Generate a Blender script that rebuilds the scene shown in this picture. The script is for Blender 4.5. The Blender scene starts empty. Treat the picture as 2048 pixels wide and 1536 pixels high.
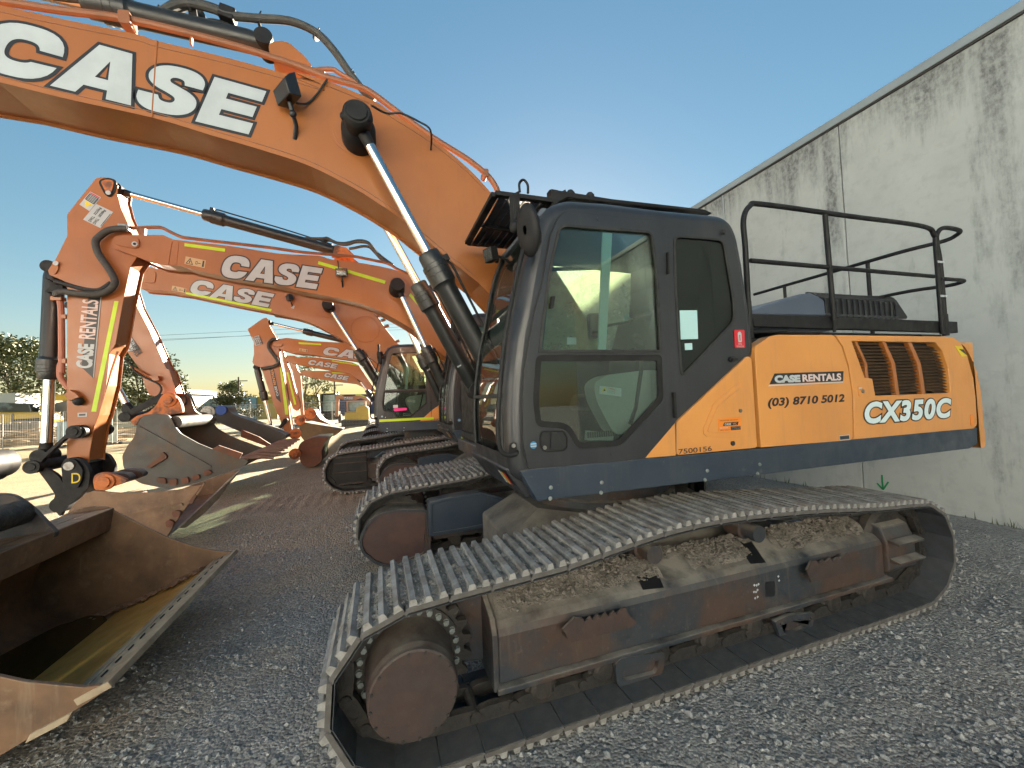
import bpy, bmesh, math, random
import numpy as np
from mathutils import Vector, Matrix, noise
from mathutils.geometry import tessellate_polygon

# ------------------------------------------------------------------ camera, sky, sun, exposure
# world axes: +x runs along the excavators towards the wall, +y along the row of machines, z up
scn = bpy.context.scene
COL = scn.collection
R = math.radians
YAW, PITCH, ROLL = R(71.3), R(1.98), R(-2.34)
cam_d = bpy.data.cameras.new("camera"); cam = bpy.data.objects.new("camera", cam_d); COL.objects.link(cam)
fw = Vector((math.cos(YAW)*math.cos(PITCH), math.sin(YAW)*math.cos(PITCH), math.sin(PITCH)))
rt0 = Vector((math.sin(YAW), -math.cos(YAW), 0)); up0 = rt0.cross(fw)
rt = math.cos(ROLL)*rt0 + math.sin(ROLL)*up0
up = -math.sin(ROLL)*rt0 + math.cos(ROLL)*up0
mw = Matrix((rt, up, -fw)).transposed().to_4x4(); mw.translation = Vector((0, 0, 1.85))
cam.matrix_world = mw
cam_d.sensor_fit = 'HORIZONTAL'; cam_d.sensor_width = 36.0; cam_d.lens = 36.0*795/2048
cam_d.clip_start = 0.05; cam_d.clip_end = 4000
scn.camera = cam

SUN_AZ, SUN_EL = R(65), R(15.6)
sun_dir = Vector((math.cos(SUN_AZ)*math.cos(SUN_EL), math.sin(SUN_AZ)*math.cos(SUN_EL), math.sin(SUN_EL)))
world = bpy.data.worlds.new("World"); scn.world = world; world.use_nodes = True
wn = world.node_tree
for n in list(wn.nodes): wn.nodes.remove(n)
sky = wn.nodes.new("ShaderNodeTexSky"); sky.sky_type = 'NISHITA'; sky.sun_disc = False
sky.sun_elevation = SUN_EL; sky.sun_rotation = R(90) - SUN_AZ
sky.altitude = 50; sky.air_density = 1.4; sky.dust_density = 0.2; sky.ozone_density = 2.8
bgn = wn.nodes.new("ShaderNodeBackground"); bgn.inputs["Strength"].default_value = 0.05
won = wn.nodes.new("ShaderNodeOutputWorld")
gam = wn.nodes.new("ShaderNodeGamma"); gam.inputs[1].default_value = .67      # the phone's flattened contrast
hsv = wn.nodes.new("ShaderNodeHueSaturation"); hsv.inputs["Saturation"].default_value = 1.4; hsv.inputs["Hue"].default_value = .493; hsv.inputs["Value"].default_value = .63
wn.links.new(sky.outputs[0], gam.inputs[0]); wn.links.new(gam.outputs[0], hsv.inputs["Color"]); wn.links.new(hsv.outputs[0], bgn.inputs[0]); wn.links.new(bgn.outputs[0], won.inputs[0])
sd = bpy.data.lights.new("sun", 'SUN'); sd.energy = 5.0; sd.angle = R(0.5); sd.color = (1.0, 0.86, 0.66)
so = bpy.data.objects.new("sun", sd); COL.objects.link(so)
so.rotation_euler = sun_dir.to_track_quat('Z', 'Y').to_euler(); so.location = (20, 20, 30)
scn.view_settings.view_transform = 'Standard'; scn.view_settings.look = 'None'
scn.view_settings.gamma = 1.0; scn.view_settings.exposure = 3.0
scn.cycles.max_bounces = 8; scn.cycles.transparent_max_bounces = 16
scn.cycles.caustics_reflective = False; scn.cycles.caustics_refractive = False

# ------------------------------------------------------------------ materials
MATS = {}
def S(r, g, b):
    f = lambda c: (c/255)/12.92 if c <= 10 else ((c/255+0.055)/1.055)**2.4
    return (f(r), f(g), f(b))
def pmat(name, c1, c2=None, scale=3.0, lo=.4, hi=.65, rough=.5, rough2=None, metal=0.0, bump=0.0, bscale=40.0,
         dust=0.0, dustc=(.30, .27, .22), coat=0.0, stretch=(1, 1, 1), spec=.5, streak=None, sk=(.5, .7), c3=None, s3=30.0, l3=.6, h3=.7, bdist=.01):
    m = bpy.data.materials.new(name); m.use_nodes = True; t = m.node_tree; N = t.nodes; L = t.links
    p = N["Principled BSDF"]
    p.inputs["Roughness"].default_value = rough; p.inputs["Metallic"].default_value = metal
    p.inputs["Coat Weight"].default_value = coat; p.inputs["Coat Roughness"].default_value = .12
    p.inputs["Specular IOR Level"].default_value = spec
    tc = N.new("ShaderNodeTexCoord"); mp = N.new("ShaderNodeMapping"); mp.inputs["Scale"].default_value = stretch
    L.new(tc.outputs["Object"], mp.inputs["Vector"]); vec = mp.outputs[0]
    def nz(sc, det=5, ro=.6):
        n = N.new("ShaderNodeTexNoise"); n.inputs["Scale"].default_value = sc; n.inputs["Detail"].default_value = det
        n.inputs["Roughness"].default_value = ro; L.new(vec, n.inputs["Vector"]); return n.outputs["Fac"]
    def ramp(src, a, b):
        r = N.new("ShaderNodeMapRange"); r.inputs["From Min"].default_value = a; r.inputs["From Max"].default_value = b
        L.new(src, r.inputs["Value"]); return r.outputs[0]
    def mix(fac, a, b):
        x = N.new("ShaderNodeMix"); x.data_type = 'RGBA'; L.new(fac, x.inputs[0])
        for i, c in ((6, a), (7, b)):
            if isinstance(c, tuple): x.inputs[i].default_value = (*c, 1)
            else: L.new(c, x.inputs[i])
        return x.outputs[2]
    col = c1; f = None
    if c2:
        f = ramp(nz(scale), lo, hi); col = mix(f, c1, c2)
    if c3:
        col = mix(ramp(nz(s3, 8, .7), l3, h3), col, c3)
    if streak:
        m3 = N.new("ShaderNodeMapping"); m3.inputs["Scale"].default_value = (1, 1, .10); L.new(tc.outputs["Object"], m3.inputs["Vector"])
        n3 = N.new("ShaderNodeTexNoise"); n3.inputs["Scale"].default_value = 9; n3.inputs["Detail"].default_value = 7; n3.inputs["Roughness"].default_value = .7; L.new(m3.outputs[0], n3.inputs["Vector"])
        col = mix(ramp(n3.outputs["Fac"], *sk), col, streak)
    if dust:
        g = N.new("ShaderNodeNewGeometry"); sp = N.new("ShaderNodeSeparateXYZ"); L.new(g.outputs["Normal"], sp.inputs[0])
        u = ramp(sp.outputs[2], .3, .95); n2 = ramp(nz(5, 6), .3, .6)
        mu = N.new("ShaderNodeMath"); mu.operation = 'MULTIPLY'; L.new(u, mu.inputs[0]); L.new(n2, mu.inputs[1])
        m2 = N.new("ShaderNodeMath"); m2.operation = 'MULTIPLY'; L.new(mu.outputs[0], m2.inputs[0]); m2.inputs[1].default_value = dust
        col = mix(m2.outputs[0], col, dustc)
    if isinstance(col, tuple): p.inputs["Base Color"].default_value = (*col, 1)
    else: L.new(col, p.inputs["Base Color"])
    if rough2 is not None:
        r = N.new("ShaderNodeMapRange"); r.inputs["To Min"].default_value = rough; r.inputs["To Max"].default_value = rough2
        L.new(nz(scale*2.3), r.inputs["Value"]); r.inputs["From Min"].default_value = .35; r.inputs["From Max"].default_value = .65
        L.new(r.outputs[0], p.inputs["Roughness"])
    if bump:
        b = N.new("ShaderNodeBump"); b.inputs["Strength"].default_value = bump; b.inputs["Distance"].default_value = bdist
        L.new(nz(bscale, 6, .65), b.inputs["Height"]); L.new(b.outputs[0], p.inputs["Normal"])
    MATS[name] = m
    return m

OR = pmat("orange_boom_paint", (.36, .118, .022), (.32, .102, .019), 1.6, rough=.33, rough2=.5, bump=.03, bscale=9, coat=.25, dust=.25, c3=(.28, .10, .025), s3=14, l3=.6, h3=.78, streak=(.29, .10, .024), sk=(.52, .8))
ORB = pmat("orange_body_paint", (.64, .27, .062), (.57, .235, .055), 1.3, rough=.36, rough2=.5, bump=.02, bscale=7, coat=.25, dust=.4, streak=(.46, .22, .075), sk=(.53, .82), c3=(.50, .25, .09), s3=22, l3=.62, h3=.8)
ORR = pmat("worn_orange_paint", (.55, .16, .035), (.16, .07, .04), 5, lo=.48, hi=.62, rough=.5, rough2=.75, bump=.3, bscale=50, dust=.3)
CHAR = pmat("charcoal_cab_paint", (.017, .019, .023), (.023, .025, .029), 2, rough=.32, rough2=.5, bump=.02, bscale=8, coat=.15, dust=.35, streak=(.035, .036, .038), sk=(.5, .8), dustc=(.22, .21, .19))
NAVY = pmat("dark_blue_frame_paint", (.017, .030, .050), (.028, .040, .058), 3, streak=(.05, .055, .06), sk=(.54, .8), rough=.4, rough2=.6, coat=.1, dust=.5, c3=(.10, .10, .09), s3=9, l3=.62, h3=.78)
BLK = pmat("black_paint", (.010, .010, .011), (.017, .017, .017), 6, rough=.5, rough2=.7, spec=.3, dust=.15, dustc=(.12, .11, .10))
CYL = pmat("cylinder_black_paint", (.014, .016, .016), (.022, .023, .022), 4, rough=.28, rough2=.42, dust=.2)
RUB = pmat("black_rubber", (.016, .017, .017), (.03, .03, .028), 12, rough=.6, rough2=.75, bump=.05, bscale=90)
HOSE = pmat("dusty_hose_rubber", (.045, .047, .045), (.07, .07, .063), 12, rough=.6, rough2=.8)
CHR = pmat("chrome_rod", (.62, .62, .61), None, rough=.12, metal=1.0)
STL = pmat("bolt_steel", (.30, .30, .29), (.18, .16, .14), 20, rough=.4, metal=.8)
BOLT = pmat("galvanised_bolt", (.30, .34, .33), (.18, .19, .18), 30, rough=.45, metal=.5)
HIV = pmat("reflective_yellow_tape", (.50, .72, .0), (.45, .66, .0), 8, rough=.35)
WHT = pmat("white_decal", (.46, .50, .51), (.41, .445, .455), 5, rough=.4)
DBK = pmat("black_decal", (.013, .014, .016), None, rough=.4)
RED = pmat("red_sign", (.55, .02, .03), None, rough=.4)
YEL = pmat("yellow_decal", (.72, .55, .02), (.65, .48, .02), 9, rough=.45)
ORD = pmat("orange_decal", (.75, .22, .02), None, rough=.45)
BEIGE = pmat("beige_decal", (.52, .36, .18), None, rough=.5)
PINK = pmat("pink_tag", (.80, .03, .30), None, rough=.5)
MUD = pmat("caked_mud", (.36, .345, .31), (.20, .19, .168), 13, rough=.95, bump=1.0, bscale=50, c3=(.52, .51, .47), s3=48, l3=.54, h3=.64, bdist=.04, spec=.2)
PAD = pmat("track_shoe_steel", (.12, .115, .11), (.08, .07, .06), 9, rough=.6, rough2=.85, bump=.35, bscale=70, dust=.9, dustc=(.28, .27, .25), metal=.15)
PADW = pmat("worn_grouser_steel", (.36, .355, .34), (.20, .185, .165), 12, rough=.5, rough2=.75, bump=.3, bscale=60, metal=.25)
PADI = pmat("shoe_back_steel", (.040, .046, .054), (.028, .029, .030), 6, rough=.45, rough2=.7, bump=.15, bscale=50, dust=.35, dustc=(.2, .19, .17))
FRM = pmat("dirty_track_frame", (.026, .031, .038), (.060, .036, .026), 2.2, lo=.45, hi=.6, rough=.5, rough2=.75, bump=.3, bscale=45, dust=1.0, dustc=(.24, .22, .185), c3=(.09, .075, .06), s3=26, l3=.58, h3=.72, streak=(.10, .085, .065), sk=(.56, .78))
RST = pmat("rusty_brown_steel", (.050, .030, .025), (.036, .027, .024), 5, rough=.6, rough2=.85, bump=.25, bscale=60, c3=(.085, .06, .045), s3=35, l3=.6, h3=.75, dust=.5)
CHN = pmat("greasy_chain_steel", (.018, .017, .016), (.036, .029, .024), 11, rough=.5, rough2=.8, bump=.6, bscale=45, dust=.45, dustc=(.13, .115, .095))
BKT = pmat("brown_bucket_steel", (.22, .125, .068), (.13, .078, .048), 4, rough=.42, rough2=.62, bump=.15, bscale=40, c3=(.25, .17, .105), s3=12, l3=.56, h3=.75, metal=.15, streak=(.30, .22, .15), sk=(.58, .8))
BKG = pmat("grey_bucket_steel", (.075, .075, .07), (.10, .07, .048), 3, lo=.5, hi=.7, rough=.45, rough2=.65, bump=.15, bscale=40, c3=(.13, .12, .10), s3=14, l3=.58, h3=.75, metal=.2)
BKR = pmat("rust_red_bucket_steel", (.15, .055, .03), (.10, .05, .03), 5, rough=.6, rough2=.8, bump=.2, bscale=40)
BKO = pmat("ochre_bucket_floor", (.60, .31, .075), (.46, .22, .05), 4, rough=.35, rough2=.6, bump=.08, bscale=30)
LIP = pmat("polished_cutting_edge", (.42, .33, .22), (.28, .21, .14), 8, rough=.45, rough2=.65, metal=.15, bump=.1, bscale=50)
GREY = pmat("cab_plastic_grey", (.27, .29, .28), (.24, .26, .25), 4, rough=.6)
SEAT = pmat("seat_fabric", (.02, .021, .023), (.03, .03, .032), 30, rough=.9)
BLUEH = pmat("blue_grey_hood_paint", (.075, .10, .15), (.09, .115, .16), 3, rough=.35, coat=.2, dust=.5, dustc=(.25, .25, .24))
VENT = pmat("dusty_slat_metal", (.05, .03, .016), (.10, .055, .024), 8, rough=.6, rough2=.8)

def glassmat(name, tint, dirt=.06, dirtc=(.55, .55, .45), gl=1.0, dscale=3):
    m = bpy.data.materials.new(name); m.use_nodes = True; t = m.node_tree; N = t.nodes; L = t.links
    for n in list(N): N.remove(n)
    out = N.new("ShaderNodeOutputMaterial"); tr = N.new("ShaderNodeBsdfTransparent"); tr.inputs[0].default_value = (*tint, 1)
    g = N.new("ShaderNodeBsdfGlossy"); g.inputs["Roughness"].default_value = .015; g.inputs[0].default_value = (1, 1, 1, 1)
    fr = N.new("ShaderNodeFresnel"); fr.inputs[0].default_value = 1.55
    mul = N.new("ShaderNodeMath"); mul.operation = 'MULTIPLY'; mul.inputs[1].default_value = gl; L.new(fr.outputs[0], mul.inputs[0])
    mx = N.new("ShaderNodeMixShader"); L.new(mul.outputs[0], mx.inputs[0]); L.new(tr.outputs[0], mx.inputs[1]); L.new(g.outputs[0], mx.inputs[2])
    df = N.new("ShaderNodeBsdfDiffuse"); df.inputs[0].default_value = (*dirtc, 1)
    tl = N.new("ShaderNodeBsdfTranslucent"); tl.inputs[0].default_value = (*dirtc, 1)
    dm = N.new("ShaderNodeMixShader"); dm.inputs[0].default_value = .6; L.new(df.outputs[0], dm.inputs[1]); L.new(tl.outputs[0], dm.inputs[2])
    tc = N.new("ShaderNodeTexCoord"); nz = N.new("ShaderNodeTexNoise"); nz.inputs["Scale"].default_value = dscale; nz.inputs["Detail"].default_value = 8
    nz.inputs["Roughness"].default_value = .7
    L.new(tc.outputs["Object"], nz.inputs["Vector"]); r = N.new("ShaderNodeMapRange"); r.inputs["From Min"].default_value = .35; r.inputs["From Max"].default_value = .7
    r.inputs["To Min"].default_value = dirt*.3; r.inputs["To Max"].default_value = dirt; L.new(nz.outputs["Fac"], r.inputs["Value"])
    m2 = N.new("ShaderNodeMixShader"); L.new(r.outputs[0], m2.inputs[0]); L.new(mx.outputs[0], m2.inputs[1]); L.new(dm.outputs[0], m2.inputs[2])
    L.new(m2.outputs[0], out.inputs[0]); MATS[name] = m
    return m
GLS = glassmat("cab_glass", (.72, .82, .78), .05, gl=.75)
GLD = glassmat("tinted_rear_glass", (.25, .29, .28), .02, gl=.5)
GLF = glassmat("dusty_far_glass", (.78, .84, .78), .55, (.72, .74, .52), dscale=2.2, gl=.5)
LENS = glassmat("lamp_lens", (.8, .8, .78), .35, (.6, .6, .58))

# ------------------------------------------------------------------ geometry helpers
X, Y, Z = Vector((1, 0, 0)), Vector((0, 1, 0)), Vector((0, 0, 1))
OFF = {}
def smooth_path(pts, k=6, closed=False):
    P = [Vector(p) for p in pts]
    n = len(P); out = []
    rng = range(n) if closed else range(n-1)
    for i in rng:
        if closed: a, b, c, d = P[(i-1) % n], P[i], P[(i+1) % n], P[(i+2) % n]
        else: a, b, c, d = P[max(i-1, 0)], P[i], P[i+1], P[min(i+2, n-1)]
        for j in range(k):
            t = j/k
            out.append(.5*((2*b)+(c-a)*t+(2*a-5*b+4*c-d)*t*t+(3*b-a-3*c+d)*t**3))
    if not closed: out.append(P[-1])
    return out
def smooth2(pts, k=4):
    return [(p.x, p.z) for p in smooth_path([(a, 0, b) for a, b in pts], k)]
def round_poly(pts, r=.05, n=4, sel=None):
    """round the corners of a closed 2-D outline"""
    P = [Vector((p[0], p[1])) for p in pts]; out = []
    for i, p in enumerate(P):
        if sel is not None and i not in sel: out.append(tuple(p)); continue
        a, b = P[i-1]-p, P[(i+1) % len(P)]-p
        d = min(r, a.length*.45, b.length*.45)
        if d < 1e-5: out.append(tuple(p)); continue
        s, e = p+a.normalized()*d, p+b.normalized()*d
        for j in range(n+1):
            t = j/n; out.append(tuple((1-t)**2*s+2*t*(1-t)*p+t*t*e))
    return out
def area2(P): return sum(P[i][0]*P[(i+1) % len(P)][1]-P[(i+1) % len(P)][0]*P[i][1] for i in range(len(P)))
def inset(pts, d):
    """offset a closed outline: d > 0 inwards, d < 0 outwards"""
    P = [Vector((p[0], p[1])) for p in pts]
    Q = []
    for p in P:
        if not Q or (p-Q[-1]).length > 1e-5: Q.append(p)
    if (Q[0]-Q[-1]).length < 1e-5: Q.pop()
    P = Q; s = 1 if area2(P) > 0 else -1; out = []
    for i, p in enumerate(P):
        a = (p-P[i-1]).normalized(); b = (P[(i+1) % len(P)]-p).normalized()
        na, nb = Vector((-a.y, a.x))*s, Vector((-b.y, b.x))*s
        m = na+nb
        if m.length < 1e-4: m = na
        m.normalize(); c = max(m.dot(na), .35)
        out.append(tuple(p+m*(d/c)))
    return out
_txt = {}
def text2d(body, off=0.0, shear=0.0):
    key = (body, off, shear)
    if key not in _txt:
        c = bpy.data.curves.new("lettering", 'FONT'); c.body = body; c.offset = off; c.shear = shear; c.resolution_u = 5; c.space_character = 1.12 if body.startswith('CX') else 1.0
        o = bpy.data.objects.new("lettering", c); COL.objects.link(o)
        me = bpy.data.meshes.new_from_object(o.evaluated_get(bpy.context.evaluated_depsgraph_get()))
        v = [(a.co.x, a.co.y) for a in me.vertices]; f = [tuple(p.vertices) for p in me.polygons]
        bpy.data.objects.remove(o); bpy.data.curves.remove(c); bpy.data.meshes.remove(me); _txt[key] = (v, f)
    return _txt[key]

def letter_C():
    o, i = [], []
    for k in range(33):
        for L, rx, ry, a0, a1 in ((o, .60, .50, .16, 2*math.pi-.30), (i, .245, .215, .40, 2*math.pi-.76)):
            t = a0+(a1-a0)*k/32; c, s = math.cos(t), math.sin(t); q = (abs(c)**2.6+abs(s)**2.6)**(-1/2.6)
            L.append((.62+rx*q*c, .5+ry*q*s))
    return [(o+i[::-1], [])], 1.22
def letter_A(): return [([(0, 0), (.40, 0), (.47, .17), (.86, .17), (.90, 0), (1.33, 0), (.98, 1), (.42, 1)], [[(.58, .37), (.80, .37), (.70, .74)]])], 1.30
def letter_S():
    a = [(1.06, .66), (1.05, .80), (.95, .92), (.78, .985), (.55, 1.0), (.30, .97), (.12, .88), (.05, .74), (.10, .60), (.25, .50), (.48, .43), (.62, .375), (.66, .31), (.62, .25), (.52, .235), (.41, .26), (.35, .34)]
    b = [(.0, .34), (.02, .20), (.12, .08), (.30, .01), (.55, 0), (.80, .03), (.98, .12), (1.06, .26), (1.02, .42), (.86, .53), (.64, .60), (.48, .65), (.44, .705), (.48, .755), (.58, .77), (.68, .74), (.72, .66)]
    return [(smooth2(a, 3)+smooth2(b, 3), [])], 1.10
def letter_E(): return [([(0, 0), (1.04, 0), (1.04, .25), (.36, .25), (.36, .38), (.98, .38), (.98, .62), (.36, .62), (.36, .75), (1.04, .75), (1.04, 1), (0, 1)], [])], 1.04

class M:
    def __init__(s): s.v = []; s.f = []; s.mi = []; s.sm = []
    def add(s, V, F, m=0, smooth=False):
        o = len(s.v); s.v += [tuple(a) for a in V]
        for q in F: s.f.append(tuple(i+o for i in q)); s.mi.append(m); s.sm.append(smooth)
        return s
    def box(s, x0, x1, y0, y1, z0, z1, m=0):
        V = [(x, y, z) for x in (x0, x1) for y in (y0, y1) for z in (z0, z1)]
        return s.add(V, [(0, 1, 3, 2), (4, 6, 7, 5), (0, 4, 5, 1), (2, 3, 7, 6), (0, 2, 6, 4), (1, 5, 7, 3)], m)
    def obox(s, c, U, V, W, m=0):
        c = Vector(c); Q = [c+a*U+b*V+d*W for a in (-1, 1) for b in (-1, 1) for d in (-1, 1)]
        return s.add(Q, [(0, 1, 3, 2), (4, 6, 7, 5), (0, 4, 5, 1), (2, 3, 7, 6), (0, 2, 6, 4), (1, 5, 7, 3)], m)
    def bar(s, a, b, w, h, m=0, side=None):
        a, b = Vector(a), Vector(b); d = (b-a); n = d.normalized()
        sd = Vector(side) if side else (Y if abs(n.y) < .9 else Z)
        u = n.cross(sd).normalized(); v = u.cross(n).normalized()
        return s.obox((a+b)/2, d/2, u*h/2, v*w/2, m)
    def slab(s, poly, d0, d1, holes=(), m=0, o=(0, 0, 0), U=X, V=Z, W=Y, side=True, mside=None):
        """flat outline (with holes) in the U,V plane given thickness d0..d1 along W"""
        o = Vector(o); loops = [list(poly)]+[list(h) for h in holes]
        tri = tessellate_polygon([[Vector((p[0], p[1], 0)) for p in l] for l in loops])
        flat = [p for l in loops for p in l]; n = len(flat)
        A = [o+U*p[0]+V*p[1]+W*d0 for p in flat]; B = [o+U*p[0]+V*p[1]+W*d1 for p in flat]
        F = [tuple(t) for t in tri]+[tuple(i+n for i in reversed(t)) for t in tri]
        s.add(A+B, F, m)
        k = 0; base = len(s.v)-2*n; ms = m if mside is None else mside
        for l in loops:
            q = len(l)
            for i in range(q):
                a, b = k+i, k+(i+1) % q
                s.f.append((base+a, base+b, base+b+n, base+a+n)); s.mi.append(ms); s.sm.append(False)
            k += q
        return s
    def face(s, poly, holes=(), m=0, o=(0, 0, 0), U=X, V=Z, W=Y, d=0.0):
        o = Vector(o); loops = [list(poly)]+[list(h) for h in holes]
        tri = tessellate_polygon([[Vector((p[0], p[1], 0)) for p in l] for l in loops])
        return s.add([o+U*p[0]+V*p[1]+W*d for l in loops for p in l], [tuple(t) for t in tri], m)
    def ring(s, poly, w, d0, d1, m=0): return s.slab(poly, d0, d1, [inset(poly, w)], m)
    def cyl(s, a, b, r, r2=None, n=24, m=0, cap=True):
        return s.lathe([(r, 0), (r if r2 is None else r2, 1)], a, b, n, m, cap, True)
    def lathe(s, prof, a, b, n=24, m=0, cap=True, rel=False, smooth=True):
        """rings (radius, distance along a->b) turned round the axis"""
        a, b = Vector(a), Vector(b); d = b-a; L = d.length; d.normalize()
        u = d.orthogonal().normalized(); w = d.cross(u)
        V, F = [], []
        for r, h in prof:
            c = a+d*(h*L if rel else h)
            V += [c+(u*math.cos(2*math.pi*k/n)+w*math.sin(2*math.pi*k/n))*r for k in range(n)]
        for i in range(len(prof)-1):
            for k in range(n):
                F.append((i*n+k, i*n+(k+1) % n, (i+1)*n+(k+1) % n, (i+1)*n+k))
        s.add(V, F, m, smooth)
        if cap:
            s.add(V[:n], [tuple(range(n))], m); s.add(V[-n:], [tuple(range(n))[::-1]], m)
        return s
    def tube(s, path, r, n=10, m=0, cap=True, closed=False):
        P = [Vector(p) for p in path]; V, F = [], []; u = None; N = len(P)
        for i, p in enumerate(P):
            d = (P[(i+1) % N] if (closed or i < N-1) else p)-(P[i-1] if (closed or i > 0) else p)
            d.normalize()
            if u is None: u = d.orthogonal().normalized()
            u = (u-d*u.dot(d)).normalized(); w = d.cross(u)
            rr = r[i] if isinstance(r, list) else r
            V += [p+(u*math.cos(2*math.pi*k/n)+w*math.sin(2*math.pi*k/n))*rr for k in range(n)]
        for i in range(N if closed else N-1):
            j = (i+1) % N
            for k in range(n): F.append((i*n+k, i*n+(k+1) % n, j*n+(k+1) % n, j*n+k))
        s.add(V, F, m, True)
        if cap and not closed: s.add(V[:n], [tuple(range(n))[::-1]], m); s.add(V[-n:], [tuple(range(n))], m)
        return s
    def pipe(s, path, r, n=8, m=0, k=5): return s.tube(smooth_path(path, k), r, n, m)
    def ball(s, c, r, n=12, m=0, sc=(1, 1, 1)):
        c = Vector(c); V, F = [], []
        h = n//2
        for i in range(h+1):
            t = math.pi*i/h
            for k in range(n):
                a = 2*math.pi*k/n
                V.append(c+Vector((math.sin(t)*math.cos(a)*sc[0], math.sin(t)*math.sin(a)*sc[1], math.cos(t)*sc[2]))*r)
        for i in range(h):
            for k in range(n): F.append((i*n+k, i*n+(k+1) % n, (i+1)*n+(k+1) % n, (i+1)*n+k))
        return s.add(V, F, m, True)
    def text(s, body, o, U, V, w, h, m=0, off=0.0, shear=0.0, lift=0.0, W=-Y, under=None):
        """lettering fitted into a w x h box whose lower-left corner is o; under=(material slot, extra weight) adds an outline behind"""
        v, f = text2d(body, off, shear)
        x0, x1 = min(a[0] for a in v), max(a[0] for a in v); y0, y1 = min(a[1] for a in v), max(a[1] for a in v)
        o = Vector(o); sx, sy = w/(x1-x0), h/(y1-y0)
        if under:
            v2, f2 = text2d(body, off+under[1], shear)
            s.add([o+U*((a[0]-x0)*sx)+V*((a[1]-y0)*sy)+W*lift for a in v2], f2, under[0])
            lift += .0015
        return s.add([o+U*((a[0]-x0)*sx)+V*((a[1]-y0)*sy)+W*lift for a in v], f, m)
    def logo(s, o, U, V, w, h, mw=0, mb=1, W=-Y, lift=.002, shear=.25, edge=.055):
        o = Vector(o); x = 0.0; items = []
        for fn, gap in ((letter_C, .02), (letter_A, .03), (letter_S, .06), (letter_E, 0)):
            polys, adv = fn(); items.append((x, polys)); x += adv+gap
        sc = w/(x+shear); 
        T = lambda L, dx: [((dx+p[0]+shear*p[1])*sc, p[1]*h) for p in L]
        for dx, polys in items:
            for outer, holes in polys:
                e = edge*h
                s.face(inset(T(outer, dx), -e), [inset(T(q, dx), e*.7) for q in holes], mb, o, U, V, W, lift)
                s.face(T(outer, dx), [T(q, dx) for q in holes], mw, o, U, V, W, lift+.002)
        return s
    def build(s, name, mats, parent=None, bevel=0.0, seg=2, angle=35, kind=None, weld=False):
        me = bpy.data.meshes.new(name); off = OFF.get(parent.name, Vector((0, 0, 0))) if parent else Vector((0, 0, 0))
        me.from_pydata([(a[0]-off.x, a[1]-off.y, a[2]-off.z) for a in s.v], [], s.f)
        for m in (mats if isinstance(mats, (list, tuple)) else [mats]): me.materials.append(m)
        me.polygons.foreach_set("material_index", s.mi); me.polygons.foreach_set("use_smooth", s.sm)
        bm = bmesh.new(); bm.from_mesh(me)
        if weld: bmesh.ops.remove_doubles(bm, verts=bm.verts, dist=1e-4)
        bmesh.ops.recalc_face_normals(bm, faces=bm.faces); bm.to_mesh(me); bm.free()
        if any(s.sm): me.set_sharp_from_angle(angle=R(angle))
        o = bpy.data.objects.new(name, me); COL.objects.link(o)
        if bevel:
            b = o.modifiers.new("bevel", 'BEVEL'); b.width = bevel; b.segments = seg; b.limit_method = 'ANGLE'; b.angle_limit = R(40)
        if parent: o.parent = parent; OFF[o.name] = off
        if kind: o["kind"] = kind
        return o
def tag(o, label, cat, group=None):
    o["label"] = label; o["category"] = cat
    if group: o["group"] = group
    return o
def thing(name, label, cat, loc, group=None):
    o = bpy.data.objects.new(name, None); o.empty_display_size = .3; COL.objects.link(o); o.location = loc
    OFF[o.name] = Vector(loc); return tag(o, label, cat, group)
def copy_parts(src, dst, skip=()):
    """copies of every part and sub-part of one thing under another"""
    for ch in src.children:
        if ch.name.split('.')[0] in skip: continue
        c = ch.copy(); COL.objects.link(c); c.parent = dst; OFF[c.name] = OFF[dst.name]
        for g in ch.children:
            if g.name.split('.')[0] in skip: continue
            d = g.copy(); COL.objects.link(d); d.parent = c; OFF[d.name] = OFF[dst.name]
def at3(p, y): return [(a, y, b) for a, b in p]
def frame(p0, p1, y):
    o = Vector((p0[0], y, p0[1])); U = Vector((p1[0]-p0[0], 0, p1[1]-p0[1])); w = U.length; U.normalize()
    return o, U, Vector((-U.z, 0, U.x)), w

# ------------------------------------------------------------------ ground, sky is the world
def ground_z(x, y):
    n = noise.noise(Vector((x*.45, y*.45, 3.1)))*.025+noise.noise(Vector((x*1.7, y*1.7, 7.7)))*.014
    n += noise.noise(Vector((x*4, y*4, 1.7)))*.010+noise.noise(Vector((x*10, y*10, 4.7)))*.007
    n += -.018*max(0, noise.noise(Vector((x*.25, y*2.2, 9.2))))
    for yt, xa, xb in ((8.55, -3.2, .2), (9.15, -2.6, -.2), (6.75, -1.9, -.3), (5.2, -1.6, -.5)):
        dy = abs(y-yt-.06*math.sin(x*1.1))
        if dy < .24 and xa < x < xb: n += (.012 if math.sin(x*31) > 0 else -.014)*min(1, (.24-dy)/.06)*min(1, (x-xa)*2, (xb-x)*2)
    d = max(0.0, min(1.0, (math.hypot(x+2, y-4)-1)/6)); return n*(.45+.55*d)-.012
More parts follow.
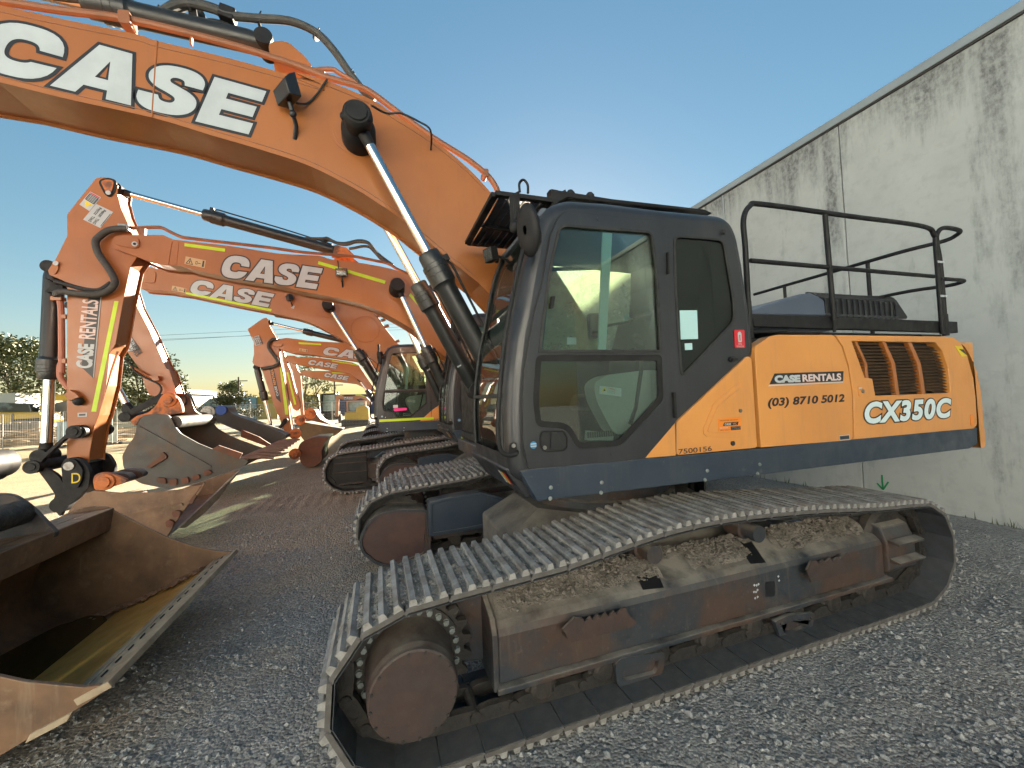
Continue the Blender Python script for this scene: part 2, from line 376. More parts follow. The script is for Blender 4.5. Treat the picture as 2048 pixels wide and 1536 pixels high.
def build_ground():
    xs = [-600, -300, -160, -90, -60, -40, -30, -24, -20, -17, -14, -12]+[-10.5+.12*i for i in range(62)]+[-3.06+.05*i for i in range(int(9/.05))]+[6.0+.12*i for i in range(22)]+[9, 10, 12, 20, 60, 200, 600]
    ys = [-60, -20, -8, -3, -1]+[-.5+.05*i for i in range(160)]+[7.5+.1*i for i in range(65)]+[14.5, 15.5, 17, 19, 22, 26, 32, 40, 55, 80, 130, 250, 600, 1200]
    V = [(x, y, ground_z(x, y) if (-11 < x < 9 and -1.2 < y < 15) else -.012) for x in xs for y in ys]
    ny = len(ys); F = [(i*ny+j, (i+1)*ny+j, (i+1)*ny+j+1, i*ny+j+1) for i in range(len(xs)-1) for j in range(ny-1)]
    m = bpy.data.materials.new("gravel_yard"); m.use_nodes = True; t = m.node_tree; N = t.nodes; L = t.links; p = N["Principled BSDF"]
    tc = N.new("ShaderNodeTexCoord")
    def nz(sc, det=6, ro=.65):
        n = N.new("ShaderNodeTexNoise"); n.inputs["Scale"].default_value = sc; n.inputs["Detail"].default_value = det; n.inputs["Roughness"].default_value = ro
        L.new(tc.outputs["Object"], n.inputs["Vector"]); return n.outputs["Fac"]
    def rg(src, a, b, c=0, d=1):
        r = N.new("ShaderNodeMapRange"); r.inputs[1].default_value = a; r.inputs[2].default_value = b; r.inputs[3].default_value = c; r.inputs[4].default_value = d
        L.new(src, r.inputs[0]); return r.outputs[0]
    def mx(f, a, b, bt='MIX'):
        x = N.new("ShaderNodeMix"); x.data_type = 'RGBA'; x.blend_type = bt
        if hasattr(f, 'node'): L.new(f, x.inputs[0])
        else: x.inputs[0].default_value = f
        for i, c in ((6, a), (7, b)):
            if isinstance(c, tuple): x.inputs[i].default_value = (*c, 1)
            else: L.new(c, x.inputs[i])
        return x.outputs[2]
    def math2(op, a, b):
        q = N.new("ShaderNodeMath"); q.operation = op
        for i, c in ((0, a), (1, b)):
            if hasattr(c, 'node'): L.new(c, q.inputs[i])
            else: q.inputs[i].default_value = c
        return q.outputs[0]
    sp = N.new("ShaderNodeSeparateXYZ"); L.new(tc.outputs["Object"], sp.inputs[0])
    # crushed grey rock by the nearest machine, brown trampled earth further along the yard, with a ragged border
    along = math2('ADD', math2('MULTIPLY', sp.outputs[1], .8), math2('MULTIPLY', sp.outputs[0], -.45))
    edge = math2('ADD', along, rg(nz(.8, 5), .3, .7, -1.6, 1.6))
    brown = rg(edge, 2.8, 5.4)
    grey = mx(rg(nz(2.2), .35, .65), (.33, .325, .31), (.43, .42, .395))
    earth = mx(rg(nz(1.4), .35, .65), (.46, .37, .27), (.53, .44, .33))
    far = mx(rg(nz(.25), .4, .6), (.44, .34, .20), (.36, .27, .16))
    c = mx(brown, grey, earth); c = mx(rg(edge, 9, 16), c, far)
    vo = N.new("ShaderNodeTexVoronoi"); vo.inputs["Scale"].default_value = 55; L.new(tc.outputs["Object"], vo.inputs["Vector"])
    sep = N.new("ShaderNodeSeparateColor"); L.new(vo.outputs["Color"], sep.inputs[0])
    grain = rg(sep.outputs[0], 0, 1, .62, 1.35)
    gm = N.new("ShaderNodeCombineColor"); [L.new(grain, gm.inputs[i]) for i in range(3)]
    c = mx(.85, c, gm.outputs[0], 'MULTIPLY')
    c = mx(rg(nz(90, 3), .62, .75), c, (.34, .34, .32))
    L.new(c, p.inputs["Base Color"]); p.inputs["Roughness"].default_value = .93; p.inputs["Specular IOR Level"].default_value = .25
    h = math2('ADD', math2('MULTIPLY', vo.outputs["Distance"], -1.0), math2('MULTIPLY', nz(24, 8, .7), 1.6))
    b = N.new("ShaderNodeBump"); b.inputs["Strength"].default_value = .9; b.inputs["Distance"].default_value = .035; L.new(h, b.inputs["Height"]); L.new(b.outputs[0], p.inputs["Normal"])
    g = M(); g.add(V, F, 0, True); g.build("ground", m, kind='structure', angle=180)
build_ground()

def stones(name, mat, spots, seed=1, parent=None, kind='stuff'):
    """one mesh of loose angular stones; spots = (x, y, z, size)"""
    rnd = np.random.RandomState(seed)
    base = np.array([(1, 0, 0), (-1, 0, 0), (0, 1, 0), (0, -1, 0), (0, 0, 1), (0, 0, -1), (.62, .62, .5), (-.6, .6, .45), (.6, -.6, .5), (-.6, -.62, .5)])
    tri = [(4, 0, 6), (4, 6, 2), (4, 2, 7), (4, 7, 1), (4, 1, 9), (4, 9, 3), (4, 3, 8), (4, 8, 0), (0, 2, 6), (2, 1, 7), (1, 3, 9), (3, 0, 8), (5, 2, 0), (5, 1, 2), (5, 3, 1), (5, 0, 3)]
    g = M(); V, F = [], []
    for (x, y, z, s) in spots:
        q = base*rnd.uniform(.65, 1.2, (10, 3))*s*np.array([rnd.uniform(.8, 1.3), rnd.uniform(.7, 1.1), rnd.uniform(.45, .85)])
        a = rnd.uniform(0, 6.28); c, sn = math.cos(a), math.sin(a)
        o = len(V)
        V += [(x+p[0]*c-p[1]*sn, y+p[0]*sn+p[1]*c, z+p[2]) for p in q]; F += [tuple(i+o for i in t) for t in tri]
    g.add(V, F); return g.build(name, mat, parent, kind=kind)
GRV = pmat("loose_gravel", (.17, .18, .185), (.40, .395, .375), 21, lo=.35, hi=.65, rough=.85, bump=.3, bscale=120, c3=(.48, .48, .45), s3=19, l3=.6, h3=.68)
random.seed(4)
sp = []
while len(sp) < 26000:
    x = random.uniform(-3.2, 6.8); y = random.uniform(.35, 7.5)
    if random.random() > min(1, (2.0/(.4+abs(y)))**1.1): continue
    if noise.noise(Vector((x*.9, y*.9, 0)))+random.uniform(-.5, .5) < -.15: continue
    s = random.choice((.006, .008, .01, .013, .016)) if random.random() < .9 else random.uniform(.016, .026)
    sp.append((x, y, ground_z(x, y)+s*.25, s))
stones("gravel", GRV, sp, 2)

# ------------------------------------------------------------------ the concrete warehouse wall behind the machines
def wall_mat():
    m = pmat("weathered_concrete", (.45, .475, .455), (.51, .535, .51), 1.1, rough=.85, bump=.12, bscale=26, c3=(.40, .42, .405), s3=5, l3=.5, h3=.75)
    t = m.node_tree; N = t.nodes; L = t.links; p = N["Principled BSDF"]; src = p.inputs["Base Color"].links[0].from_socket
    tc = N.new("ShaderNodeTexCoord"); sp = N.new("ShaderNodeSeparateXYZ"); L.new(tc.outputs["Object"], sp.inputs[0])
    def rg(s, a, b, c=0, d=1):
        r = N.new("ShaderNodeMapRange"); r.inputs[1].default_value = a; r.inputs[2].default_value = b; r.inputs[3].default_value = c; r.inputs[4].default_value = d
        L.new(s, r.inputs[0]); return r.outputs[0]
    def nz(scale, st, det=6):
        mp = N.new("ShaderNodeMapping"); mp.inputs["Scale"].default_value = st; L.new(tc.outputs["Object"], mp.inputs["Vector"])
        n = N.new("ShaderNodeTexNoise"); n.inputs["Scale"].default_value = scale; n.inputs["Detail"].default_value = det; n.inputs["Roughness"].default_value = .7
        L.new(mp.outputs[0], n.inputs["Vector"]); return n.outputs["Fac"]
    def ma(op, a, b):
        q = N.new("ShaderNodeMath"); q.operation = op; q.use_clamp = op != 'ADD' and op != 'SUBTRACT'
        for i, c in ((0, a), (1, b)):
            if hasattr(c, 'node'): L.new(c, q.inputs[i])
            else: q.inputs[i].default_value = c
        return q.outputs[0]
    # rain runs: mould growing down from the coping and beside the panel joints
    run = nz(2.6, (1, 1, .10)); height = rg(sp.outputs[2], 4.6, 6.4, -.30, .20)
    a = rg(ma('ADD', run, height), .46, .68)
    band = None
    for y0, w in ((.62, .42), (-1.42, .42), (3.1, .5), (-4.5, .5), (5.6, .5)):
        d = N.new("ShaderNodeMath"); d.operation = 'ABSOLUTE'; L.new(ma('ADD', sp.outputs[1], -y0), d.inputs[0])
        q = rg(d.outputs[0], 0, w, .26, 0); band = q if band is None else ma('MAXIMUM', band, q)
    hb = rg(sp.outputs[2], .8, 5.5, .15, 1.0)
    b = rg(ma('ADD', nz(3.0, (1, 1, .2)), ma('MULTIPLY', band, hb)), .58, .80)
    spots = rg(nz(16, (1, 1, .7), 4), .40, .62, .45, 1)
    f = ma('MULTIPLY', ma('MAXIMUM', a, b), spots); f = ma('MULTIPLY', f, .8)
    x = N.new("ShaderNodeMix"); x.data_type = 'RGBA'; L.new(f, x.inputs[0]); L.new(src, x.inputs[6]); x.inputs[7].default_value = (.07, .075, .075, 1); L.new(x.outputs[2], p.inputs["Base Color"])
    return m
CON = wall_mat(); CAP = pmat("coping_metal", (.40, .43, .43), (.34, .37, .37), 2, rough=.45, metal=.3)
GRN = pmat("green_marker_paint", (.02, .28, .10), None, rough=.6); JNT = pmat("joint_sealant", (.05, .05, .048), None, rough=.8)
wall = thing("concrete_wall", "tall weathered grey concrete panel wall with metal coping behind the excavators", "wall", (7.5, 4, 0))
joints = [-9.5, -5, -.4, 2.05, 4.41, 7.3, 10.2, 13.1, 16, 20, 24, 28, 32, 36, 40, 44, 48]
for a, b in zip(joints, joints[1:]):
    M().box(7.5, 7.68, a+.009, b-.009, -.3, 6.22).build("wall_panel", CON, wall, bevel=.008)
M().box(7.53, 7.66, joints[0], joints[-1], -.3, 6.21).build("joint_sealant", JNT, wall)
g = M(); g.slab([(7.46, 6.25), (7.46, 6.37), (7.475, 6.385), (7.75, 6.40), (7.75, 6.25)], joints[0], joints[-1]); g.build("coping", CAP, wall)
M().box(7.475, 7.7, joints[0], joints[-1], 6.222, 6.249).build("coping_trim", JNT, wall)
g = M(); g.tube([(7.47, 6.76, 3.2), (7.47, 6.76, 6.2)], .016, 8); g.build("downpipe", CAP, wall)
g = M(); a = [(4.141, 0.395), (4.141, 0.166), (4.215, 0.253), (4.063, 0.301)]
for p, q in ((0, 1), (2, 1), (3, 1)): g.bar((7.497, *a[p]), (7.497, *a[q]), .004, .022, side=(1, 0, 0))
g.build("painted_arrow", GRN, wall)

rw = random.Random(31); g = M()
for k in range(260):
    y = rw.uniform(.6, 9); c = noise.noise(Vector((y*1.3, 0, 0)))
    if c < rw.uniform(-.3, .3): continue
    x = 7.46-rw.uniform(0, .10); h = rw.uniform(.03, .12); a = rw.uniform(0, 6.28); w = .006; l = rw.uniform(.2, .6)*h
    g.add([(x-w*math.sin(a), y+w*math.cos(a), -.01), (x+w*math.sin(a), y-w*math.cos(a), -.01), (x+math.cos(a)*l, y+math.sin(a)*l, h)], [(0, 1, 2)])
g.build("weeds", pmat("dry_green_weeds", (.07, .09, .03), (.12, .12, .05), 3, rough=.8), None, kind='stuff')

# ------------------------------------------------------------------ crawler undercarriage
TRK = [(.30, .048), (1.2, .045), (2.2, .045), (3.2, .045), (4.0, .048), (4.22, .06), (4.40, .15), (4.52, .30), (4.55, .44), (4.52, .60), (4.42, .76), (4.26, .835), (4.06, .855), (3.59, .885), (3.07, .94), (2.54, .98), (2.08, 1.0), (1.64, .985), (1.21, .93), (1.0, .90), (.77, .885), (.38, .862), (.13, .845), (-.06, .795), (-.19, .69), (-.255, .56), (-.268, .44), (-.235, .30), (-.15, .17), (-.02, .085), (.13, .052)]
def track_places(n=48):
    P = smooth_path([(a, 0, b) for a, b in TRK], 10, True); L = [0.0]
    for i in range(len(P)): L.append(L[-1]+(P[(i+1) % len(P)]-P[i]).length)
    out = []
    def at(s):
        s %= L[-1]
        i = np.searchsorted(L, s, side='right')-1; i = min(i, len(P)-1)
        return P[i].lerp(P[(i+1) % len(P)], (s-L[i])/max(L[i+1]-L[i], 1e-6))
    pitch = L[-1]/n
    for k in range(n):
        a, b = at((k-.5)*pitch+.05), at((k+.5)*pitch+.05); out.append(((a+b)/2, (b-a).normalized()))
    return out, pitch
PLACES, PITCH_T = track_places()
def shoe_mesh(seed, width=.60, muddy=True):
    """one triple-grouser shoe with its pair of chain links: u along the track, v across, w outwards"""
    rnd = random.Random(seed); g = M(); h = PITCH_T/2
    prof = [(-h+.004, -.008), (-h+.02, -.012), (h-.016, -.012), (h-.004, -.020), (h+.006, -.014), (h-.010, .012), (-h+.004, .012)]
    sl = lambda poly, a, b, m: g.slab(poly, a, b, (), m, (0, 0, 0), X, Z, Y)
    sl(prof, -width/2, width/2, 2); g.box(-h+.006, h-.005, -width/2-.001, width/2+.001, -.0245, -.0205, 4)
    for c in (-.082, -.008, .066):
        cw = rnd.uniform(.0115, .0142); ch = rnd.uniform(.040, .046)
        sl([(c-.022, .010), (c-cw, ch), (c+cw, ch+rnd.uniform(-.003, .002)), (c+.023, .010)], -width/2+rnd.uniform(.002, .007), width/2-rnd.uniform(.002, .007), 1)
    if muddy:
        for a, b in ((-.069, -.022), (.006, .053), (.078, h+.012)):
            nu, nv = 4, 44; V = []
            lo = -width/2+rnd.uniform(.0, .06); hi = width/2-rnd.uniform(.0, .06)
            for j in range(nv+1):
                v = lo+(hi-lo)*j/nv
                for i in range(nu+1):
                    u = a+(b-a)*i/nu; e = min(j, nv-j)
                    big = noise.noise(Vector((u*12+seed*7, v*5, seed*3.3))); base = .013+(.013+.016*big)*min(1, e/2)*(1 if b < h else .5)
                    V.append((u, v, max(.0125, base+rnd.uniform(-.006, .007)+noise.noise(Vector((u*40+seed, v*22, seed)))*.010)))
            F = [(j*(nu+1)+i, j*(nu+1)+i+1, (j+1)*(nu+1)+i+1, (j+1)*(nu+1)+i) for j in range(nv) for i in range(nu)]
            g.add(V, F, 3, True)
    for y in (-.095, .095):
        sl([(-h-.012, -.05), (-h+.0, -.03), (-.05, -.014), (.05, -.014), (h+.02, -.03), (h+.03, -.06), (h, -.095), (.04, -.10), (-.04, -.10), (-h, -.085)], y-.022, y+.022, 0)
        g.lathe([(.030, 0), (.030, .02)], (h, y-.036 if y < 0 else y+.036-.02, -.065), (h, y+1, -.065), 10, 0)
    g.lathe([(.03, 0), (.03, .19)], (h, -.095, -.065), (h, 1, -.065), 10, 0)
    for u in (-.045, .03):
        for y in (-.13, -.06, .06, .13): g.lathe([(.014, 0), (.014, .014)], (u, y, .01), (u, y, 1), 6, 2)
    o = g.build("track_shoe", [CHN, PADW, PAD, MUD, PADI]); me = o.data; bpy.data.objects.remove(o); return me
SHOES = [shoe_mesh(s) for s in range(8)]
def shoe_set(parent, yc, root, flip=1):
    rnd = random.Random(int(yc*10))
    off = OFF[root.name]
    for k, (c, d) in enumerate(PLACES):
        o = bpy.data.objects.new("track_shoe", SHOES[rnd.randrange(8)]); COL.objects.link(o)
        u = Vector((d.x, 0, d.z)); w = Vector((d.z, 0, -d.x))   # path runs anticlockwise seen from -y: outward is to its right
        mt = Matrix((u, Y, w)).transposed()
        if mt.determinant() < 0: mt = Matrix((u, -Y, w)).transposed()
        mt = mt.to_4x4(); mt.translation = Vector((c.x, yc, c.z))-off
        o.parent = parent; o.matrix_parent_inverse = Matrix.Identity(4); o.matrix_basis = mt
        OFF[o.name] = off

def undercarriage(root):
    yc = 2.33
    fr = M()
    fr.slab([(2.20, .25), (2.20, .51), (2.215, .545), (2.25, .575), (2.44, .66), (2.52, .66), (2.52, .25)], .60, 3.93, (), 0, (0, 0, 0), Y, Z, X)
    near = fr.build("crawler_track", FRM, root, bevel=.012)
    g = M(); g.box(.58, 3.97, 2.165, 2.26, .215, .247); g.slab([(2.19, .22), (2.19, .53), (2.24, .60), (2.50, .69), (2.50, .22)], .565, .598, (), 0, (0, 0, 0), Y, Z, X)
    g.build("frame_ledge", FRM, near, bevel=.006); M().slab([(.25, .30), (.70, .24), (.70, .66), (.30, .70), (.02, .62), (-.05, .45)], 2.43, 2.50).build("motor_bracket", FRM, near, bevel=.01)
    shoe_set(near, yc, root)
    # sprocket, bolts and final drive
    T = 23; P = []
    for k in range(T*4):
        r = (.315, .362, .362, .315)[k % 4]; a = 2*math.pi*(k/(T*4)); P.append((.125+r*math.cos(a)*.97, .445+r*math.sin(a)*.97))
    g = M(); g.slab(P, 2.315, 2.365); g.build("drive_sprocket", CHN, near, bevel=.004)
    g = M(); g.lathe([(.285, 0), (.285, .03), (.235, .035)], (.125, 2.325, .445), (.125, 1, .445), 48, 0)
    for k in range(28):
        a = 2*math.pi*k/28; c = (.125+.258*math.cos(a), .445+.258*math.sin(a))
        g.lathe([(.0165, 0), (.0165, .016)], (c[0], 2.293, c[1]), (c[0], 1, c[1]), 6, 1)
        g.lathe([(.019, 0), (.019, .004)], (c[0], 2.296, c[1]), (c[0], 1, c[1]), 12, 1)
    g.build("sprocket_bolt_ring", [CHN, BOLT], near)
    g = M(); g.lathe([(.232, 0), (.226, .10), (.219, .22), (.219, .235), (.213, .245), (.213, .285), (.205, .294)], (.125, 2.305, .445), (.125, 1, .445), 56, 0)
    for k in range(16):
        a = 2*math.pi*k/16+.1; c = (.125+.200*math.cos(a), .445+.200*math.sin(a)); g.lathe([(.009, 0), (.008, .005)], (c[0], 2.0105, c[1]), (c[0], 1, c[1]), 8, 1)
    g.build("final_drive", [RST, CHN], near)
    # idler, yoke cover with ribs
    g = M(); g.lathe([(.30, 0), (.335, .03), (.335, .09), (.30, .12)], (4.17, 2.39, .44), (4.17, 1, .44), 40); g.build("idler_wheel", CHN, near)
    g = M(); g.slab([(2.20, .27), (2.17, .30), (2.17, .52), (2.22, .64), (2.34, .68), (2.5, .68), (2.5, .27)], 3.94, 4.30, (), 0, (0, 0, 0), Y, Z, X); g.build("idler_guard", FRM, near, bevel=.015)
    for z in (.385, .535): M().slab([(2.17, z-.008), (2.10, z-.016), (2.10, z), (2.17, z+.018)], 3.95, 4.29, (), 0, (0, 0, 0), Y, Z, X).build("guard_rib", FRM, near, bevel=.004)
    # carrier rollers on top, track rollers below
    for s in ([(1.738, 0.753)], [(2.679, 0.752)]):
        c = s[0]; g = M(); g.lathe([(.062, 0), (.062, .05), (.054, .055), (.054, .12), (.075, .125), (.075, .26), (.062, .27)], (c[0], 2.28, c[1]), (c[0], 9, c[1]), 24); g.build("carrier_roller", FRM, near)
    for k in range(8):
        x = .86+k*.41; g = M(); g.lathe([(.05, 0), (.075, .01), (.08, .03), (.098, .04), (.098, .09), (.08, .10), (.08, .2), (.098, .21), (.098, .26), (.05, .27)], (x, 2.195, .155), (x, 9, .155), 22); g.build("track_roller", CHN, near)
    for s in ([(1.319, 0.205), (1.359, 0.234), (1.683, 0.196), (1.668, 0.092), (1.624, 0.037), (1.371, 0.051), (1.327, 0.082)], [(2.632, 0.18), (2.782, 0.194), (3.044, 0.155), (2.988, 0.041), (2.766, 0.017), (2.683, 0.041)]):
        g = M(); g.slab(round_poly(s, .03), 2.16, 2.19, [inset(round_poly(s, .03), .045)]); g.slab(inset(round_poly(s, .03), .02), 2.192, 2.30); g.build("track_guard", FRM, near, bevel=.005)
    for s in ([(0.962, 0.517), (1.04, 0.567), (1.095, 0.549), (1.108, 0.528), (1.145, 0.551), (1.158, 0.527), (1.195, 0.553), (1.211, 0.528), (1.25, 0.55), (1.264, 0.526), (1.305, 0.549), (1.319, 0.527), (1.366, 0.553), (1.388, 0.551), (1.396, 0.517), (1.459, 0.452), (1.427, 0.427), (1.012, 0.433)],
              [(2.929, 0.507), (2.979, 0.561), (3.035, 0.558), (3.055, 0.535), (3.11, 0.551), (3.131, 0.529), (3.184, 0.549), (3.205, 0.526), (3.266, 0.545), (3.288, 0.525), (3.346, 0.554), (3.387, 0.554), (3.414, 0.455), (3.41, 0.415), (2.965, 0.411)]):
        g = M(); g.slab(s, 2.12, 2.135); a = min(p[0] for p in s); b = max(p[0] for p in s); z0 = min(p[1] for p in s); g.box(a+.03, b-.03, 2.135, 2.2, z0+.02, z0+.035); g.build("step", RST, near)
    for s in ([(2.609, 0.447), (2.699, 0.435), (2.694, 0.333), (2.606, 0.341)],): M().slab(s, 2.196, 2.199).build("frame_hole", DBK, near)
    for p in ([(1.66, 2.48), (1.835, 2.469), (1.743, 2.213), (1.592, 2.23)], [(2.618, 2.488), (2.766, 2.464), (2.657, 2.222), (2.528, 2.238)]):
        g = M(); V = [(a, b, .575+(b-2.25)*.447+.006) for a, b in p]; g.add(V, [(0, 1, 2, 3)]); g.build("frame_opening", DBK, near)
    g = M()                                                       # paint marks left on the frame
    for u, v in ((945, 512), (958, 515), (970, 512), (940, 545), (952, 548), (962, 540), (945, 578), (960, 575), (1095, 498), (1098, 520)):
        p = [(2.496, 0.447)][0]; x = p[0]+(u-945)/2.327/795*2.9; z = p[1]-(v-512)/2.327/795*2.55
        g.slab([(x, z), (x+.012, z+.006), (x+.02, z-.004), (x+.008, z-.012)], 2.1975, 2.1985)
    g.build("paint_mark", WHT, near)
    # earth lying on the sloping top of the frame
    rnd = random.Random(8); V, F = [], []; nx, nyy = 150, 14
    for i in range(nx+1):
        for j in range(nyy+1):
            x = .62+3.28*i/nx; y = 2.235+.285*j/nyy
            z = .545+(min(y, 2.44)-2.22)*.48; e = min(j, 5)/5
            V.append((x, y, z+e*(.016+.03*max(0, noise.noise(Vector((x*3, y*6, 2)))))+rnd.uniform(-.004, .006)*e+.02*e*abs(noise.noise(Vector((x*17, y*17, 5))))))
    for i in range(nx):
        for j in range(nyy):
            x = .62+3.28*(i+.5)/nx; y = 2.235+.285*(j+.5)/nyy
            if (1.80 < x < 2.06 or 2.62 < x < 2.90) and 2.27 < y < 2.40: continue
            F.append((i*(nyy+1)+j, (i+1)*(nyy+1)+j, (i+1)*(nyy+1)+j+1, i*(nyy+1)+j+1))
    g = M(); g.add(V, F, 0, True); g.build("mud_crust", DIRT, near, angle=180)
    sp = []
    for k in range(2200):
        x = rnd.uniform(.7, 3.85); y = 2.26+.25*rnd.random()**.8
        if (1.78 < x < 2.08 or 2.60 < x < 2.92) and 2.25 < y < 2.42: continue
        s = rnd.choice((.006, .008, .010, .012, .015)) if rnd.random() < .9 else rnd.uniform(.016, .028)
        sp.append((x, y, .57+(min(y, 2.44)-2.22)*.48+.012+.014*abs(noise.noise(Vector((x*3, y*6, 2)))), s))
    stones("loose_clods", DIRT, sp, 5, near, None)
    # the other track, its inner side facing us
    yf = 5.01
    fr = M(); fr.slab([(4.70, .25), (4.70, .52), (4.78, .60), (4.9, .66), (5.14, .55), (5.14, .25)], .55, 3.93, (), 0, (0, 0, 0), Y, Z, X)
    far = fr.build("crawler_track", FRM, root, bevel=.012)
    shoe_set(far, yf, root)
    s = [(0.517, 0.614), (0.129, 0.661), (-0.027, 0.64), (-0.155, 0.554), (-0.227, 0.42), (-0.236, 0.324), (-0.207, 0.234), (-0.092, 0.11), (0.033, 0.043), (0.216, 0.058), (0.472, 0.111)]
    g = M(); g.ring(round_poly(s, .06), .028, 4.66, 4.98); g.build("motor_guard", FRM, far, bevel=.004)
    g = M(); g.slab(inset(round_poly(s, .06), .03), 4.69, 4.97); g.build("motor_cover", pmat("maroon_cover_paint", (.055, .028, .026), (.085, .045, .035), 4, rough=.5, rough2=.7, dust=.5), far)
    s = [(0.499, 0.736), (0.54, 0.731), (0.52, 0.137), (0.48, 0.144)]; M().slab(s, 4.62, 4.70).build("frame_end_plate", FRM, far, bevel=.006)
    g = M(); g.lathe([(.30, 0), (.335, .03), (.335, .09), (.30, .12)], (4.17, 4.95, .44), (4.17, 9, .44), 32); g.build("idler_wheel", CHN, far)
    T = [(.125+(.35 if k % 4 in (1, 2) else .325)*math.cos(2*math.pi*k/92), .445+(.35 if k % 4 in (1, 2) else .325)*math.sin(2*math.pi*k/92)) for k in range(92)]
    M().slab(T, 4.985, 5.035).build("drive_sprocket", CHN, far)
    g = M(); g.lathe([(.232, 0), (.219, .22), (.205, .29)], (.125, 5.03, .445), (.125, 9, .445), 40); g.build("final_drive", RST, far)
    for k in range(8):
        x = .86+k*.41; g = M(); g.lathe([(.05, 0), (.098, .04), (.098, .09), (.08, .10), (.08, .2), (.098, .21), (.098, .26), (.05, .27)], (x, 4.87, .155), (x, 9, .155), 18); g.build("track_roller", CHN, far)
    for x in (1.75, 2.75):
        g = M(); g.lathe([(.075, 0), (.075, .26), (.05, .27)], (x, 4.88, .80), (x, 9, .80), 18); g.build("carrier_roller", FRM, far)
    # centre of the undercarriage with its four legs and the swing bearing
    g = M(); s = [(0.506, 0.746), (0.757, 0.775), (1.076, 0.783), (1.362, 0.68), (1.611, 0.54), (1.774, 0.397), (1.584, 0.289), (1.434, 0.28), (1.26, 0.363), (1.133, 0.429), (0.88, 0.415), (0.502, 0.41)]
    g.slab(s, 4.42, 4.66); g.slab(inset(s, -.018), 4.405, 4.418, [inset(s, .02)])
    leg = g.build("carbody_leg", NAVY, root, bevel=.008)
    for cx_, cy0, cy1 in ((3.2, 4.42, 4.7), (1.0, 2.5, 2.9), (3.2, 2.5, 2.9)):
        M().slab([(cx_-.55, .28), (cx_-.5, .5), (cx_-.05, .70), (cx_+.2, .72), (cx_+.5, .52), (cx_+.5, .3)], cy0, cy1).build("carbody_leg", NAVY, root, bevel=.01)
    g = M(); P = [(1.45, 2.7), (2.85, 2.7), (3.3, 3.2), (3.3, 4.1), (2.85, 4.6), (1.45, 4.6), (1.0, 4.1), (1.0, 3.2)]
    n = 8; V = [(a, b, .36) for a, b in P]+[(a, b, .66) for a, b in P]+[(2.14+(a-2.14)*.72, 3.67+(b-3.67)*.72, .86) for a, b in P]
    F = [tuple(range(8)), tuple(range(16, 24))]+[(r*8+i, r*8+(i+1) % 8, r*8+8+(i+1) % 8, r*8+8+i) for r in (0, 1) for i in range(8)]
    g.add(V, F); g.build("carbody", pmat("earth_covered_carbody", (.17, .155, .13), (.09, .08, .07), 4, rough=.9, bump=.4, bscale=40), root, bevel=.02)
    g = M(); g.lathe([(.74, 0), (.74, .08), (.70, .09), (.70, .38)], (2.14, 3.67, .84), (2.14, 3.67, 9), 64); g.build("swing_bearing", FRM, root)
DIRT = pmat("dry_earth", (.245, .22, .19), (.15, .135, .115), 8, rough=.95, bump=.7, bscale=60, c3=(.32, .30, .26), s3=38, l3=.58, h3=.72, spec=.2, bdist=.02)
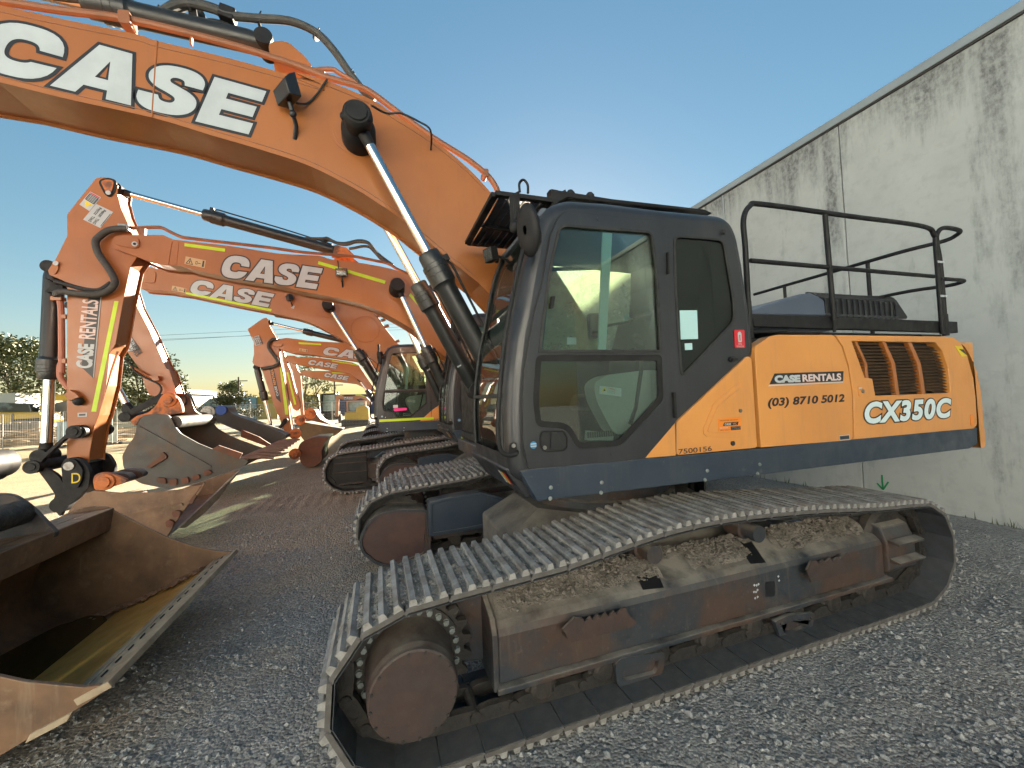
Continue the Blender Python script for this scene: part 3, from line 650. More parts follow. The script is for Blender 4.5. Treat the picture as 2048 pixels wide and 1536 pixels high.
# ------------------------------------------------------------------ upper structure: cab, house, platform
CABY0, CABY1 = 2.30, 3.28
def cab(root):
    side = [(0.833, 1.401), (0.814, 1.538), (0.816, 1.777), (0.833, 1.969), (0.875, 2.226), (0.926, 2.425), (0.97, 2.626), (1.028, 2.843), (1.087, 2.976), (1.145, 3.041), (1.238, 3.078), (1.512, 3.094), (1.977, 3.098), (2.513, 3.117), (2.58, 3.09), (2.621, 3.008), (2.657, 2.803), (2.686, 2.536), (2.704, 2.367), (2.72, 2.131), (1.995, 1.621), (1.724, 1.402)]
    side = round_poly(side, .03, 3)
    n = len(side); RR = .075; s = 1 if area2(side) > 0 else -1
    prof = [(0, 0)]
    nar = [Vector((0, 0))]*n
    P = [Vector(p) for p in side]; NR = []
    for i in range(n):
        a = (P[i]-P[i-1]).normalized(); b = (P[(i+1) % n]-P[i]).normalized(); m = Vector((a.y+b.y, -a.x-b.x))*s; m.normalize(); NR.append(m)
    rows = []
    for k in range(6): t = math.pi/2*k/5; rows.append((CABY0+RR*(1-math.cos(t)), RR*math.sin(t)))
    rows += [(CABY0+.115, RR), (CABY1-.115, RR)]
    for k in range(6): t = math.pi/2*(5-k)/5; rows.append((CABY1-RR*(1-math.cos(t)), RR*math.sin(t)))
    V = [(P[i].x+NR[i].x*o, y, P[i].y+NR[i].y*o) for (y, o) in rows for i in range(n)]
    zt = max(p.y for p in P); zb = min(p.y for p in P); xm = min(p.x for p in P)
    front = lambda i: NR[i].x < -.62 and NR[(i+1) % n].x < -.62 and min(P[i].y, P[(i+1) % n].y) > zb+.04
    F = [(r*n+i, r*n+(i+1) % n, (r+1)*n+(i+1) % n, (r+1)*n+i) for r in range(len(rows)-1) for i in range(n) if not (r == 6 and front(i))]
    win_u = round_poly([(0.956, 2.127), (0.988, 2.325), (1.059, 2.679), (1.137, 2.956), (1.861, 2.98), (1.888, 2.68), (1.885, 2.125)], .06, 5, (3, 4))
    win_l = round_poly([(0.939, 2.111), (1.887, 2.107), (1.883, 1.791), (1.517, 1.499), (1.197, 1.504), (1.121, 1.638), (0.919, 1.664), (0.905, 1.831)], .045, 4)
    win_r = round_poly([(2.056, 2.973), (2.526, 2.986), (2.588, 2.53), (2.586, 2.362), (2.053, 1.94), (2.043, 2.576)], .06, 4)
    g = M(); g.add(V, F, 0, True)
    back = [(a, b) for a, b in side]
    g.slab(side, CABY0, CABY0+.035, [inset(win_u, -.012), inset(win_l, -.012), inset(win_r, -.004)])
    fw_ = [(1.533, 3.1), (2.626, 3.133), (2.589, 2.255), (1.4, 2.256)]
    g.slab(side, CABY1-.035, CABY1, [round_poly(fw_, .05)])
    body = g.build("cab_frame", CHAR, root, angle=30)
    M().slab(inset(round_poly(fw_, .05), -.01), 3.255, 3.261).build("far_window", GLF, root)
    # front: frame bars and the two panes, standing on the curved front line
    fr = [i for i in range(n) if front(i)]
    line = [(P[i].x+NR[i].x*(RR-.012), P[i].y+NR[i].y*(RR-.012)) for i in fr]
    g = M(); q = len(line); V = [(a, y, b) for a, b in line for y in (CABY0+.10, CABY1-.10)]
    g.add(V, [(2*i, 2*i+1, 2*i+3, 2*i+2) for i in range(q-1)], 0, True); g.build("windscreen", GLS, root)
    g = M(); zd = [(0.708, 1.922)][0][1]
    k = min(range(q), key=lambda i: abs(line[i][1]-1.86)); xd = line[k][0]
    g.box(xd-.02, xd+.012, CABY0+.1, CABY1-.1, 1.855, 1.88)
    for yy in (CABY0+.118, CABY1-.118): g.tube([(a-.012, yy, b) for a, b in line], .012, 8)
    g.build("windscreen_seal", RUB, root)
    # door: a separate leaf a finger proud of the frame
    door = round_poly([(0.858, 1.411), (0.831, 1.558), (0.837, 1.834), (0.859, 2.015), (0.901, 2.209), (0.949, 2.396), (1.004, 2.561), (1.038, 2.723), (1.078, 2.878), (1.131, 2.995), (1.192, 3.043), (1.959, 3.06), (1.975, 2.928), (1.972, 2.568), (1.965, 2.163), (1.966, 1.876), (1.97, 1.645), (1.959, 1.398), (1.686, 1.403)], .03, 3, (0, 9, 10, 11, 16, 17))
    g = M(); g.slab(door, 2.284, 2.300, [win_u, win_l]); dr = g.build("cab_door", CHAR, root, bevel=.006); g = M(); g.slab(inset(door, -.010), 2.2965, 2.299, [inset(door, .004)]); g.build("door_gap_seal", DBK, dr)
    M().slab(win_u, 2.296, 2.301).build("door_upper_glass", GLS, dr); M().slab(win_l, 2.296, 2.301).build("door_lower_glass", GLS, dr)
    g = M(); g.slab(inset(win_u, -.002), 2.277, 2.294, [inset(win_u, .016)]); g.build("window_seal", RUB, dr, bevel=.003)
    g = M(); g.slab(win_l, 2.290, 2.2955, [inset(win_l, .040)]); g.build("window_seal", BLK, dr)
    a = [(1.472, 2.944), (1.546, 2.945), (1.451, 2.135), (1.392, 2.135)]; M().slab(a, 2.303, 2.315).build("sliding_window_edge", pmat("slider_edge_glass", (.35, .48, .48), None, rough=.2), dr)
    a = [(1.059, 2.483), (1.084, 2.484), (1.066, 2.405), (1.044, 2.404)]; M().slab(a, 2.27, 2.294).build("window_catch", BLK, dr, bevel=.004)
    hd = round_poly([(0.952, 1.638), (1.101, 1.633), (1.128, 1.585), (1.121, 1.521), (1.095, 1.501), (0.962, 1.505), (0.937, 1.541), (0.937, 1.608)], .02, 4)
    g = M(); g.ring(hd, .008, 2.272, 2.284, 0); g.slab(inset(hd, .006), 2.279, 2.283, (), 1); a = [(1.009, 1.623), (1.051, 1.62), (1.056, 1.601), (1.085, 1.54), (1.041, 1.522), (1.004, 1.527)]; g.slab(a, 2.262, 2.277, (), 1)
    c = [(0.966, 1.534)][0]; g.lathe([(.012, 0), (.012, .01)], (c[0], 2.27, c[1]), (c[0], 9, c[1]), 14, 2); g.build("door_handle", [BLK, DBK, STL], dr, bevel=.002)
    c = [(0.895, 1.555)][0]; g = M(); g.lathe([(.022, 0), (.022, .002)], (c[0], 2.2815, c[1]), (c[0], 9, c[1]), 24, 0)
    for dz in (-.007, .007): g.box(c[0]-.018, c[0]+.018, 2.2795, 2.281, c[1]+dz-.0035, c[1]+dz+.0035, 1)
    g.build("round_sticker", [pmat("blue_decal", (.03, .22, .42), None, rough=.4), WHT], dr)
    tri = [(1.961, 1.624), (1.954, 1.402), (1.703, 1.407)]; M().slab(tri, 2.2805, 2.2835).build("orange_door_corner", ORB, dr)
    for s in ([(1.969, 2.835), (1.98, 2.836), (1.976, 2.679), (1.96, 2.678)], [(1.95, 1.843), (1.969, 1.843), (1.97, 1.662), (1.951, 1.663)]): M().slab(s, 2.262, 2.290).build("door_hinge", BLK, root, bevel=.004)
    c = [(1.453, 1.454)][0]; g = M(); g.lathe([(.014, 0), (.012, .006)], (c[0], 2.278, c[1]), (c[0], 9, c[1]), 16); g.build("door_stop", CHAR, dr)
    # rear side window with its paper stickers
    g = M(); g.slab(win_r, 2.304, 2.309); g.build("rear_side_window", GLD, root)
    g = M(); g.slab(inset(win_r, -.006), 2.293, 2.304, [inset(win_r, .014)]); g.build("window_seal", RUB, root, bevel=.003)
    g = M(); g.slab([(2.075, 2.429), (2.233, 2.435), (2.227, 2.224), (2.072, 2.219)], 2.3005, 2.303); g.slab([(2.104, 2.19), (2.171, 2.193), (2.17, 2.145), (2.104, 2.142)], 2.3005, 2.303); g.build("paper_notice", pmat("pale_paper", (.40, .62, .62), None, rough=.7), root)
    # fire extinguisher sign
    p = [(2.569, 2.295), (2.672, 2.297), (2.667, 2.158), (2.567, 2.158)]; g = M(); g.slab(round_poly(p, .01), 2.294, 2.298, (), 0)
    o, U, V, w = frame(p[3], p[2], 2.2935); c = (p[0][0]+p[1][0]+p[2][0]+p[3][0])/4; zc = (p[0][1]+p[2][1])/2; hh = p[0][1]-p[3][1]
    g.slab(round_poly([(c-.018, zc-hh*.18), (c+.018, zc-hh*.18), (c+.018, zc+hh*.30), (c+.008, zc+hh*.40), (c-.008, zc+hh*.40), (c-.018, zc+hh*.30)], .01), 2.2915, 2.294, (), 1)
    g.slab([(c-.006, zc-hh*.1), (c+.004, zc-hh*.1), (c+.004, zc+hh*.22), (c-.006, zc+hh*.22)], 2.2905, 2.2915, (), 0)
    g.text("FIRE", (c-.018, 2.293, zc-hh*.34), U, V, .036, .016, 1); g.text("EXTINGUISHER", (c-.036, 2.293, zc-hh*.46), U, V, .072, .012, 1)
    g.build("fire_extinguisher_sign", [RED, WHT], root)
    c = [(2.529, 2.072)][0]; g = M(); e = [(c[0]+.032*math.cos(t), c[1]+.021*math.sin(t)) for t in [2*math.pi*k/24 for k in range(24)]]
    g.slab(e, 2.285, 2.30, (), 0); g.slab(inset(e, .006), 2.282, 2.285, [inset(e, .012)], 1); g.slab([(2.508, 2.074), (2.561, 2.078), (2.564, 2.06), (2.509, 2.055)], 2.27, 2.284, (), 0); g.build("panel_latch", [BLK, CHAR], root)
    c = [(2.517, 3.041)][0]; g = M(); g.lathe([(.016, 0), (.02, .01), (.012, .02)], (c[0], 2.28, c[1]), (c[0], 9, c[1]), 14); g.build("rubber_stop", RUB, root)
    c = [(1.432, 3.022)][0]; g = M(); g.lathe([(.012, 0), (.012, .006)], (c[0], 2.281, c[1]), (c[0], 9, c[1]), 14); g.build("roof_bolt", CHAR, root)
    # grab handle beside the windscreen
    p = [(0.857, 2.741), (0.819, 2.616), (0.758, 2.371), (0.712, 2.162), (0.677, 1.913), (0.655, 1.695), (0.657, 1.58), (0.679, 1.532), (0.715, 1.517), (0.758, 1.519)]; g = M(); g.tube(smooth_path(at3(p, 2.22), 5), .014, 10); e = p[-1]
    g.tube([(e[0], 2.22, e[1]), (e[0]+.03, 2.29, e[1])], .014, 10); g.slab(round_poly([(e[0]-.03, e[1]-.025), (e[0]+.03, e[1]-.025), (e[0]+.03, e[1]+.06), (e[0]-.01, e[1]+.06)], .015), 2.285, 2.30)
    g.lathe([(.013, 0), (.013, .01)], (e[0]+.008, 2.276, e[1]+.042), (e[0]+.008, 9, e[1]+.042), 10, 1); g.build("grab_handle", [BLK, STL], root)
    # mirror on the front corner post
    c = [(0.878, 2.843)][0]; g = M(); ax = Vector((.88, .43, .22)).normalized()
    u = ax.cross(Vector((.25, 0, .97))).normalized(); v = u.cross(ax)
    V = []; F = []; C0 = Vector((c[0], 2.17, c[1]))
    for i in range(9):
        t = math.pi*i/8-math.pi/2
        for k in range(28):
            a = 2*math.pi*k/28; V.append(C0+ax*(.032*math.sin(t))+(u*math.cos(a)*.085+v*math.sin(a)*.155)*max(math.cos(t), .02)**.45)
    for i in range(8):
        for k in range(28): F.append((i*28+k, i*28+(k+1) % 28, (i+1)*28+(k+1) % 28, (i+1)*28+k))
    g.add(V, F, 0, True); b = [(0.976, 2.856)][0]; g.tube([tuple(C0), (b[0], 2.29, b[1])], .014, 8); g.slab(round_poly([(b[0]-.04, b[1]-.04), (b[0]+.03, b[1]-.04), (b[0]+.03, b[1]+.04), (b[0]-.04, b[1]+.02)], .012), 2.27, 2.30)
    g.build("side_mirror", BLK, root)
    c = [(0.858, 2.939)][0]; d = [(0.867, 3.088)][0]; g = M(); g.tube([(c[0], 2.35, c[1]), (d[0], 2.35, d[1])], .012, 8); g.ball((c[0], 2.35, c[1]), .045, 12, 0, (.8, .8, 1)); g.obox((d[0], 2.36, d[1]-.03), Vector((.006, .012, 0)), Vector((-.02, .04, 0)), Vector((0, 0, .10))); g.build("mirror_bracket", BLK, root, bevel=.004)
    # roof guard with louvred visor reaching forward
    z0 = 3.19; g = M(); x0, x1, ya, yb = .765, 1.17, 2.45, 3.29
    for a, b in (((x0, ya), (x0, yb)), ((x0, yb), (x1, yb)), ((x1, yb), (x1, ya)), ((x1, ya), (x0, ya))): g.bar((a[0], a[1], z0), (b[0], b[1], z0), .03, .05, side=(0, 0, 1))
    g.bar((x0, 2.95, z0+.02), (x1, 2.95, z0-.02), .03, .03, side=(0, 0, 1)); vis = g.build("visor_frame", BLK, root, bevel=.004)
    for k in range(6):
        x = x0+.05+k*.058; p = [(x+.03*math.sin(math.pi*t/10), ya+(yb-ya)*t/10, z0+.035*math.sin(math.pi*t/10)) for t in range(11)]; V = []
        for q in p: V += [(q[0]-.03, q[1], q[2]-.022), (q[0]+.055, q[1], q[2]+.016), (q[0]+.056, q[1], q[2]+.010), (q[0]-.029, q[1], q[2]-.028)]
        F = [(4*i+j, 4*i+(j+1) % 4, 4*i+4+(j+1) % 4, 4*i+4+j) for i in range(10) for j in range(4)]; g = M(); g.add(V, F, 0, True); g.build("visor_louvre", NAVY, vis)
    top = [(1.186, 3.279), (1.653, 3.27), (2.28, 3.286), (2.514, 3.29), (2.592, 3.269), (2.511, 3.256), (2.278, 3.261), (1.652, 3.24), (1.184, 3.237)]; g = M(); g.slab(top, 2.45, 3.29); rg_ = g.build("roof_guard", BLK, root, bevel=.006)
    g = M(); g.bar((1.17, 2.46, z0), (top[0][0]+.1, 2.46, top[0][1]-.02), .05, .05)
    for u, v in ((650, 190), (770, 190), (895, 205), (1600, 315)):
        c = [(1.245, 3.323), (1.399, 3.343), (1.564, 3.346), (2.613, 3.33)][(650, 770, 895, 1600).index(u)]; g.lathe([(.035, 0), (.035, .03), (.02, .05)], (c[0], 2.6, c[1]-.02), (c[0], 2.6, 9), 12)
    g.build("guard_bolt", BLK, rg_)
    c = [(1.191, 3.176), (1.195, 3.272)]; M().bar((c[0][0], 2.46, c[0][1]-.03), (c[1][0], 2.46, c[1][1]), .04, .05).build("guard_post", BLK, rg_)
    c = [(0.989, 3.284)][0]; g = M(); g.pipe([(c[0]-.03, 2.5, c[1]-.03), (c[0]-.03, 2.5, c[1]+.03), (c[0], 2.5, c[1]+.06), (c[0]+.03, 2.5, c[1]+.03), (c[0]+.03, 2.5, c[1]-.03)], .009, 8); g.build("lifting_eye", BLK, rg_)
    # work lamp hanging under the visor
    c = [(0.912, 3.03)][0]; C0 = Vector((c[0], 3.1, c[1])); d = Vector((-.86, -.35, -.18)).normalized(); u = d.cross(Z).normalized(); v = u.cross(d)
    g = M(); g.obox(C0, d*.035, u*.055, v*.055, 0); g.obox(C0+d*.037, d*.004, u*.045, v*.045, 1); g.tube([C0-d*.03, C0-d*.06+Vector((.05, 0, -.02)), (c[0]+.16, 3.12, c[1]-.02)], .012, 8); g.ball(C0-d*.05-v*.05, .02, 8); g.build("work_lamp", [BLK, LENS], root, bevel=.008)
    # what shows inside the cab
    g = M(); g.box(.92, 2.05, 2.34, 3.24, 1.41, 1.45); g.build("cab_floor", SEAT, root)
    g = M(); g.slab(round_poly([(2.0, 1.45), (2.1, 1.45), (2.45, 2.3), (2.45, 3.02), (2.35, 3.02), (2.3, 2.4)], .03), 2.36, 3.22); g.build("cab_rear_panel", SEAT, root)
    g = M(); g.slab(round_poly([(1.02, 3.03), (1.05, 3.09), (2.4, 3.06), (2.4, 3.0)], .02), 2.36, 3.22); g.build("headlining", pmat("headlining_grey", (.10, .12, .15), None, rough=.9), root)
    a = 2.62; g = M(); g.slab(round_poly([(1.55, 1.72), (2.0, 1.70), (2.02, 1.83), (1.6, 1.86)], .05), a, a+.48); g.slab(round_poly([(1.92, 1.80), (2.06, 1.80), (2.22, 2.45), (2.10, 2.50), (2.0, 2.2)], .06), a, a+.48); g.slab(round_poly([(2.14, 2.52), (2.22, 2.50), (2.27, 2.72), (2.18, 2.74)], .03), a+.1, a+.38); g.box(1.6, 2.0, a+.05, a+.43, 1.45, 1.72); g.build("operator_seat", SEAT, root, bevel=.02)
    p = [(1.412, 1.929), (1.516, 1.982), (1.864, 2.013), (2.025, 1.999), (2.019, 1.787), (1.731, 1.616), (1.608, 1.553), (1.545, 1.588), (1.43, 1.8)]; g = M(); g.slab(round_poly(p, .05, 5), 2.42, 2.56); con = g.build("left_console", GREY, root, bevel=.02)
    p = [(1.458, 1.909), (1.63, 1.885), (1.627, 1.827), (1.452, 1.853)]; g = M(); g.slab(p, 2.413, 2.417, (), 0); q = p[0]; g.face([(p[0][0]+.01, p[3][1]+.012), (p[0][0]+.055, p[3][1]+.010), (p[0][0]+.033, p[0][1]-.008)], (), 1, (0, 2.412, 0)); g.face([(p[0][0]+.024, p[3][1]+.018), (p[0][0]+.042, p[3][1]+.018), (p[0][0]+.033, p[0][1]-.02)], (), 2, (0, 2.411, 0))
    o, U, V, w = frame((p[3][0]+.07, p[3][1]+.03), (p[2][0], p[2][1]+.03), 2.412); g.text("WARNING", o, U, V, .06, .014, 3)
    for k in range(2): g.text("lever lock before leaving", Vector(o)-V*(.012+.012*k), U, V, .06, .007, 2)
    g.build("warning_sticker", [WHT, YEL, DBK, RED], con)
    p = [(1.786, 2.01), (1.813, 2.009), (1.748, 1.742), (1.695, 1.623), (1.669, 1.635), (1.729, 1.754)]; M().slab(p, 2.40, 2.412).build("console_strap", SEAT, con)
    p = [(1.359, 1.603), (1.577, 1.572), (1.567, 1.517), (1.35, 1.539)]; g = M(); g.slab(p, 2.45, 2.47, (), 0)
    for k in range(12):
        x = p[0][0]+(p[1][0]-p[0][0])*(k+.5)/12; g.box(x-.006, x+.006, 2.445, 2.45, p[3][1]+.012, p[0][1]-.012, 1)
    g.build("heater_grille", [GREY, DBK], root)
    c = [(1.905, 2.173), (1.876, 2.277), (1.961, 2.271)]; g = M(); g.pipe([(c[0][0], 2.6, c[0][1]-.2), (c[0][0], 2.6, c[0][1]-.04), (c[0][0]-.02, 2.6, c[0][1]+.03)], .018, 8); g.pipe([(c[1][0], 2.6, c[1][1]), (c[1][0]+.03, 2.6, c[1][1]+.02), (c[2][0], 2.6, c[2][1]), (c[2][0]-.01, 2.6, c[2][1]-.05), (c[1][0]+.02, 2.6, c[1][1]-.04), (c[1][0], 2.6, c[1][1])], .012, 8); g.build("control_lever", SEAT, root)
    g = M(); g.box(1.0, 1.12, 3.0, 3.2, 1.45, 2.0); g.obox((1.05, 3.1, 2.12), Vector((.02, -.01, 0)), Vector((.03, .08, 0)), Vector((0, 0, .10))); g.build("monitor_post", SEAT, root, bevel=.01)
    for k in (0, 1): M().pipe([(1.12, 2.72+.14*k, 1.45), (1.10, 2.72+.14*k, 1.62), (1.02, 2.72+.14*k, 1.72)], .012, 8).build("pedal_lever", SEAT, root)
    p = [(2.184, 2.579), (2.38, 2.585), (2.349, 2.245), (2.154, 2.238)]; M().slab(p, 3.12, 3.13).build("pale_panel", pmat("pale_aqua_plastic", (.45, .62, .62), None, rough=.5), root)
    p = round_poly([(1.807, 2.58), (1.931, 2.584), (1.928, 2.383), (1.89, 2.352), (1.81, 2.351)], .03); g = M(); g.slab(p, 3.13, 3.16, (), 0); g.slab(inset(p, .02), 3.125, 3.13, (), 1); g.build("inside_mirror", [SEAT, CHR], root)
    for s in ([(2.04, 3.057), (2.065, 3.059), (1.994, 2.248), (1.97, 2.248)], [(2.477, 3.087), (2.526, 3.091), (2.523, 2.248), (2.473, 2.248)], [(1.508, 2.999), (2.577, 3.094), (2.576, 3.071), (1.507, 2.975)]): M().slab(s, 3.20, 3.24).build("far_window_frame", SEAT, root)
    p = [(1.842, 2.423), (2.223, 2.492)]; g = M(); g.tube([(p[0][0], 2.9, p[0][1]), (p[1][0], 2.9, p[1][1])], .012, 8); g.build("inner_rail", SEAT, root)
    p = [(1.237, 2.247), (1.307, 2.247), (1.306, 2.199), (1.235, 2.198)]; M().slab(p, 2.44, 2.442).build("inner_notice", WHT, root)
    g = M(); g.slab(round_poly([(1.1, 2.05), (1.32, 2.05), (1.32, 2.42), (1.08, 2.42)], .03), 3.42, 3.45, (), 0, (0, 0, 0), X, Z, Y); g.build("far_mirror", BLK, root)

def house(root):
    yn, yf = 2.28, 5.04
    # revolving frame: dark blue beam, bolts, front apron under the cab
    p = [(0.8, 1.404), (0.885, 1.41), (1.698, 1.4), (2.722, 1.386), (5.087, 1.377), (5.625, 1.367), (5.602, 1.205), (5.469, 1.172), (2.706, 1.191), (0.988, 1.213), (0.905, 1.211)]; g = M(); g.slab(p, yn, yn+.09); fr = g.build("revolving_frame", NAVY, root, bevel=.014, seg=3)
    g = M(); g.box(.95, 5.55, yn+.10, yf, 1.225, 1.36); g.build("frame_floor", FRM, root, bevel=.01)
    g = M(); g.slab([(.735, 1.405), (.80, 1.418), (.92, 1.40), (.92, 1.215), (.86, 1.22)], yn+.092, 3.34); ap = g.build("cab_apron", CHAR, root, bevel=.012)
    d = Vector((.125, 0, -.185)).normalized(); g = M()
    for k, (m, a, b) in enumerate(((0, .0, .16), (1, .01, .05), (2, .055, .09), (3, .10, .15))):
        y0 = 2.40; V = [Vector((.732, y0+u, 1.40))+d*(.012+v)+Vector((-.003-.001*k, 0, -.002-.001*k)) for u, v in ((a, .01), (b, .01), (b, .11), (a, .11))]; g.add(V, [(0, 1, 2, 3)], m)
    g.build("service_sticker", [DBK, RED, YEL, WHT], ap)
    g = M()
    for c in [(0.997, 1.286), (0.989, 1.22), (1.356, 1.279), (1.347, 1.215), (2.22, 1.271), (2.194, 1.209), (2.722, 1.27), (2.693, 1.204)]: g.lathe([(.013, 0), (.013, .004), (.009, .005), (.009, .011)], (c[0], yn-.0005, c[1]), (c[0], -9, c[1]), 10)
    g.build("frame_bolt", BOLT, fr)
    # side panels
    p1 = [(1.979, 1.636), (2.671, 2.094), (2.709, 2.077), (2.71, 1.397), (1.96, 1.403)]; g = M(); g.slab(round_poly(p1, .025, 3), yn, yn+.06); a = g.build("front_side_panel", ORB, root, bevel=.010, seg=3)
    pk = round_poly([(2.23, 1.547), (2.258, 1.595), (2.34, 1.727), (2.487, 1.813), (2.586, 1.863), (2.617, 1.809), (2.606, 1.542), (2.567, 1.516)], .03, 4)
    g = M(); g.slab(pk, yn-.012, yn-.001); g.slab(inset(pk, -.035), yn-.006, yn-.0005); g.build("locker_lid", ORB, a, bevel=.011, seg=3)
    c = [(2.55, 1.685)][0]; g = M(); g.lathe([(.014, 0), (.014, .008), (.006, .009)], (c[0], yn-.012, c[1]), (c[0], -9, c[1]), 16); g.build("panel_lock", STL, a)
    p = [(2.333, 1.636), (2.55, 1.638), (2.548, 1.541), (2.333, 1.543)]; g = M(); y = yn-.015; g.slab(p, y, y+.002, (), 0); o, U, V, w = frame(p[3], p[2], y-.001); h = p[0][1]-p[3][1]
    g.text("THIS MACHINE SERVICED BY", Vector(o)+V*h*.80+U*w*.06, U, V, w*.8, h*.09, 1); g.face([(.18*w, .42*h), (.84*w, .42*h), (.88*w, .68*h), (.25*w, .68*h)], (), 1, o, U, V, -Y, .001); g.logo(Vector(o)+U*w*.24+V*h*.46, U, V, w*.30, h*.17, 2, 1, lift=.0015); g.text("VIC", Vector(o)+U*w*.60+V*h*.47, U, V, w*.2, h*.16, 3, .02, lift=.002)
    g.text("03 9394", Vector(o)+U*w*.06+V*h*.22, U, V, w*.34, h*.12, 2, .01, lift=.001); g.text("after hours", Vector(o)+U*w*.06+V*h*.06, U, V, w*.40, h*.09, 1, lift=.001); g.face([(.52*w, .05*h), (.96*w, .05*h), (.96*w, .33*h), (.52*w, .33*h)], (), 1, o, U, V, -Y, .001)
    for k in range(2): g.text("parts service sales", Vector(o)+U*w*.55+V*h*(.10+.11*k), U, V, w*.38, h*.07, 2, lift=.002)
    g.build("dealer_sticker", [ORD, DBK, WHT, ORB], a)
    c = [(2.468, 1.448)][0]; g = M(); g.lathe([(.017, 0), (.017, .012)], (c[0], yn-.0, c[1]), (c[0], -9, c[1]), 18); g.build("rubber_plug", RUB, a)
    t = [(1.977, 1.408), (2.273, 1.408), (2.271, 1.444)]; o, U, V, w = frame(t[0], t[1], yn); g = M(); g.text("7500156", o, U, V, w, t[2][1]-t[1][1], 0, .012, lift=.002); g.build("fleet_number", DBK, a)
    # large door
    p2 = [(2.747, 2.166), (2.91, 2.247), (2.996, 2.261), (3.64, 2.267), (3.728, 2.168), (3.789, 1.993), (3.817, 1.749), (3.789, 1.403), (3.763, 1.378), (2.749, 1.395)]; g = M(); g.slab(round_poly(p2, .03, 3, (0, 1, 2, 3)), yn, yn+.09); b = g.build("pump_door", ORB, root, bevel=.018, seg=3)
    p = [(2.935, 1.955), (3.726, 1.96), (3.712, 1.876), (2.875, 1.873)]; g = M(); g.slab(p, yn-.003, yn-.001, (), 0); g.slab([(2.871, 1.868), (3.711, 1.871), (3.71, 1.863), (2.86, 1.858)], yn-.003, yn-.001, (), 1)
    t = [(2.929, 1.881), (3.209, 1.881), (3.21, 1.94)]; o, U, V, w = frame(t[0], t[1], yn-.003); g.text("CASE", o, U, V, w, t[2][1]-t[1][1], 1, .07, .0, .0015)
    t = [(3.232, 1.882), (3.689, 1.883), (3.691, 1.943)]; o, U, V, w = frame(t[0], t[1], yn-.003); g.text("RENTALS", o, U, V, w, t[2][1]-t[1][1], 2, .04, .0, .0015); g.build("rental_sign", [DBK, WHT, pmat("pale_pink_lettering", (.62, .50, .47), None, rough=.4)], b)
    t = [(2.845, 1.682), (3.717, 1.684), (3.719, 1.753)]; o, U, V, w = frame(t[0], t[1], yn); g = M(); g.text("(03) 8710 5012", o, U, V, w, (t[2][1]-t[1][1])*1.22, 0, .035, .18, .002); g.build("phone_number", DBK, b)
    # radiator door with grille
    p3 = [(3.66, 2.267), (5.158, 2.271), (5.337, 2.265), (5.462, 2.212), (5.552, 2.086), (5.624, 1.856), (5.641, 1.65), (5.625, 1.4), (5.563, 1.356), (3.788, 1.381), (3.809, 1.402), (3.837, 1.749), (3.809, 1.992), (3.747, 2.168)]
    gr = [(3.862, 2.216), (5.049, 2.209), (5.145, 2.133), (5.219, 1.957), (5.226, 1.725), (4.12, 1.738), (4.095, 1.889), (3.996, 1.899)]; g = M(); g.slab(p3, yn, yn+.09, [gr]); c = g.build("radiator_door", ORB, root, bevel=.016, seg=3)
    g = M(); g.slab(inset(gr, -.02), yn+.075, yn+.085); g.build("grille_back", DBK, c)
    xs0, xs1 = min(q[0] for q in gr), max(q[0] for q in gr); z0, z1 = min(q[1] for q in gr), max(q[1] for q in gr)
    def span(z):
        X_ = []
        for i in range(len(gr)):
            a_, b_ = gr[i], gr[(i+1) % len(gr)]
            if (a_[1]-z)*(b_[1]-z) < 0: X_.append(a_[0]+(z-a_[1])/(b_[1]-a_[1])*(b_[0]-a_[0]))
        return min(X_), max(X_)
    for k in range(17):
        z = z0+(z1-z0)*(k+.5)/17; h = (z1-z0)/17*.42; sp_ = [span(min(max(q, z0+.002), z1-.002)) for q in (z-h, z, z+h)]; a_, b_ = max(q[0] for q in sp_)+.012, min(q[1] for q in sp_)-.012
        M().slab([(yn+.018, z-h), (yn+.022, z-h-.003), (yn+.060, z+h*.7), (yn+.056, z+h*.7+.003)], a_-.01, b_+.01, (), 0, (0, 0, 0), Y, Z, X).build("grille_slat", VENT, c)
    for s in ([(3.913, 2.216), (3.949, 2.217), (4.063, 2.023), (4.065, 1.889), (4.028, 1.893), (4.026, 2.024)], [(4.281, 2.215), (4.329, 2.215), (4.446, 2.012), (4.473, 1.729), (4.424, 1.731), (4.394, 2.013)], [(4.645, 2.213), (4.701, 2.213), (4.823, 2.008), (4.86, 1.724), (4.802, 1.725), (4.766, 2.008)]): M().slab(s, yn+.010, yn+.05).build("grille_bar", OR, c, bevel=.006)
    p = [(3.892, 1.828), (4.046, 1.826), (4.046, 1.734), (3.893, 1.739)]; g = M(); g.slab(round_poly(p, .01), yn-.006, yn-.0005, (), 0); q = [(3.942, 1.783)][0]; g.lathe([(.016, 0), (.016, .008), (.007, .009)], (q[0], yn-.006, q[1]), (q[0], -9, q[1]), 16, 1); g.slab([(3.897, 1.818), (3.938, 1.819), (3.936, 1.805), (3.896, 1.805)], yn-.008, yn-.006, (), 2); g.build("panel_lock", [ORB, STL, WHT], c, bevel=.002)
    t = [(3.949, 1.5), (5.213, 1.488), (5.231, 1.667)]; o, U, V, w = frame(t[0], t[1], yn); g = M(); g.text("CX350C", Vector(o)+Vector((0, 0, -.0)), U, V, w, (t[2][1]-t[1][1])*1.06, 0, .045, .22, .003, under=(1, .045)); g.build("model_lettering", [pmat("pale_blue_white_decal", (.60, .72, .74), None, rough=.4), DBK], c)
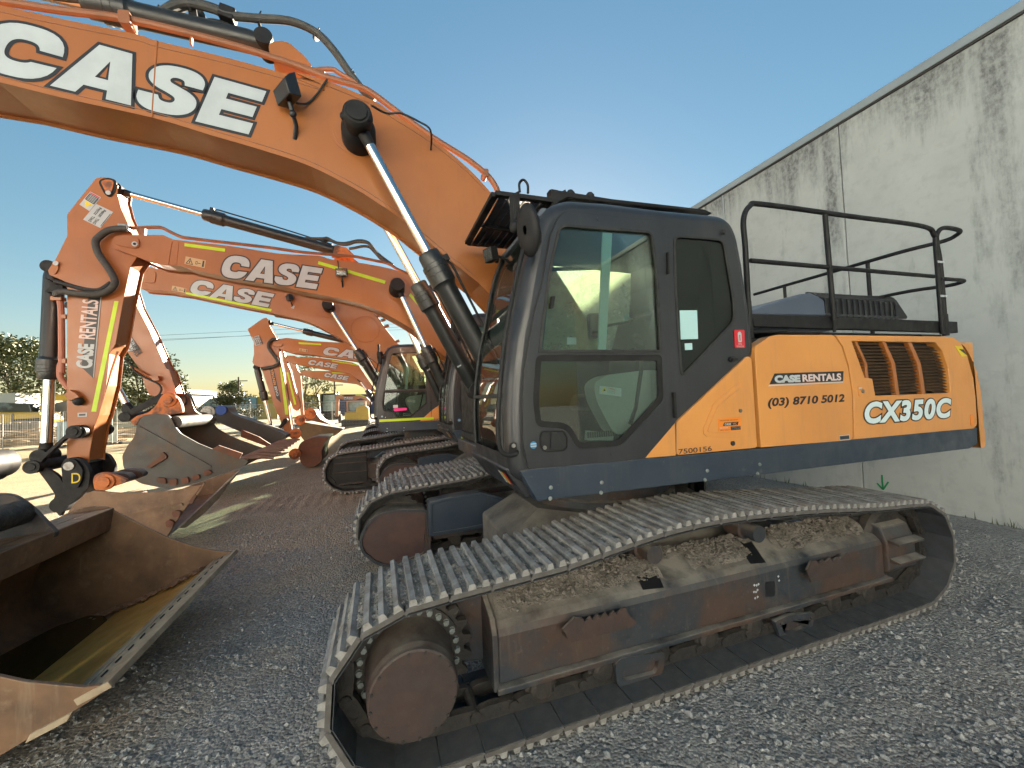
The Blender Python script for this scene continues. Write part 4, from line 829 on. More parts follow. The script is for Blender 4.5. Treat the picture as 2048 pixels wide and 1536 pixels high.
    p = [(5.347, 2.18), (5.457, 2.172), (5.551, 2.078), (5.443, 2.075)]; g = M(); g.slab(p, yn-.003, yn-.001, (), 0); q = [((a_[0]*.7+p[2][0]*.3), (a_[1]*.7+p[2][1]*.3)) for a_ in p]; g.slab([q[0], q[1], q[2]], yn-.004, yn-.003, (), 1); g.build("warning_sticker", [YEL, DBK], c)
    p = [(3.62, 1.426), (3.743, 1.426), (3.745, 1.384), (3.622, 1.384)]; g = M(); g.slab(p, yn-.003, yn-.001, (), 0); g.slab(inset(p, .006), yn-.004, yn-.003, (), 1); g.build("hazard_sticker", [WHT, DBK], c)
    p = [(5.515, 1.496), (5.575, 1.498), (5.56, 1.395), (5.509, 1.394)]; M().slab(p, yn-.004, yn-.001).build("side_reflector", ORD, c)
    # counterweight, rounded tail reaching across the machine
    g = M()
    z0 = 1.17; arc = [(yn+.004, 0.0), (yn+.02, .012), (yn+.10, .025), (yn+.4, .04), (yn+.9, .05), (3.67, .06), (yf-.9, .05), (yf-.4, .04), (yf-.10, .025), (yf-.02, .012), (yf, 0)]
    zs = [(1.16, .02), (1.19, .05), (1.35, .055), (1.37, .045), (1.55, .05), (1.73, .045), (1.90, .01), (2.02, -.05), (2.11, -.11), (2.17, -.17), (2.20, -.22), (2.215, -.30)]
    V = [(5.70+dx+dz-.0, y, z) for z, dz in zs for y, dx in arc]; na = len(arc); F = [(r*na+i, r*na+i+1, (r+1)*na+i+1, (r+1)*na+i) for r in range(len(zs)-1) for i in range(na-1)]
    o_ = len(V); V += [(5.665, y, z) for z, dz in zs for y, dx in (arc[0], arc[-1])]
    for r in range(len(zs)-1): F += [(r*na, (r+1)*na, o_+2*(r+1), o_+2*r), (r*na+na-1, o_+2*r+1, o_+2*(r+1)+1, (r+1)*na+na-1)]
    F += [tuple(range(na))+(o_+1, o_), tuple((len(zs)-1)*na+i for i in range(na))+(o_+2*len(zs)-1, o_+2*len(zs)-2)]
    g.add(V, F, 0, True); g.build("counterweight", ORB, root, angle=40)
    # dark core behind the doors and the deck on top
    g = M(); g.box(2.62, 5.2, yn+.10, yf-.06, 1.37, 2.245); g.box(2.5, 2.75, yn+.06, 3.3, 2.0, 2.2); g.build("engine_bay", BLK, root, bevel=.01)
    M().slab([(2.73, 1.40), (2.73, 2.2), (2.9, 2.27), (5.2, 2.28), (5.5, 2.2), (5.6, 1.9), (5.65, 1.4)], yf-.05, yf).build("far_side_panel", ORB, root, bevel=.012)
    h1 = [(3.554, 2.629), (4.256, 2.821), (4.411, 2.837), (4.505, 2.81), (4.61, 2.76), (4.619, 2.596), (3.549, 2.575)]; M().slab(h1, 2.95, 4.35).build("engine_hood", BLUEH, root, bevel=.05, seg=4)
    h2 = [(4.538, 2.84), (5.754, 2.871), (5.884, 2.853), (6.097, 2.632), (6.079, 2.608), (4.513, 2.589)]; g = M(); g.slab(round_poly(h2, .06, 4), 2.99, 4.33); hb = g.build("vented_hood", DBK, root, bevel=.06, seg=4)
    x0, x1 = h2[0][0]+.03, h2[2][0]-.01; zt = h2[1][1]; zb = h2[5][1]
    for k in range(15):
        x = x0+(x1-x0)*k/14; g = M(); V = []; pr = [(2.975, zb), (2.975, zt-.10), (2.99, zt-.045), (3.03, zt-.012), (3.08, zt), (3.3, zt+.008), (4.0, zt+.008)]
        for y, z in pr: V += [(x-.016, y, z), (x+.016, y, z)]
        for y, z in pr: V += [(x-.016, y+.02, z-.02), (x+.016, y+.02, z-.02)]
        n = len(pr); F = []
        for i in range(n-1): a_ = 2*i; b_ = 2*n+2*i; F += [(a_, a_+1, a_+3, a_+2), (b_, b_+2, b_+3, b_+1), (a_, a_+2, b_+2, b_), (a_+1, b_+1, b_+3, a_+3)]
        g.add(V, F); g.build("vent_rib", CHAR, hb)
    for z, y in ((zb+.025, 2.972), (zt-.055, 2.980), (zt+.004, 3.08)): M().box(x0-.03, x1+.02, y, y+.025, z-.014, z+.014).build("vent_rail", CHAR, hb, bevel=.004)
    g = M(); g.box(2.9, 5.6, 2.48, 2.94, 2.31, 2.325); g.build("walkway", BLK, root)
    p = [(2.912, 2.455), (5.765, 2.455), (5.761, 2.338), (2.93, 2.351)]; M().slab(p, 2.42, 2.47).build("platform_edge", BLK, root, bevel=.005)
    g = M(); q = [(3.654, 2.305), (3.856, 2.322)]; g.box(q[0][0], q[1][0]+.05, 2.40, 2.9, 2.285, 2.30); g.box(5.1, 5.25, 2.40, 2.9, 2.285, 2.31); g.tube([(2.72, 2.40, 2.29), (3.25, 2.40, 2.315)], .012, 8); g.build("platform_bracket", BLK, root)

def handrails(root):
    y = 2.40; r = .0215
    L = [(2.848, 2.309), (2.857, 3.218), (2.937, 3.343), (3.095, 3.374), (5.229, 3.408), (5.427, 3.335), (5.441, 3.181), (5.439, 2.317)]
    g = M(); g.tube(smooth_path([(L[0][0], y, L[0][1]), (L[1][0], y, L[1][1]-.25), (L[1][0], y, L[1][1]), (L[2][0], y, L[2][1]), (L[3][0], y, L[3][1]), ((L[3][0]+L[4][0])/2, y, (L[3][1]+L[4][1])/2), (L[4][0], y, L[4][1]), (L[5][0], y, L[5][1]), (L[6][0], y, L[6][1]), (L[7][0], y, L[7][1])], 8), r, 12)
    rail = g.build("handrail", BLK, root)
    m = [(2.906, 2.887), (5.372, 2.903), (3.826, 3.366), (3.849, 2.422), (3.845, 2.315)]; g = M(); g.tube([(m[0][0], y, m[0][1]), (m[1][0], y, m[1][1])], r*.9, 12); g.build("mid_rail", BLK, rail)
    g = M(); g.tube([(m[2][0], y, m[2][1]), (m[3][0], y, m[3][1])], r, 12); g.tube([(m[3][0], y, m[3][1]), (m[4][0], y, m[4][1])], r*.6, 8); g.build("rail_post", BLK, rail)
    x = L[7][0]+.055; g = M(); xe = 5.72
    g.tube(smooth_path([(x, y, 2.32), (x, y, 3.0), (x-.03, y, 3.24), (x-.02, y, 3.34), (x+.02, y-.02, 3.40), (x+.14, y-.03, 3.415), (x+.34, y-.02, 3.41), (x+.42, y+.04, 3.395), (x+.38, y+.13, 3.36), (xe, y+.42, 3.335), (xe, 3.5, 3.335), (xe, 4.7, 3.335)], 8), r, 12)
    rear = g.build("rear_handrail", BLK, root)
    g = M(); g.tube(smooth_path([(x-.02, y, 2.885), (x+.12, y-.01, 2.885), (x+.36, y-.01, 2.885), (x+.43, y+.05, 2.88), (x+.38, y+.14, 2.87), (xe, y+.42, 2.87), (xe, 3.5, 2.87), (xe, 4.7, 2.87)], 8), r*.9, 12); g.build("mid_rail", BLK, rear)
    for yy in (3.15, 4.2): M().tube([(xe, yy, 2.28), (xe, yy, 3.335)], r, 12).build("rail_post", BLK, rear)
    for z in (3.05, 2.70):
        g = M(); g.box(x-.085, x+.03, y-.026, y-.02, z-.011, z+.011); g.lathe([(.008, 0), (.008, .012)], (x-.028, y-.026, z), (x-.028, -9, z), 8); g.build("hose_clamp", WHT, rear)
    g = M(); g.tube([(L[0][0]+.02, y+.01, 2.25), (L[0][0], y, 2.55)], .026, 10); g.tube([(x, y, 2.30), (x, y, 2.52)], .028, 10); g.build("post_socket", BLK, rail)
# ------------------------------------------------------------------ booms, sticks, rams, buckets
def boom(root, outline, yc, half, mat=None, name="boom"):
    """box-section arm: a web inside two slightly larger side plates"""
    g = M(); g.slab(inset(outline, .022), yc-half+.012, yc+half-.012)
    for a, b in ((yc-half, yc-half+.0125), (yc+half-.0125, yc+half)): g.slab(outline, a, b)
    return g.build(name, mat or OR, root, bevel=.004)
def ram(root, a, h, b, y, rr, br, name="boom_cylinder", y2=None, eye=.075, detail=True):
    """hydraulic ram: rod eye at a, gland at h, barrel base at b (x, z points) in the plane y"""
    A, H, B = (Vector((p[0], y, p[1])) for p in (a, h, b)); d = (B-A).normalized(); g = M()
    H = A+d*(H-A).dot(d)
    L = (B-H).length
    g.lathe([(br*1.02, 0), (br*1.10, .015), (br*1.12, .10), (br*1.27, .105), (br*1.27, .14), (br*1.24, .142), (br*1.24, .145), (br*1.27, .147), (br*1.27, .19), (br*1.24, .192), (br*1.24, .195), (br*1.27, .197), (br*1.27, .27), (br*1.1, .285), (br*1.05, .30), (br, .32), (br, L-.12), (br*.8, L)], H, B, 32)
    c = g.build(name, CYL, root, angle=30)
    g = M(); g.cyl(A, H+d*.05, rr, n=24); g.build("chrome_rod", CHR, c)
    g = M(); w = br*1.25; g.lathe([(eye, 0), (eye, 2*w)], A-Y*w, A+Y*w, 24); g.cyl(A, A+d*(eye*1.9), rr*1.35, rr*1.02, n=20); g.lathe([(eye*.9, 0), (eye*.9, 2*w)], B-Y*w, B+Y*w, 20); g.build("rod_eye", BLK, c)
    if detail:
        n = d.cross(Y).normalized(); n = -n if n.x < 0 else n
        p0 = H+d*.12+n*br*1.4; p1 = H+d*.34+n*br*1.6; p2 = B-d*.1+n*br*1.15
        g = M(); g.obox(H+d*.09+n*br*1.35, d*.025, n*.025, Y*.03); g.pipe([p0, p0+d*.05+n*.02, p1, (p1+p2)/2+n*.01, p2], .011, 8); g.build("ram_pipe", BLK, c)
    return c
def ram_letters(c, p, q, y, txt="CASE"):
    o, U, V, w = frame(p, q, y); g = M(); g.face([(0, 0), (w, 0), (w, w*.32), (0, w*.32)], (), 0, o, U, V, -Y, 0.0); g.text(txt, Vector(o)+U*w*.08+V*w*.05, U, V, w*.84, w*.22, 1, .05, .2, .002); g.build("ram_decal", [WHT, DBK], c)
def case_logo(part, p0, p1, top, y, name="maker_lettering"):
    o, U, V, w = frame(p0, p1, y); h = (Vector((top[0], y, top[1]))-Vector(o)).dot(V)
    g = M(); g.logo(o, U, V, w, h); g.build(name, [WHT, DBK], part)
def tape(part, P, y, name="reflective_tape"): M().slab(P, y-.003, y-.0005).build(name, HIV, part)
def boss(part, c, y, rs=(.15, .13, .115)):
    g = M(); g.lathe([(rs[0], 0), (rs[0], .005), (rs[1], .006), (rs[1], .011), (rs[2], .012), (rs[2], .016)], (c[0], y+.002, c[1]), (c[0], -99, c[1]), 40); g.build("pin_boss", OR, part)
def lamp(part, c, y, s=1.0, face=-1):
    g = M(); C0 = Vector((c[0], y-.10*s, c[1])); f = Vector((-.75, -.5, -.25)).normalized() if face < 0 else Vector((-.15, -.95, -.15)).normalized(); u = f.cross(Z).normalized(); v = u.cross(f)
    g.slab([(-.05, -.075), (.045, -.075), (.05, .03), (.0, .075), (-.05, .10)] if face < 0 else [(-.085, -.06), (.085, -.06), (.085, .06), (-.085, .06)], -.075*s if face < 0 else -.03, .075*s if face < 0 else .03, (), 0, C0, f if face < 0 else u, v, u if face < 0 else f)
    if face > 0: g.slab([(-.07, -.045), (.07, -.045), (.07, .045), (-.07, .045)], .030, .034, (), 1, C0, u, v, f)
    b = C0-v*.085*s; g.tube([b+v*.03, b-v*.05, b-v*.10+Y*.06, (b.x, y+.005, b.z-.13*s)], .013*s, 8); g.ball(b-v*.05, .022*s, 8); g.build("boom_lamp", [DBK, LENS], part, bevel=.006)

PIPE = pmat("shaded_dusty_orange_pipe", (.27, .10, .04), (.20, .08, .035), 5, rough=.5, dust=.3)  # orange darkened to stand in for shade on the pipes, plus some dust
R1 = (2.14, 3.67, 0)
ex1 = thing("excavator", "closest large orange excavator with charcoal cab, handrails and muddy tracks in front of the wall", "excavator", R1, "orange rental excavators parked in a row")
undercarriage(ex1); cab(ex1); house(ex1)
# pipes and hoses between boom foot and deck
g = M(); g.box(.98, 1.9, 3.36, 5.0, 1.37, 1.46); g.box(1.0, 1.8, 4.3, 5.0, 1.46, 2.1); g.build("front_deck", BLK, ex1, bevel=.02)
rnd = random.Random(3)
for k in range(9):
    y0 = 3.42+.09*k; g = M(); g.pipe([(1.55, y0, 1.5), (1.15+.05*rnd.random(), y0, 1.62), (.98+.07*rnd.random(), y0+rnd.uniform(-.05, .05), 1.9+.12*rnd.random()), (1.02, y0, 2.15+.1*rnd.random()), (1.30, y0*.5+3.7*.5, 2.32+.05*rnd.random())], .021, 8); g.build("boom_hose", RUB, ex1)
# --- copies of this base for the machines further along the row, before the parts only this one has
def base_copy(loc, label, turned=False, skip=()):
    r = thing("excavator", label, "excavator", loc, "orange rental excavators parked in a row")
    copy_parts(ex1, r, skip)
    if turned:
        for ch in r.children:
            if ch.name.startswith(("crawler_track", "carbody")): ch.rotation_euler = (0, 0, math.pi)
    return r
SK = ("rental_sign", "phone_number", "model_lettering", "paper_notice", "visor_frame", "visor_louvre", "dealer_sticker", "roof_guard", "guard_bolt", "guard_post", "lifting_eye")
ex2 = base_copy((2.36, 7.15, 0), "second orange excavator in the row, S-shaped hose on its stick, beside the closest machine", False, SK)
ex3 = base_copy((1.32, 10.6, 0), "third excavator in the row, pink tag on its cab door, black forked bucket", True, SK)
FARSK = SK+("track_shoe", "fleet_number", "warning_sticker", "frame_bolt", "service_sticker", "fire_extinguisher_sign", "loose_clods", "mud_crust", "paint_mark", "operator_seat", "control_lever", "pedal_lever", "monitor_post", "heater_grille", "vent_rib", "vent_rail", "boom_hose", "track_guard", "track_roller", "step", "frame_hole", "frame_opening", "side_reflector", "hazard_sticker", "round_sticker", "door_stop", "roof_bolt", "rubber_stop", "rubber_plug", "grille_slat", "grille_bar", "grille_back", "guard_rib", "panel_latch", "panel_lock", "locker_lid")
ex4 = base_copy((1.75, 14.1, 0), "fourth excavator, CASE RENTALS stick standing nearest beyond the forked bucket", True, FARSK)
ex5 = base_copy((1.75, 17.6, 0), "fifth excavator, its boom and stick showing just below and behind the fourth machine's", True, FARSK)
ex6 = base_copy((1.75, 21.1, 0), "farthest orange excavator of the row, lowest of the lettered booms, against the small tree", True, FARSK)
def belt(root, dy):
    g = M(); off = OFF[root.name]
    for c, d in PLACES:
        u = Vector((d.x, 0, d.z)); w = Vector((d.z, 0, -d.x)); c0 = Vector((c.x-2.14+off.x, off.y+dy, c.z))
        g.obox(c0, u*PITCH_T/2, Y*.3, w*.012, 0)
        for s in (-.08, -.01, .065): g.obox(c0+u*s+w*.02, u*.010, Y*.295, w*.016, 1)
    g.build("track_belt", [CHN, PADW], root)
for r in (ex4, ex5, ex6): belt(r, -1.34); belt(r, 1.34)
handrails(ex1)

# ---- machine 1: boom, rams, pipes, lamp, lettering
YB = 3.45
top1 = smooth2([(-2.342, 4.581), (-2.292, 4.579), (-1.946, 4.57), (-1.569, 4.57), (-1.45, 4.55), (-1.05, 4.532), (-0.589, 4.49), (-0.341, 4.46), (-0.563, 4.523), (-0.296, 4.498), (0.042, 4.408), (0.183, 4.333), (0.525, 4.161), (0.834, 3.943), (1.033, 3.752)], 3)
bot1 = smooth2([(-2.34, 4.062), (-2.291, 4.056), (-1.947, 4.012), (-1.475, 3.971), (-1.112, 3.902), (-0.835, 3.853), (-0.474, 3.772), (-0.15, 3.636), (0.053, 3.525), (0.252, 3.396), (0.637, 3.088), (0.902, 2.888)], 4)
out1 = top1+[(1.55, 3.22), (1.95, 2.62), (2.14, 2.15), (2.12, 1.92), (2.0, 1.82), (1.88, 1.86), (1.5, 2.25)]+bot1[::-1]+[(-3.2, 4.09), (-4.2, 4.02), (-4.42, 4.06), (-4.5, 4.18), (-4.44, 4.30), (-4.2, 4.38), (-3.2, 4.55)]
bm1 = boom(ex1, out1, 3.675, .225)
E_ = [(-1.181, 3.994), (-0.802, 3.942), (-0.692, 4.283), (-1.052, 4.352)]; C_ = [(-2.445, 4.131), (-1.181, 3.994), (-1.052, 4.333)]
case_logo(bm1, C_[0], E_[1], E_[3], YB)
hub = [(-0.111, 4.12)][0]; boss(bm1, hub, YB, (.205, .185, .165))
g = M(); q = [(-1.45, 4.55), (-1.485, 3.969)]; g.tube([(q[0][0], YB, q[0][1]), (q[1][0], YB, q[1][1])], .006, 8); g.build("weld_seam", OR, bm1)
for L_, o_ in ((top1, -.045), (bot1, .04)): g = M(); g.tube([(a, YB-.001, b+o_) for a, b in L_[2:-1]], .0035, 6); g.build("weld_seam", PIPE, bm1)
for y in (3.24, 4.11):
    a = [(-0.088, 4.045)][0]; h = [(0.42, 3.053)][0]; d = (h[0]-a[0], h[1]-a[1]); b = (a[0]+d[0]*2.12, a[1]+d[1]*2.12)
    c = ram(ex1, a, h, b, y, .040, .083, eye=.10)
    g = M(); ya, yb = (3.10, 3.46) if y < 3.6 else (3.89, 4.24); g.lathe([(.088, 0), (.105, .02), (.112, .06), (.10, .10), (.10, .16), (.13, .2), (.135, .36)], (a[0], ya, a[1]), (a[0], yb, a[1]), 28); g.lathe([(.075, -.004), (.07, -.012)], (a[0], ya, a[1]), (a[0], yb, a[1]), 24); g.ball((a[0]-.095, ya+.06, a[1]-.015), .032, 10); g.build("pin_cap", BLK, c)
    if y < 3.6:
        p = [(0.588, 2.162), (0.613, 2.173), (0.64, 2.123), (0.612, 2.108)]; ram_letters(c, p[3], p[2], 3.14, "C")
g = M(); t = [(0.014, 4.139), (0.128, 4.198), (0.244, 4.22), (0.385, 4.178), (0.48, 4.12), (0.503, 4.061)]; g.pipe(at3(t[:1], 3.14)+at3(t[1:-1], 3.28)+at3(t[-1:], 3.45), .008, 8); g.build("grease_line", RUB, bm1)
p = [(-2.376, 4.652), (-2.325, 4.647), (-2.02, 4.668), (-1.69, 4.704), (-1.282, 4.697), (-0.835, 4.661), (-0.344, 4.585), (-0.57, 4.624), (-0.355, 4.575), (-0.084, 4.546), (0.033, 4.507), (0.223, 4.39), (0.534, 4.208), (0.903, 4.023), (1.107, 3.829)]; g = M(); g.pipe(at3(p, 3.50)+[(1.2, 3.50, 3.45)], .026, 10)
q = [(-0.443, 4.686), (-0.295, 4.727), (-0.237, 4.707), (-0.097, 4.647)]; g.pipe(at3(q, 3.60), .02, 8); g.build("boom_pipe", PIPE, bm1)
for s in ([(-1.685, 4.734), (-1.616, 4.747), (-1.612, 4.646), (-1.681, 4.64)], [(0.982, 3.974), (1.032, 3.974), (1.022, 3.903), (0.973, 3.91)]): g = M(); g.slab(round_poly(s, .02), 3.46, 3.56); g.build("pipe_clamp", PIPE, bm1, bevel=.006)
for s in ([(-1.259, 4.654), (-1.246, 4.653), (-1.251, 4.599), (-1.264, 4.6)], [(-1.612, 4.659), (-1.602, 4.659), (-1.59, 4.618), (-1.597, 4.616)]): M().slab(s, 3.47, 3.50).build("pipe_tab", OR, bm1)
HY = ((3.64, "1 300,-30 500,0 700,50 900,85 1000,40 1100,20 1250,55 1330,90 1500,108 1700,125 1850,190 1950,290 2048,430 2 730,565 800,650 850,690", .030), (3.72, "1 300,-45 520,-15 720,35 900,70 1010,15 1110,0 1240,30 1400,85 1700,118 1860,205 1960,300 2060,440 2 735,560 850,680", .022), (3.68, "1 1180,150 1240,130 1330,155 1420,205 1500,250 1570,275", .024), (3.80, "1 300,-20 700,75 900,100 1010,70 1110,40 1200,90 1190,150", .024))
p1_ = [(-2.147, 4.883), (-1.956, 4.9), (-1.757, 4.892), (-1.549, 4.903), (-1.441, 4.995), (-1.33, 5.055), (-1.16, 5.055), (-1.068, 5.031), (-0.863, 5.062), (-0.612, 5.106), (-0.417, 5.06), (-0.285, 4.941), (-0.154, 4.757), (-0.098, 4.685), (-0.016, 4.589), (0.045, 4.548)]
p2_ = [(-2.194, 4.969), (-1.979, 4.993), (-1.775, 4.985), (-1.583, 4.991), (-1.461, 5.103), (-1.348, 5.157), (-1.197, 5.158), (-1.006, 5.132), (-0.625, 5.188), (-0.413, 5.111), (-0.277, 4.997), (-0.14, 4.809), (-0.094, 4.756), (0.046, 4.621)]
p3_ = [(-1.256, 4.931), (-1.186, 4.979), (-1.081, 4.972), (-0.973, 4.928), (-0.876, 4.887), (-0.789, 4.872)]
p4_ = [(-2.218, 4.956), (-1.816, 4.944), (-1.601, 4.976), (-1.478, 5.052), (-1.363, 5.128), (-1.282, 5.1), (-1.271, 5.002)]
for p, y, r in ((p1_, 3.64, .032), (p2_, 3.72, .018), (p3_, 3.68, .026), (p4_, 3.76, .022)): g = M(); g.pipe(at3(p, y), r, 10); g.build("boom_hose", HOSE if y < 3.66 else RUB, bm1)
g = M()
for k in (3, 5, 8, 10, 12): q = Vector((p1_[k][0], 3.66, p1_[k][1])); d = (Vector((p1_[k+1][0], 3.66, p1_[k+1][1]))-q).normalized(); g.lathe([(.047, 0), (.047, .02)], q, q+d, 10); g.tube([q+d*.01+Z*.04, q+d*.03+Z*.085], .005, 6)
g.build("cable_tie", RUB, bm1)
q = [(-1.068, 5.047)][0]; g = M(); g.obox((q[0], 3.66, q[1]), Vector((.055, 0, -.01)), Vector((0, .05, 0)), Vector((.01, 0, .05))); g.build("hose_clamp", BLK, bm1, bevel=.01)
s = [(-1.345, 5.076), (-1.289, 5.078), (-1.268, 4.879), (-1.325, 4.871)]; M().slab(s, 3.66, 3.74).build("hose_stay", BLK, bm1, bevel=.005)
# stick ram along the top of the boom and its anchor
a = [(-2.782, 4.826), (-1.975, 4.914), (-0.801, 4.875)]; ram(ex1, (-4.0, 4.95), a[1], a[2], 3.675, .045, .085, name="stick_cylinder", detail=False)
s = [(-0.766, 4.808), (-0.735, 4.845), (-0.66, 4.871), (-0.609, 4.862), (-0.496, 4.772), (-0.445, 4.702), (-0.485, 4.678), (-0.761, 4.73)]; g = M(); g.slab(round_poly(s, .03), 3.58, 3.60); g.slab(round_poly(s, .03), 3.75, 3.77); g.build("ram_anchor", OR, bm1, bevel=.006)
lc = [(-0.596, 4.259)][0]; lamp(bm1, lc, YB, 1.35)
t = [(-0.538, 4.206), (-0.469, 4.269), (-0.392, 4.37), (-0.32, 4.5)]; g = M(); g.pipe(at3(t[:1], 3.36)+at3(t[1:], 3.43), .008, 8); g.build("lamp_cable", RUB, bm1)
# stick of machine 1 outside the frame, link and hitch
st = [(-4.95, 4.75), (-4.8, 4.95), (-4.62, 4.95), (-4.30, 4.45), (-4.28, 4.1), (-3.2, 1.62), (-3.05, 1.45), (-3.2, 1.35), (-3.35, 1.45), (-4.75, 3.5), (-5.0, 4.2)]
stk1 = boom(ex1, st, 3.675, .17, name="stick")
ram(ex1, (-3.05, 1.95), (-3.6, 2.8), (-4.6, 4.15), 3.675, .04, .075, name="bucket_cylinder", detail=False)
g = M()
for y in (3.44, 3.88): g.slab(round_poly([(-3.3, 1.62), (-3.2, 1.75), (-2.66, 1.66), (-2.52, 1.50), (-2.58, 1.40), (-2.7, 1.42)], .06), y, y+.05)
g.lathe([(.10, 0), (.10, .52)], (-2.585, 3.41, 1.53), (-2.585, 9, 1.53), 24); g.build("bucket_link", BLK, ex1, bevel=.01)
# wide mud bucket
def mud_bucket(root):
    y0, y1 = 2.71, 4.63
    inner = [(-1.376, .452), (-1.47, .405), (-1.76, .272), (-2.08, .150), (-2.30, .085), (-2.45, .062), (-2.60, .068), (-2.72, .11), (-2.81, .19), (-2.85, .30), (-2.85, .45), (-2.80, .60), (-2.72, .72), (-2.60, .84), (-2.50, .92), (-2.42, .97)]
    sm = [(p.x, p.z) for p in smooth_path([(a, 0, b) for a, b in inner], 3)]
    outer = []
    for i, p in enumerate(sm):
        a = Vector(sm[max(i-1, 0)]); b = Vector(sm[min(i+1, len(sm)-1)]); d = (b-a).normalized(); nn = Vector((-d.y, d.x)); outer.append((p[0]+nn.x*.03, p[1]+nn.y*.03))
    if outer[12][1] > sm[12][1]: outer = [(2*p[0]-q[0], 2*p[1]-q[1]) for p, q in zip(sm, outer)]
    g = M(); n = len(sm); V = [(a, y, b) for y in (y0, y1) for a, b in sm]; F = [(i, i+1, n+i+1, n+i) for i in range(n-1)]; g.add(V, F[:11], 1, True); g.add(V, F[11:], 0, True)
    V = [(a, y, b) for y in (y0, y1) for a, b in outer]; g.add(V, F, 0, True)
    bk = g.build("bucket", [BKT, BKO], root, weld=True)
    edge = [(-1.373, .455), (-1.46, .462), (-1.69, .55), (-1.894, .662), (-2.11, .82), (-2.27, .945), (-2.35, 1.01), (-2.45, 1.03), (-2.55, 1.02), (-2.66, .98), (-2.80, .85), (-2.90, .62), (-2.92, .38), (-2.86, .15), (-2.72, .045), (-2.45, .02), (-2.08, .105), (-1.76, .23), (-1.46, .375), (-1.37, .425)]
    for a, b in ((y0-.022, y0), (y1, y1+.022)): M().slab(edge, a, b).build("side_plate", BKT, bk, bevel=.004)
    g = M(); g.slab([(-1.345, .437), (-1.36, .47), (-1.50, .415), (-1.485, .382)], y0-.03, y1+.03); g.slab([(-1.485, .395), (-1.50, .425), (-1.56, .395), (-1.545, .365)], y0, y1); lip = g.build("cutting_edge", LIP, bk, bevel=.004)
    for k in range(15):
        y = y0+.10+k*.123; M().slab([(-1.452, .4350), (-1.455, .4425), (-1.459, .4408), (-1.456, .4333)], y, y+.055).build("edge_slot", DBK, lip)
    M().slab([(-1.52, .32), (-1.50, .36), (-1.66, .30), (-1.68, .26)], y0-.036, y0+.10).build("heel_wear_strip", LIP, bk, bevel=.004)
    g = M(); g.slab(round_poly([(-2.30, 1.0), (-2.33, .80), (-2.60, .80), (-2.62, .985)], .012), y0, y1); g.build("top_beam", BKT, bk, bevel=.008)
    ear = [(-2.426, 1.266), (-2.37, 1.156), (-2.285, 0.948), (-2.314, 0.887), (-2.647, 0.868), (-2.671, 1.282), (-2.577, 1.319)]
    g = M()
    for y in (3.36, 3.93): g.slab(round_poly([(-2.86, .86), (-2.84, 1.18), (-2.72, 1.32), (-2.54, 1.30), (-2.44, 1.20), (-2.29, .98), (-2.32, .93), (-2.46, .90)], .05), y, y+.04)
    g.build("hitch_ear", FRM, bk, bevel=.004)
    g = M(); c = [(-2.486, 1.163)][0]; g.lathe([(.06, 0), (.088, .01), (.088, .50), (.06, .52)], (c[0], 3.41, c[1]), (c[0], 9, c[1]), 32); g.build("hitch_tube", CHN, bk)
    # dirty water and crusted mud in the bottom
    rn = random.Random(2); P = []
    for k in range(60):
        t = 2*math.pi*k/60; rx, ry = .30+.05*noise.noise(Vector((3*math.cos(t), 3*math.sin(t), 0))), .86+.14*noise.noise(Vector((2.5*math.cos(t), 2.5*math.sin(t), 4)))
        P.append((-2.42+rx*math.cos(t), 3.68+ry*math.sin(t)))
    g = M(); g.face(P, (), 0, (0, 0, .105), X, Y, Z); g.build("dirty_water", pmat("dirty_water", (.055, .03, .008), None, rough=.05), bk)
    sp = [(rn.uniform(-2.45, -1.6), 4.60-abs(rn.gauss(0, .06)), 0, rn.uniform(.01, .035)) for k in range(160)]
    zf = lambda x: .07+max(0, x+2.45)**1.35*.36
    stones("mud_clods", BKT, [(x, y, zf(x)+.01, s) for x, y, z, s in sp], 7, bk, None)
mud_bucket(ex1)

# ---- machine 2
tape(ex2, [(1.129, 1.34), (1.335, 1.341), (1.338, 1.287), (1.13, 1.284)], 5.74)
B2 = [(-3.452, 4.203), (-3.442, 4.286), (-3.396, 4.337), (-3.285, 4.359), (-2.866, 4.399), (-2.749, 4.346), (-2.61, 4.337), (-1.989, 4.303), (-1.384, 4.242), (-0.854, 4.254), (-0.649, 4.205), (-0.251, 4.183), (0.261, 4.114), (0.619, 4), (0.735, 3.922)]
B2b = [(-3.452, 4.185), (-3.415, 4.147), (-3.278, 4.1), (-2.986, 3.979), (-2.822, 3.96), (-2.654, 3.965), (-2.614, 3.944), (-2.206, 3.858), (-1.393, 3.738), (-1.13, 3.672), (-0.663, 3.594), (-0.268, 3.509), (0.003, 3.416), (0.279, 3.276), (0.562, 3.102), (0.705, 2.983)]
B2, B2b = B2[:4]+smooth2(B2[4:], 3), B2b[:6]+smooth2(B2b[6:], 4)
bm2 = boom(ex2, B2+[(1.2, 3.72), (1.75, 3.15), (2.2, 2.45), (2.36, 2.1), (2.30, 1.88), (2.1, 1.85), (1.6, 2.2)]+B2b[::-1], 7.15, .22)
q = [(-2.221, 3.811), (-1.128, 3.781), (-0.821, 3.718), (-1.003, 4.08)]; e = [(-2.132, 3.938)]; case_logo(bm2, [(-2.199, 3.833)][0], [(-0.815, 3.697)][0], [(-1.003, 4.069)][0], 6.93)
tape(bm2, [(-2.611, 4.3), (-2.109, 4.261), (-2.113, 4.214), (-2.614, 4.256)], 6.93); tape(bm2, [(-0.841, 4.162), (0.177, 3.903), (0.161, 3.85), (-0.851, 4.114)], 6.93); tape(bm2, [(0.581, 3.711), (0.844, 3.382), (0.835, 3.344), (0.547, 3.673)], 6.93)
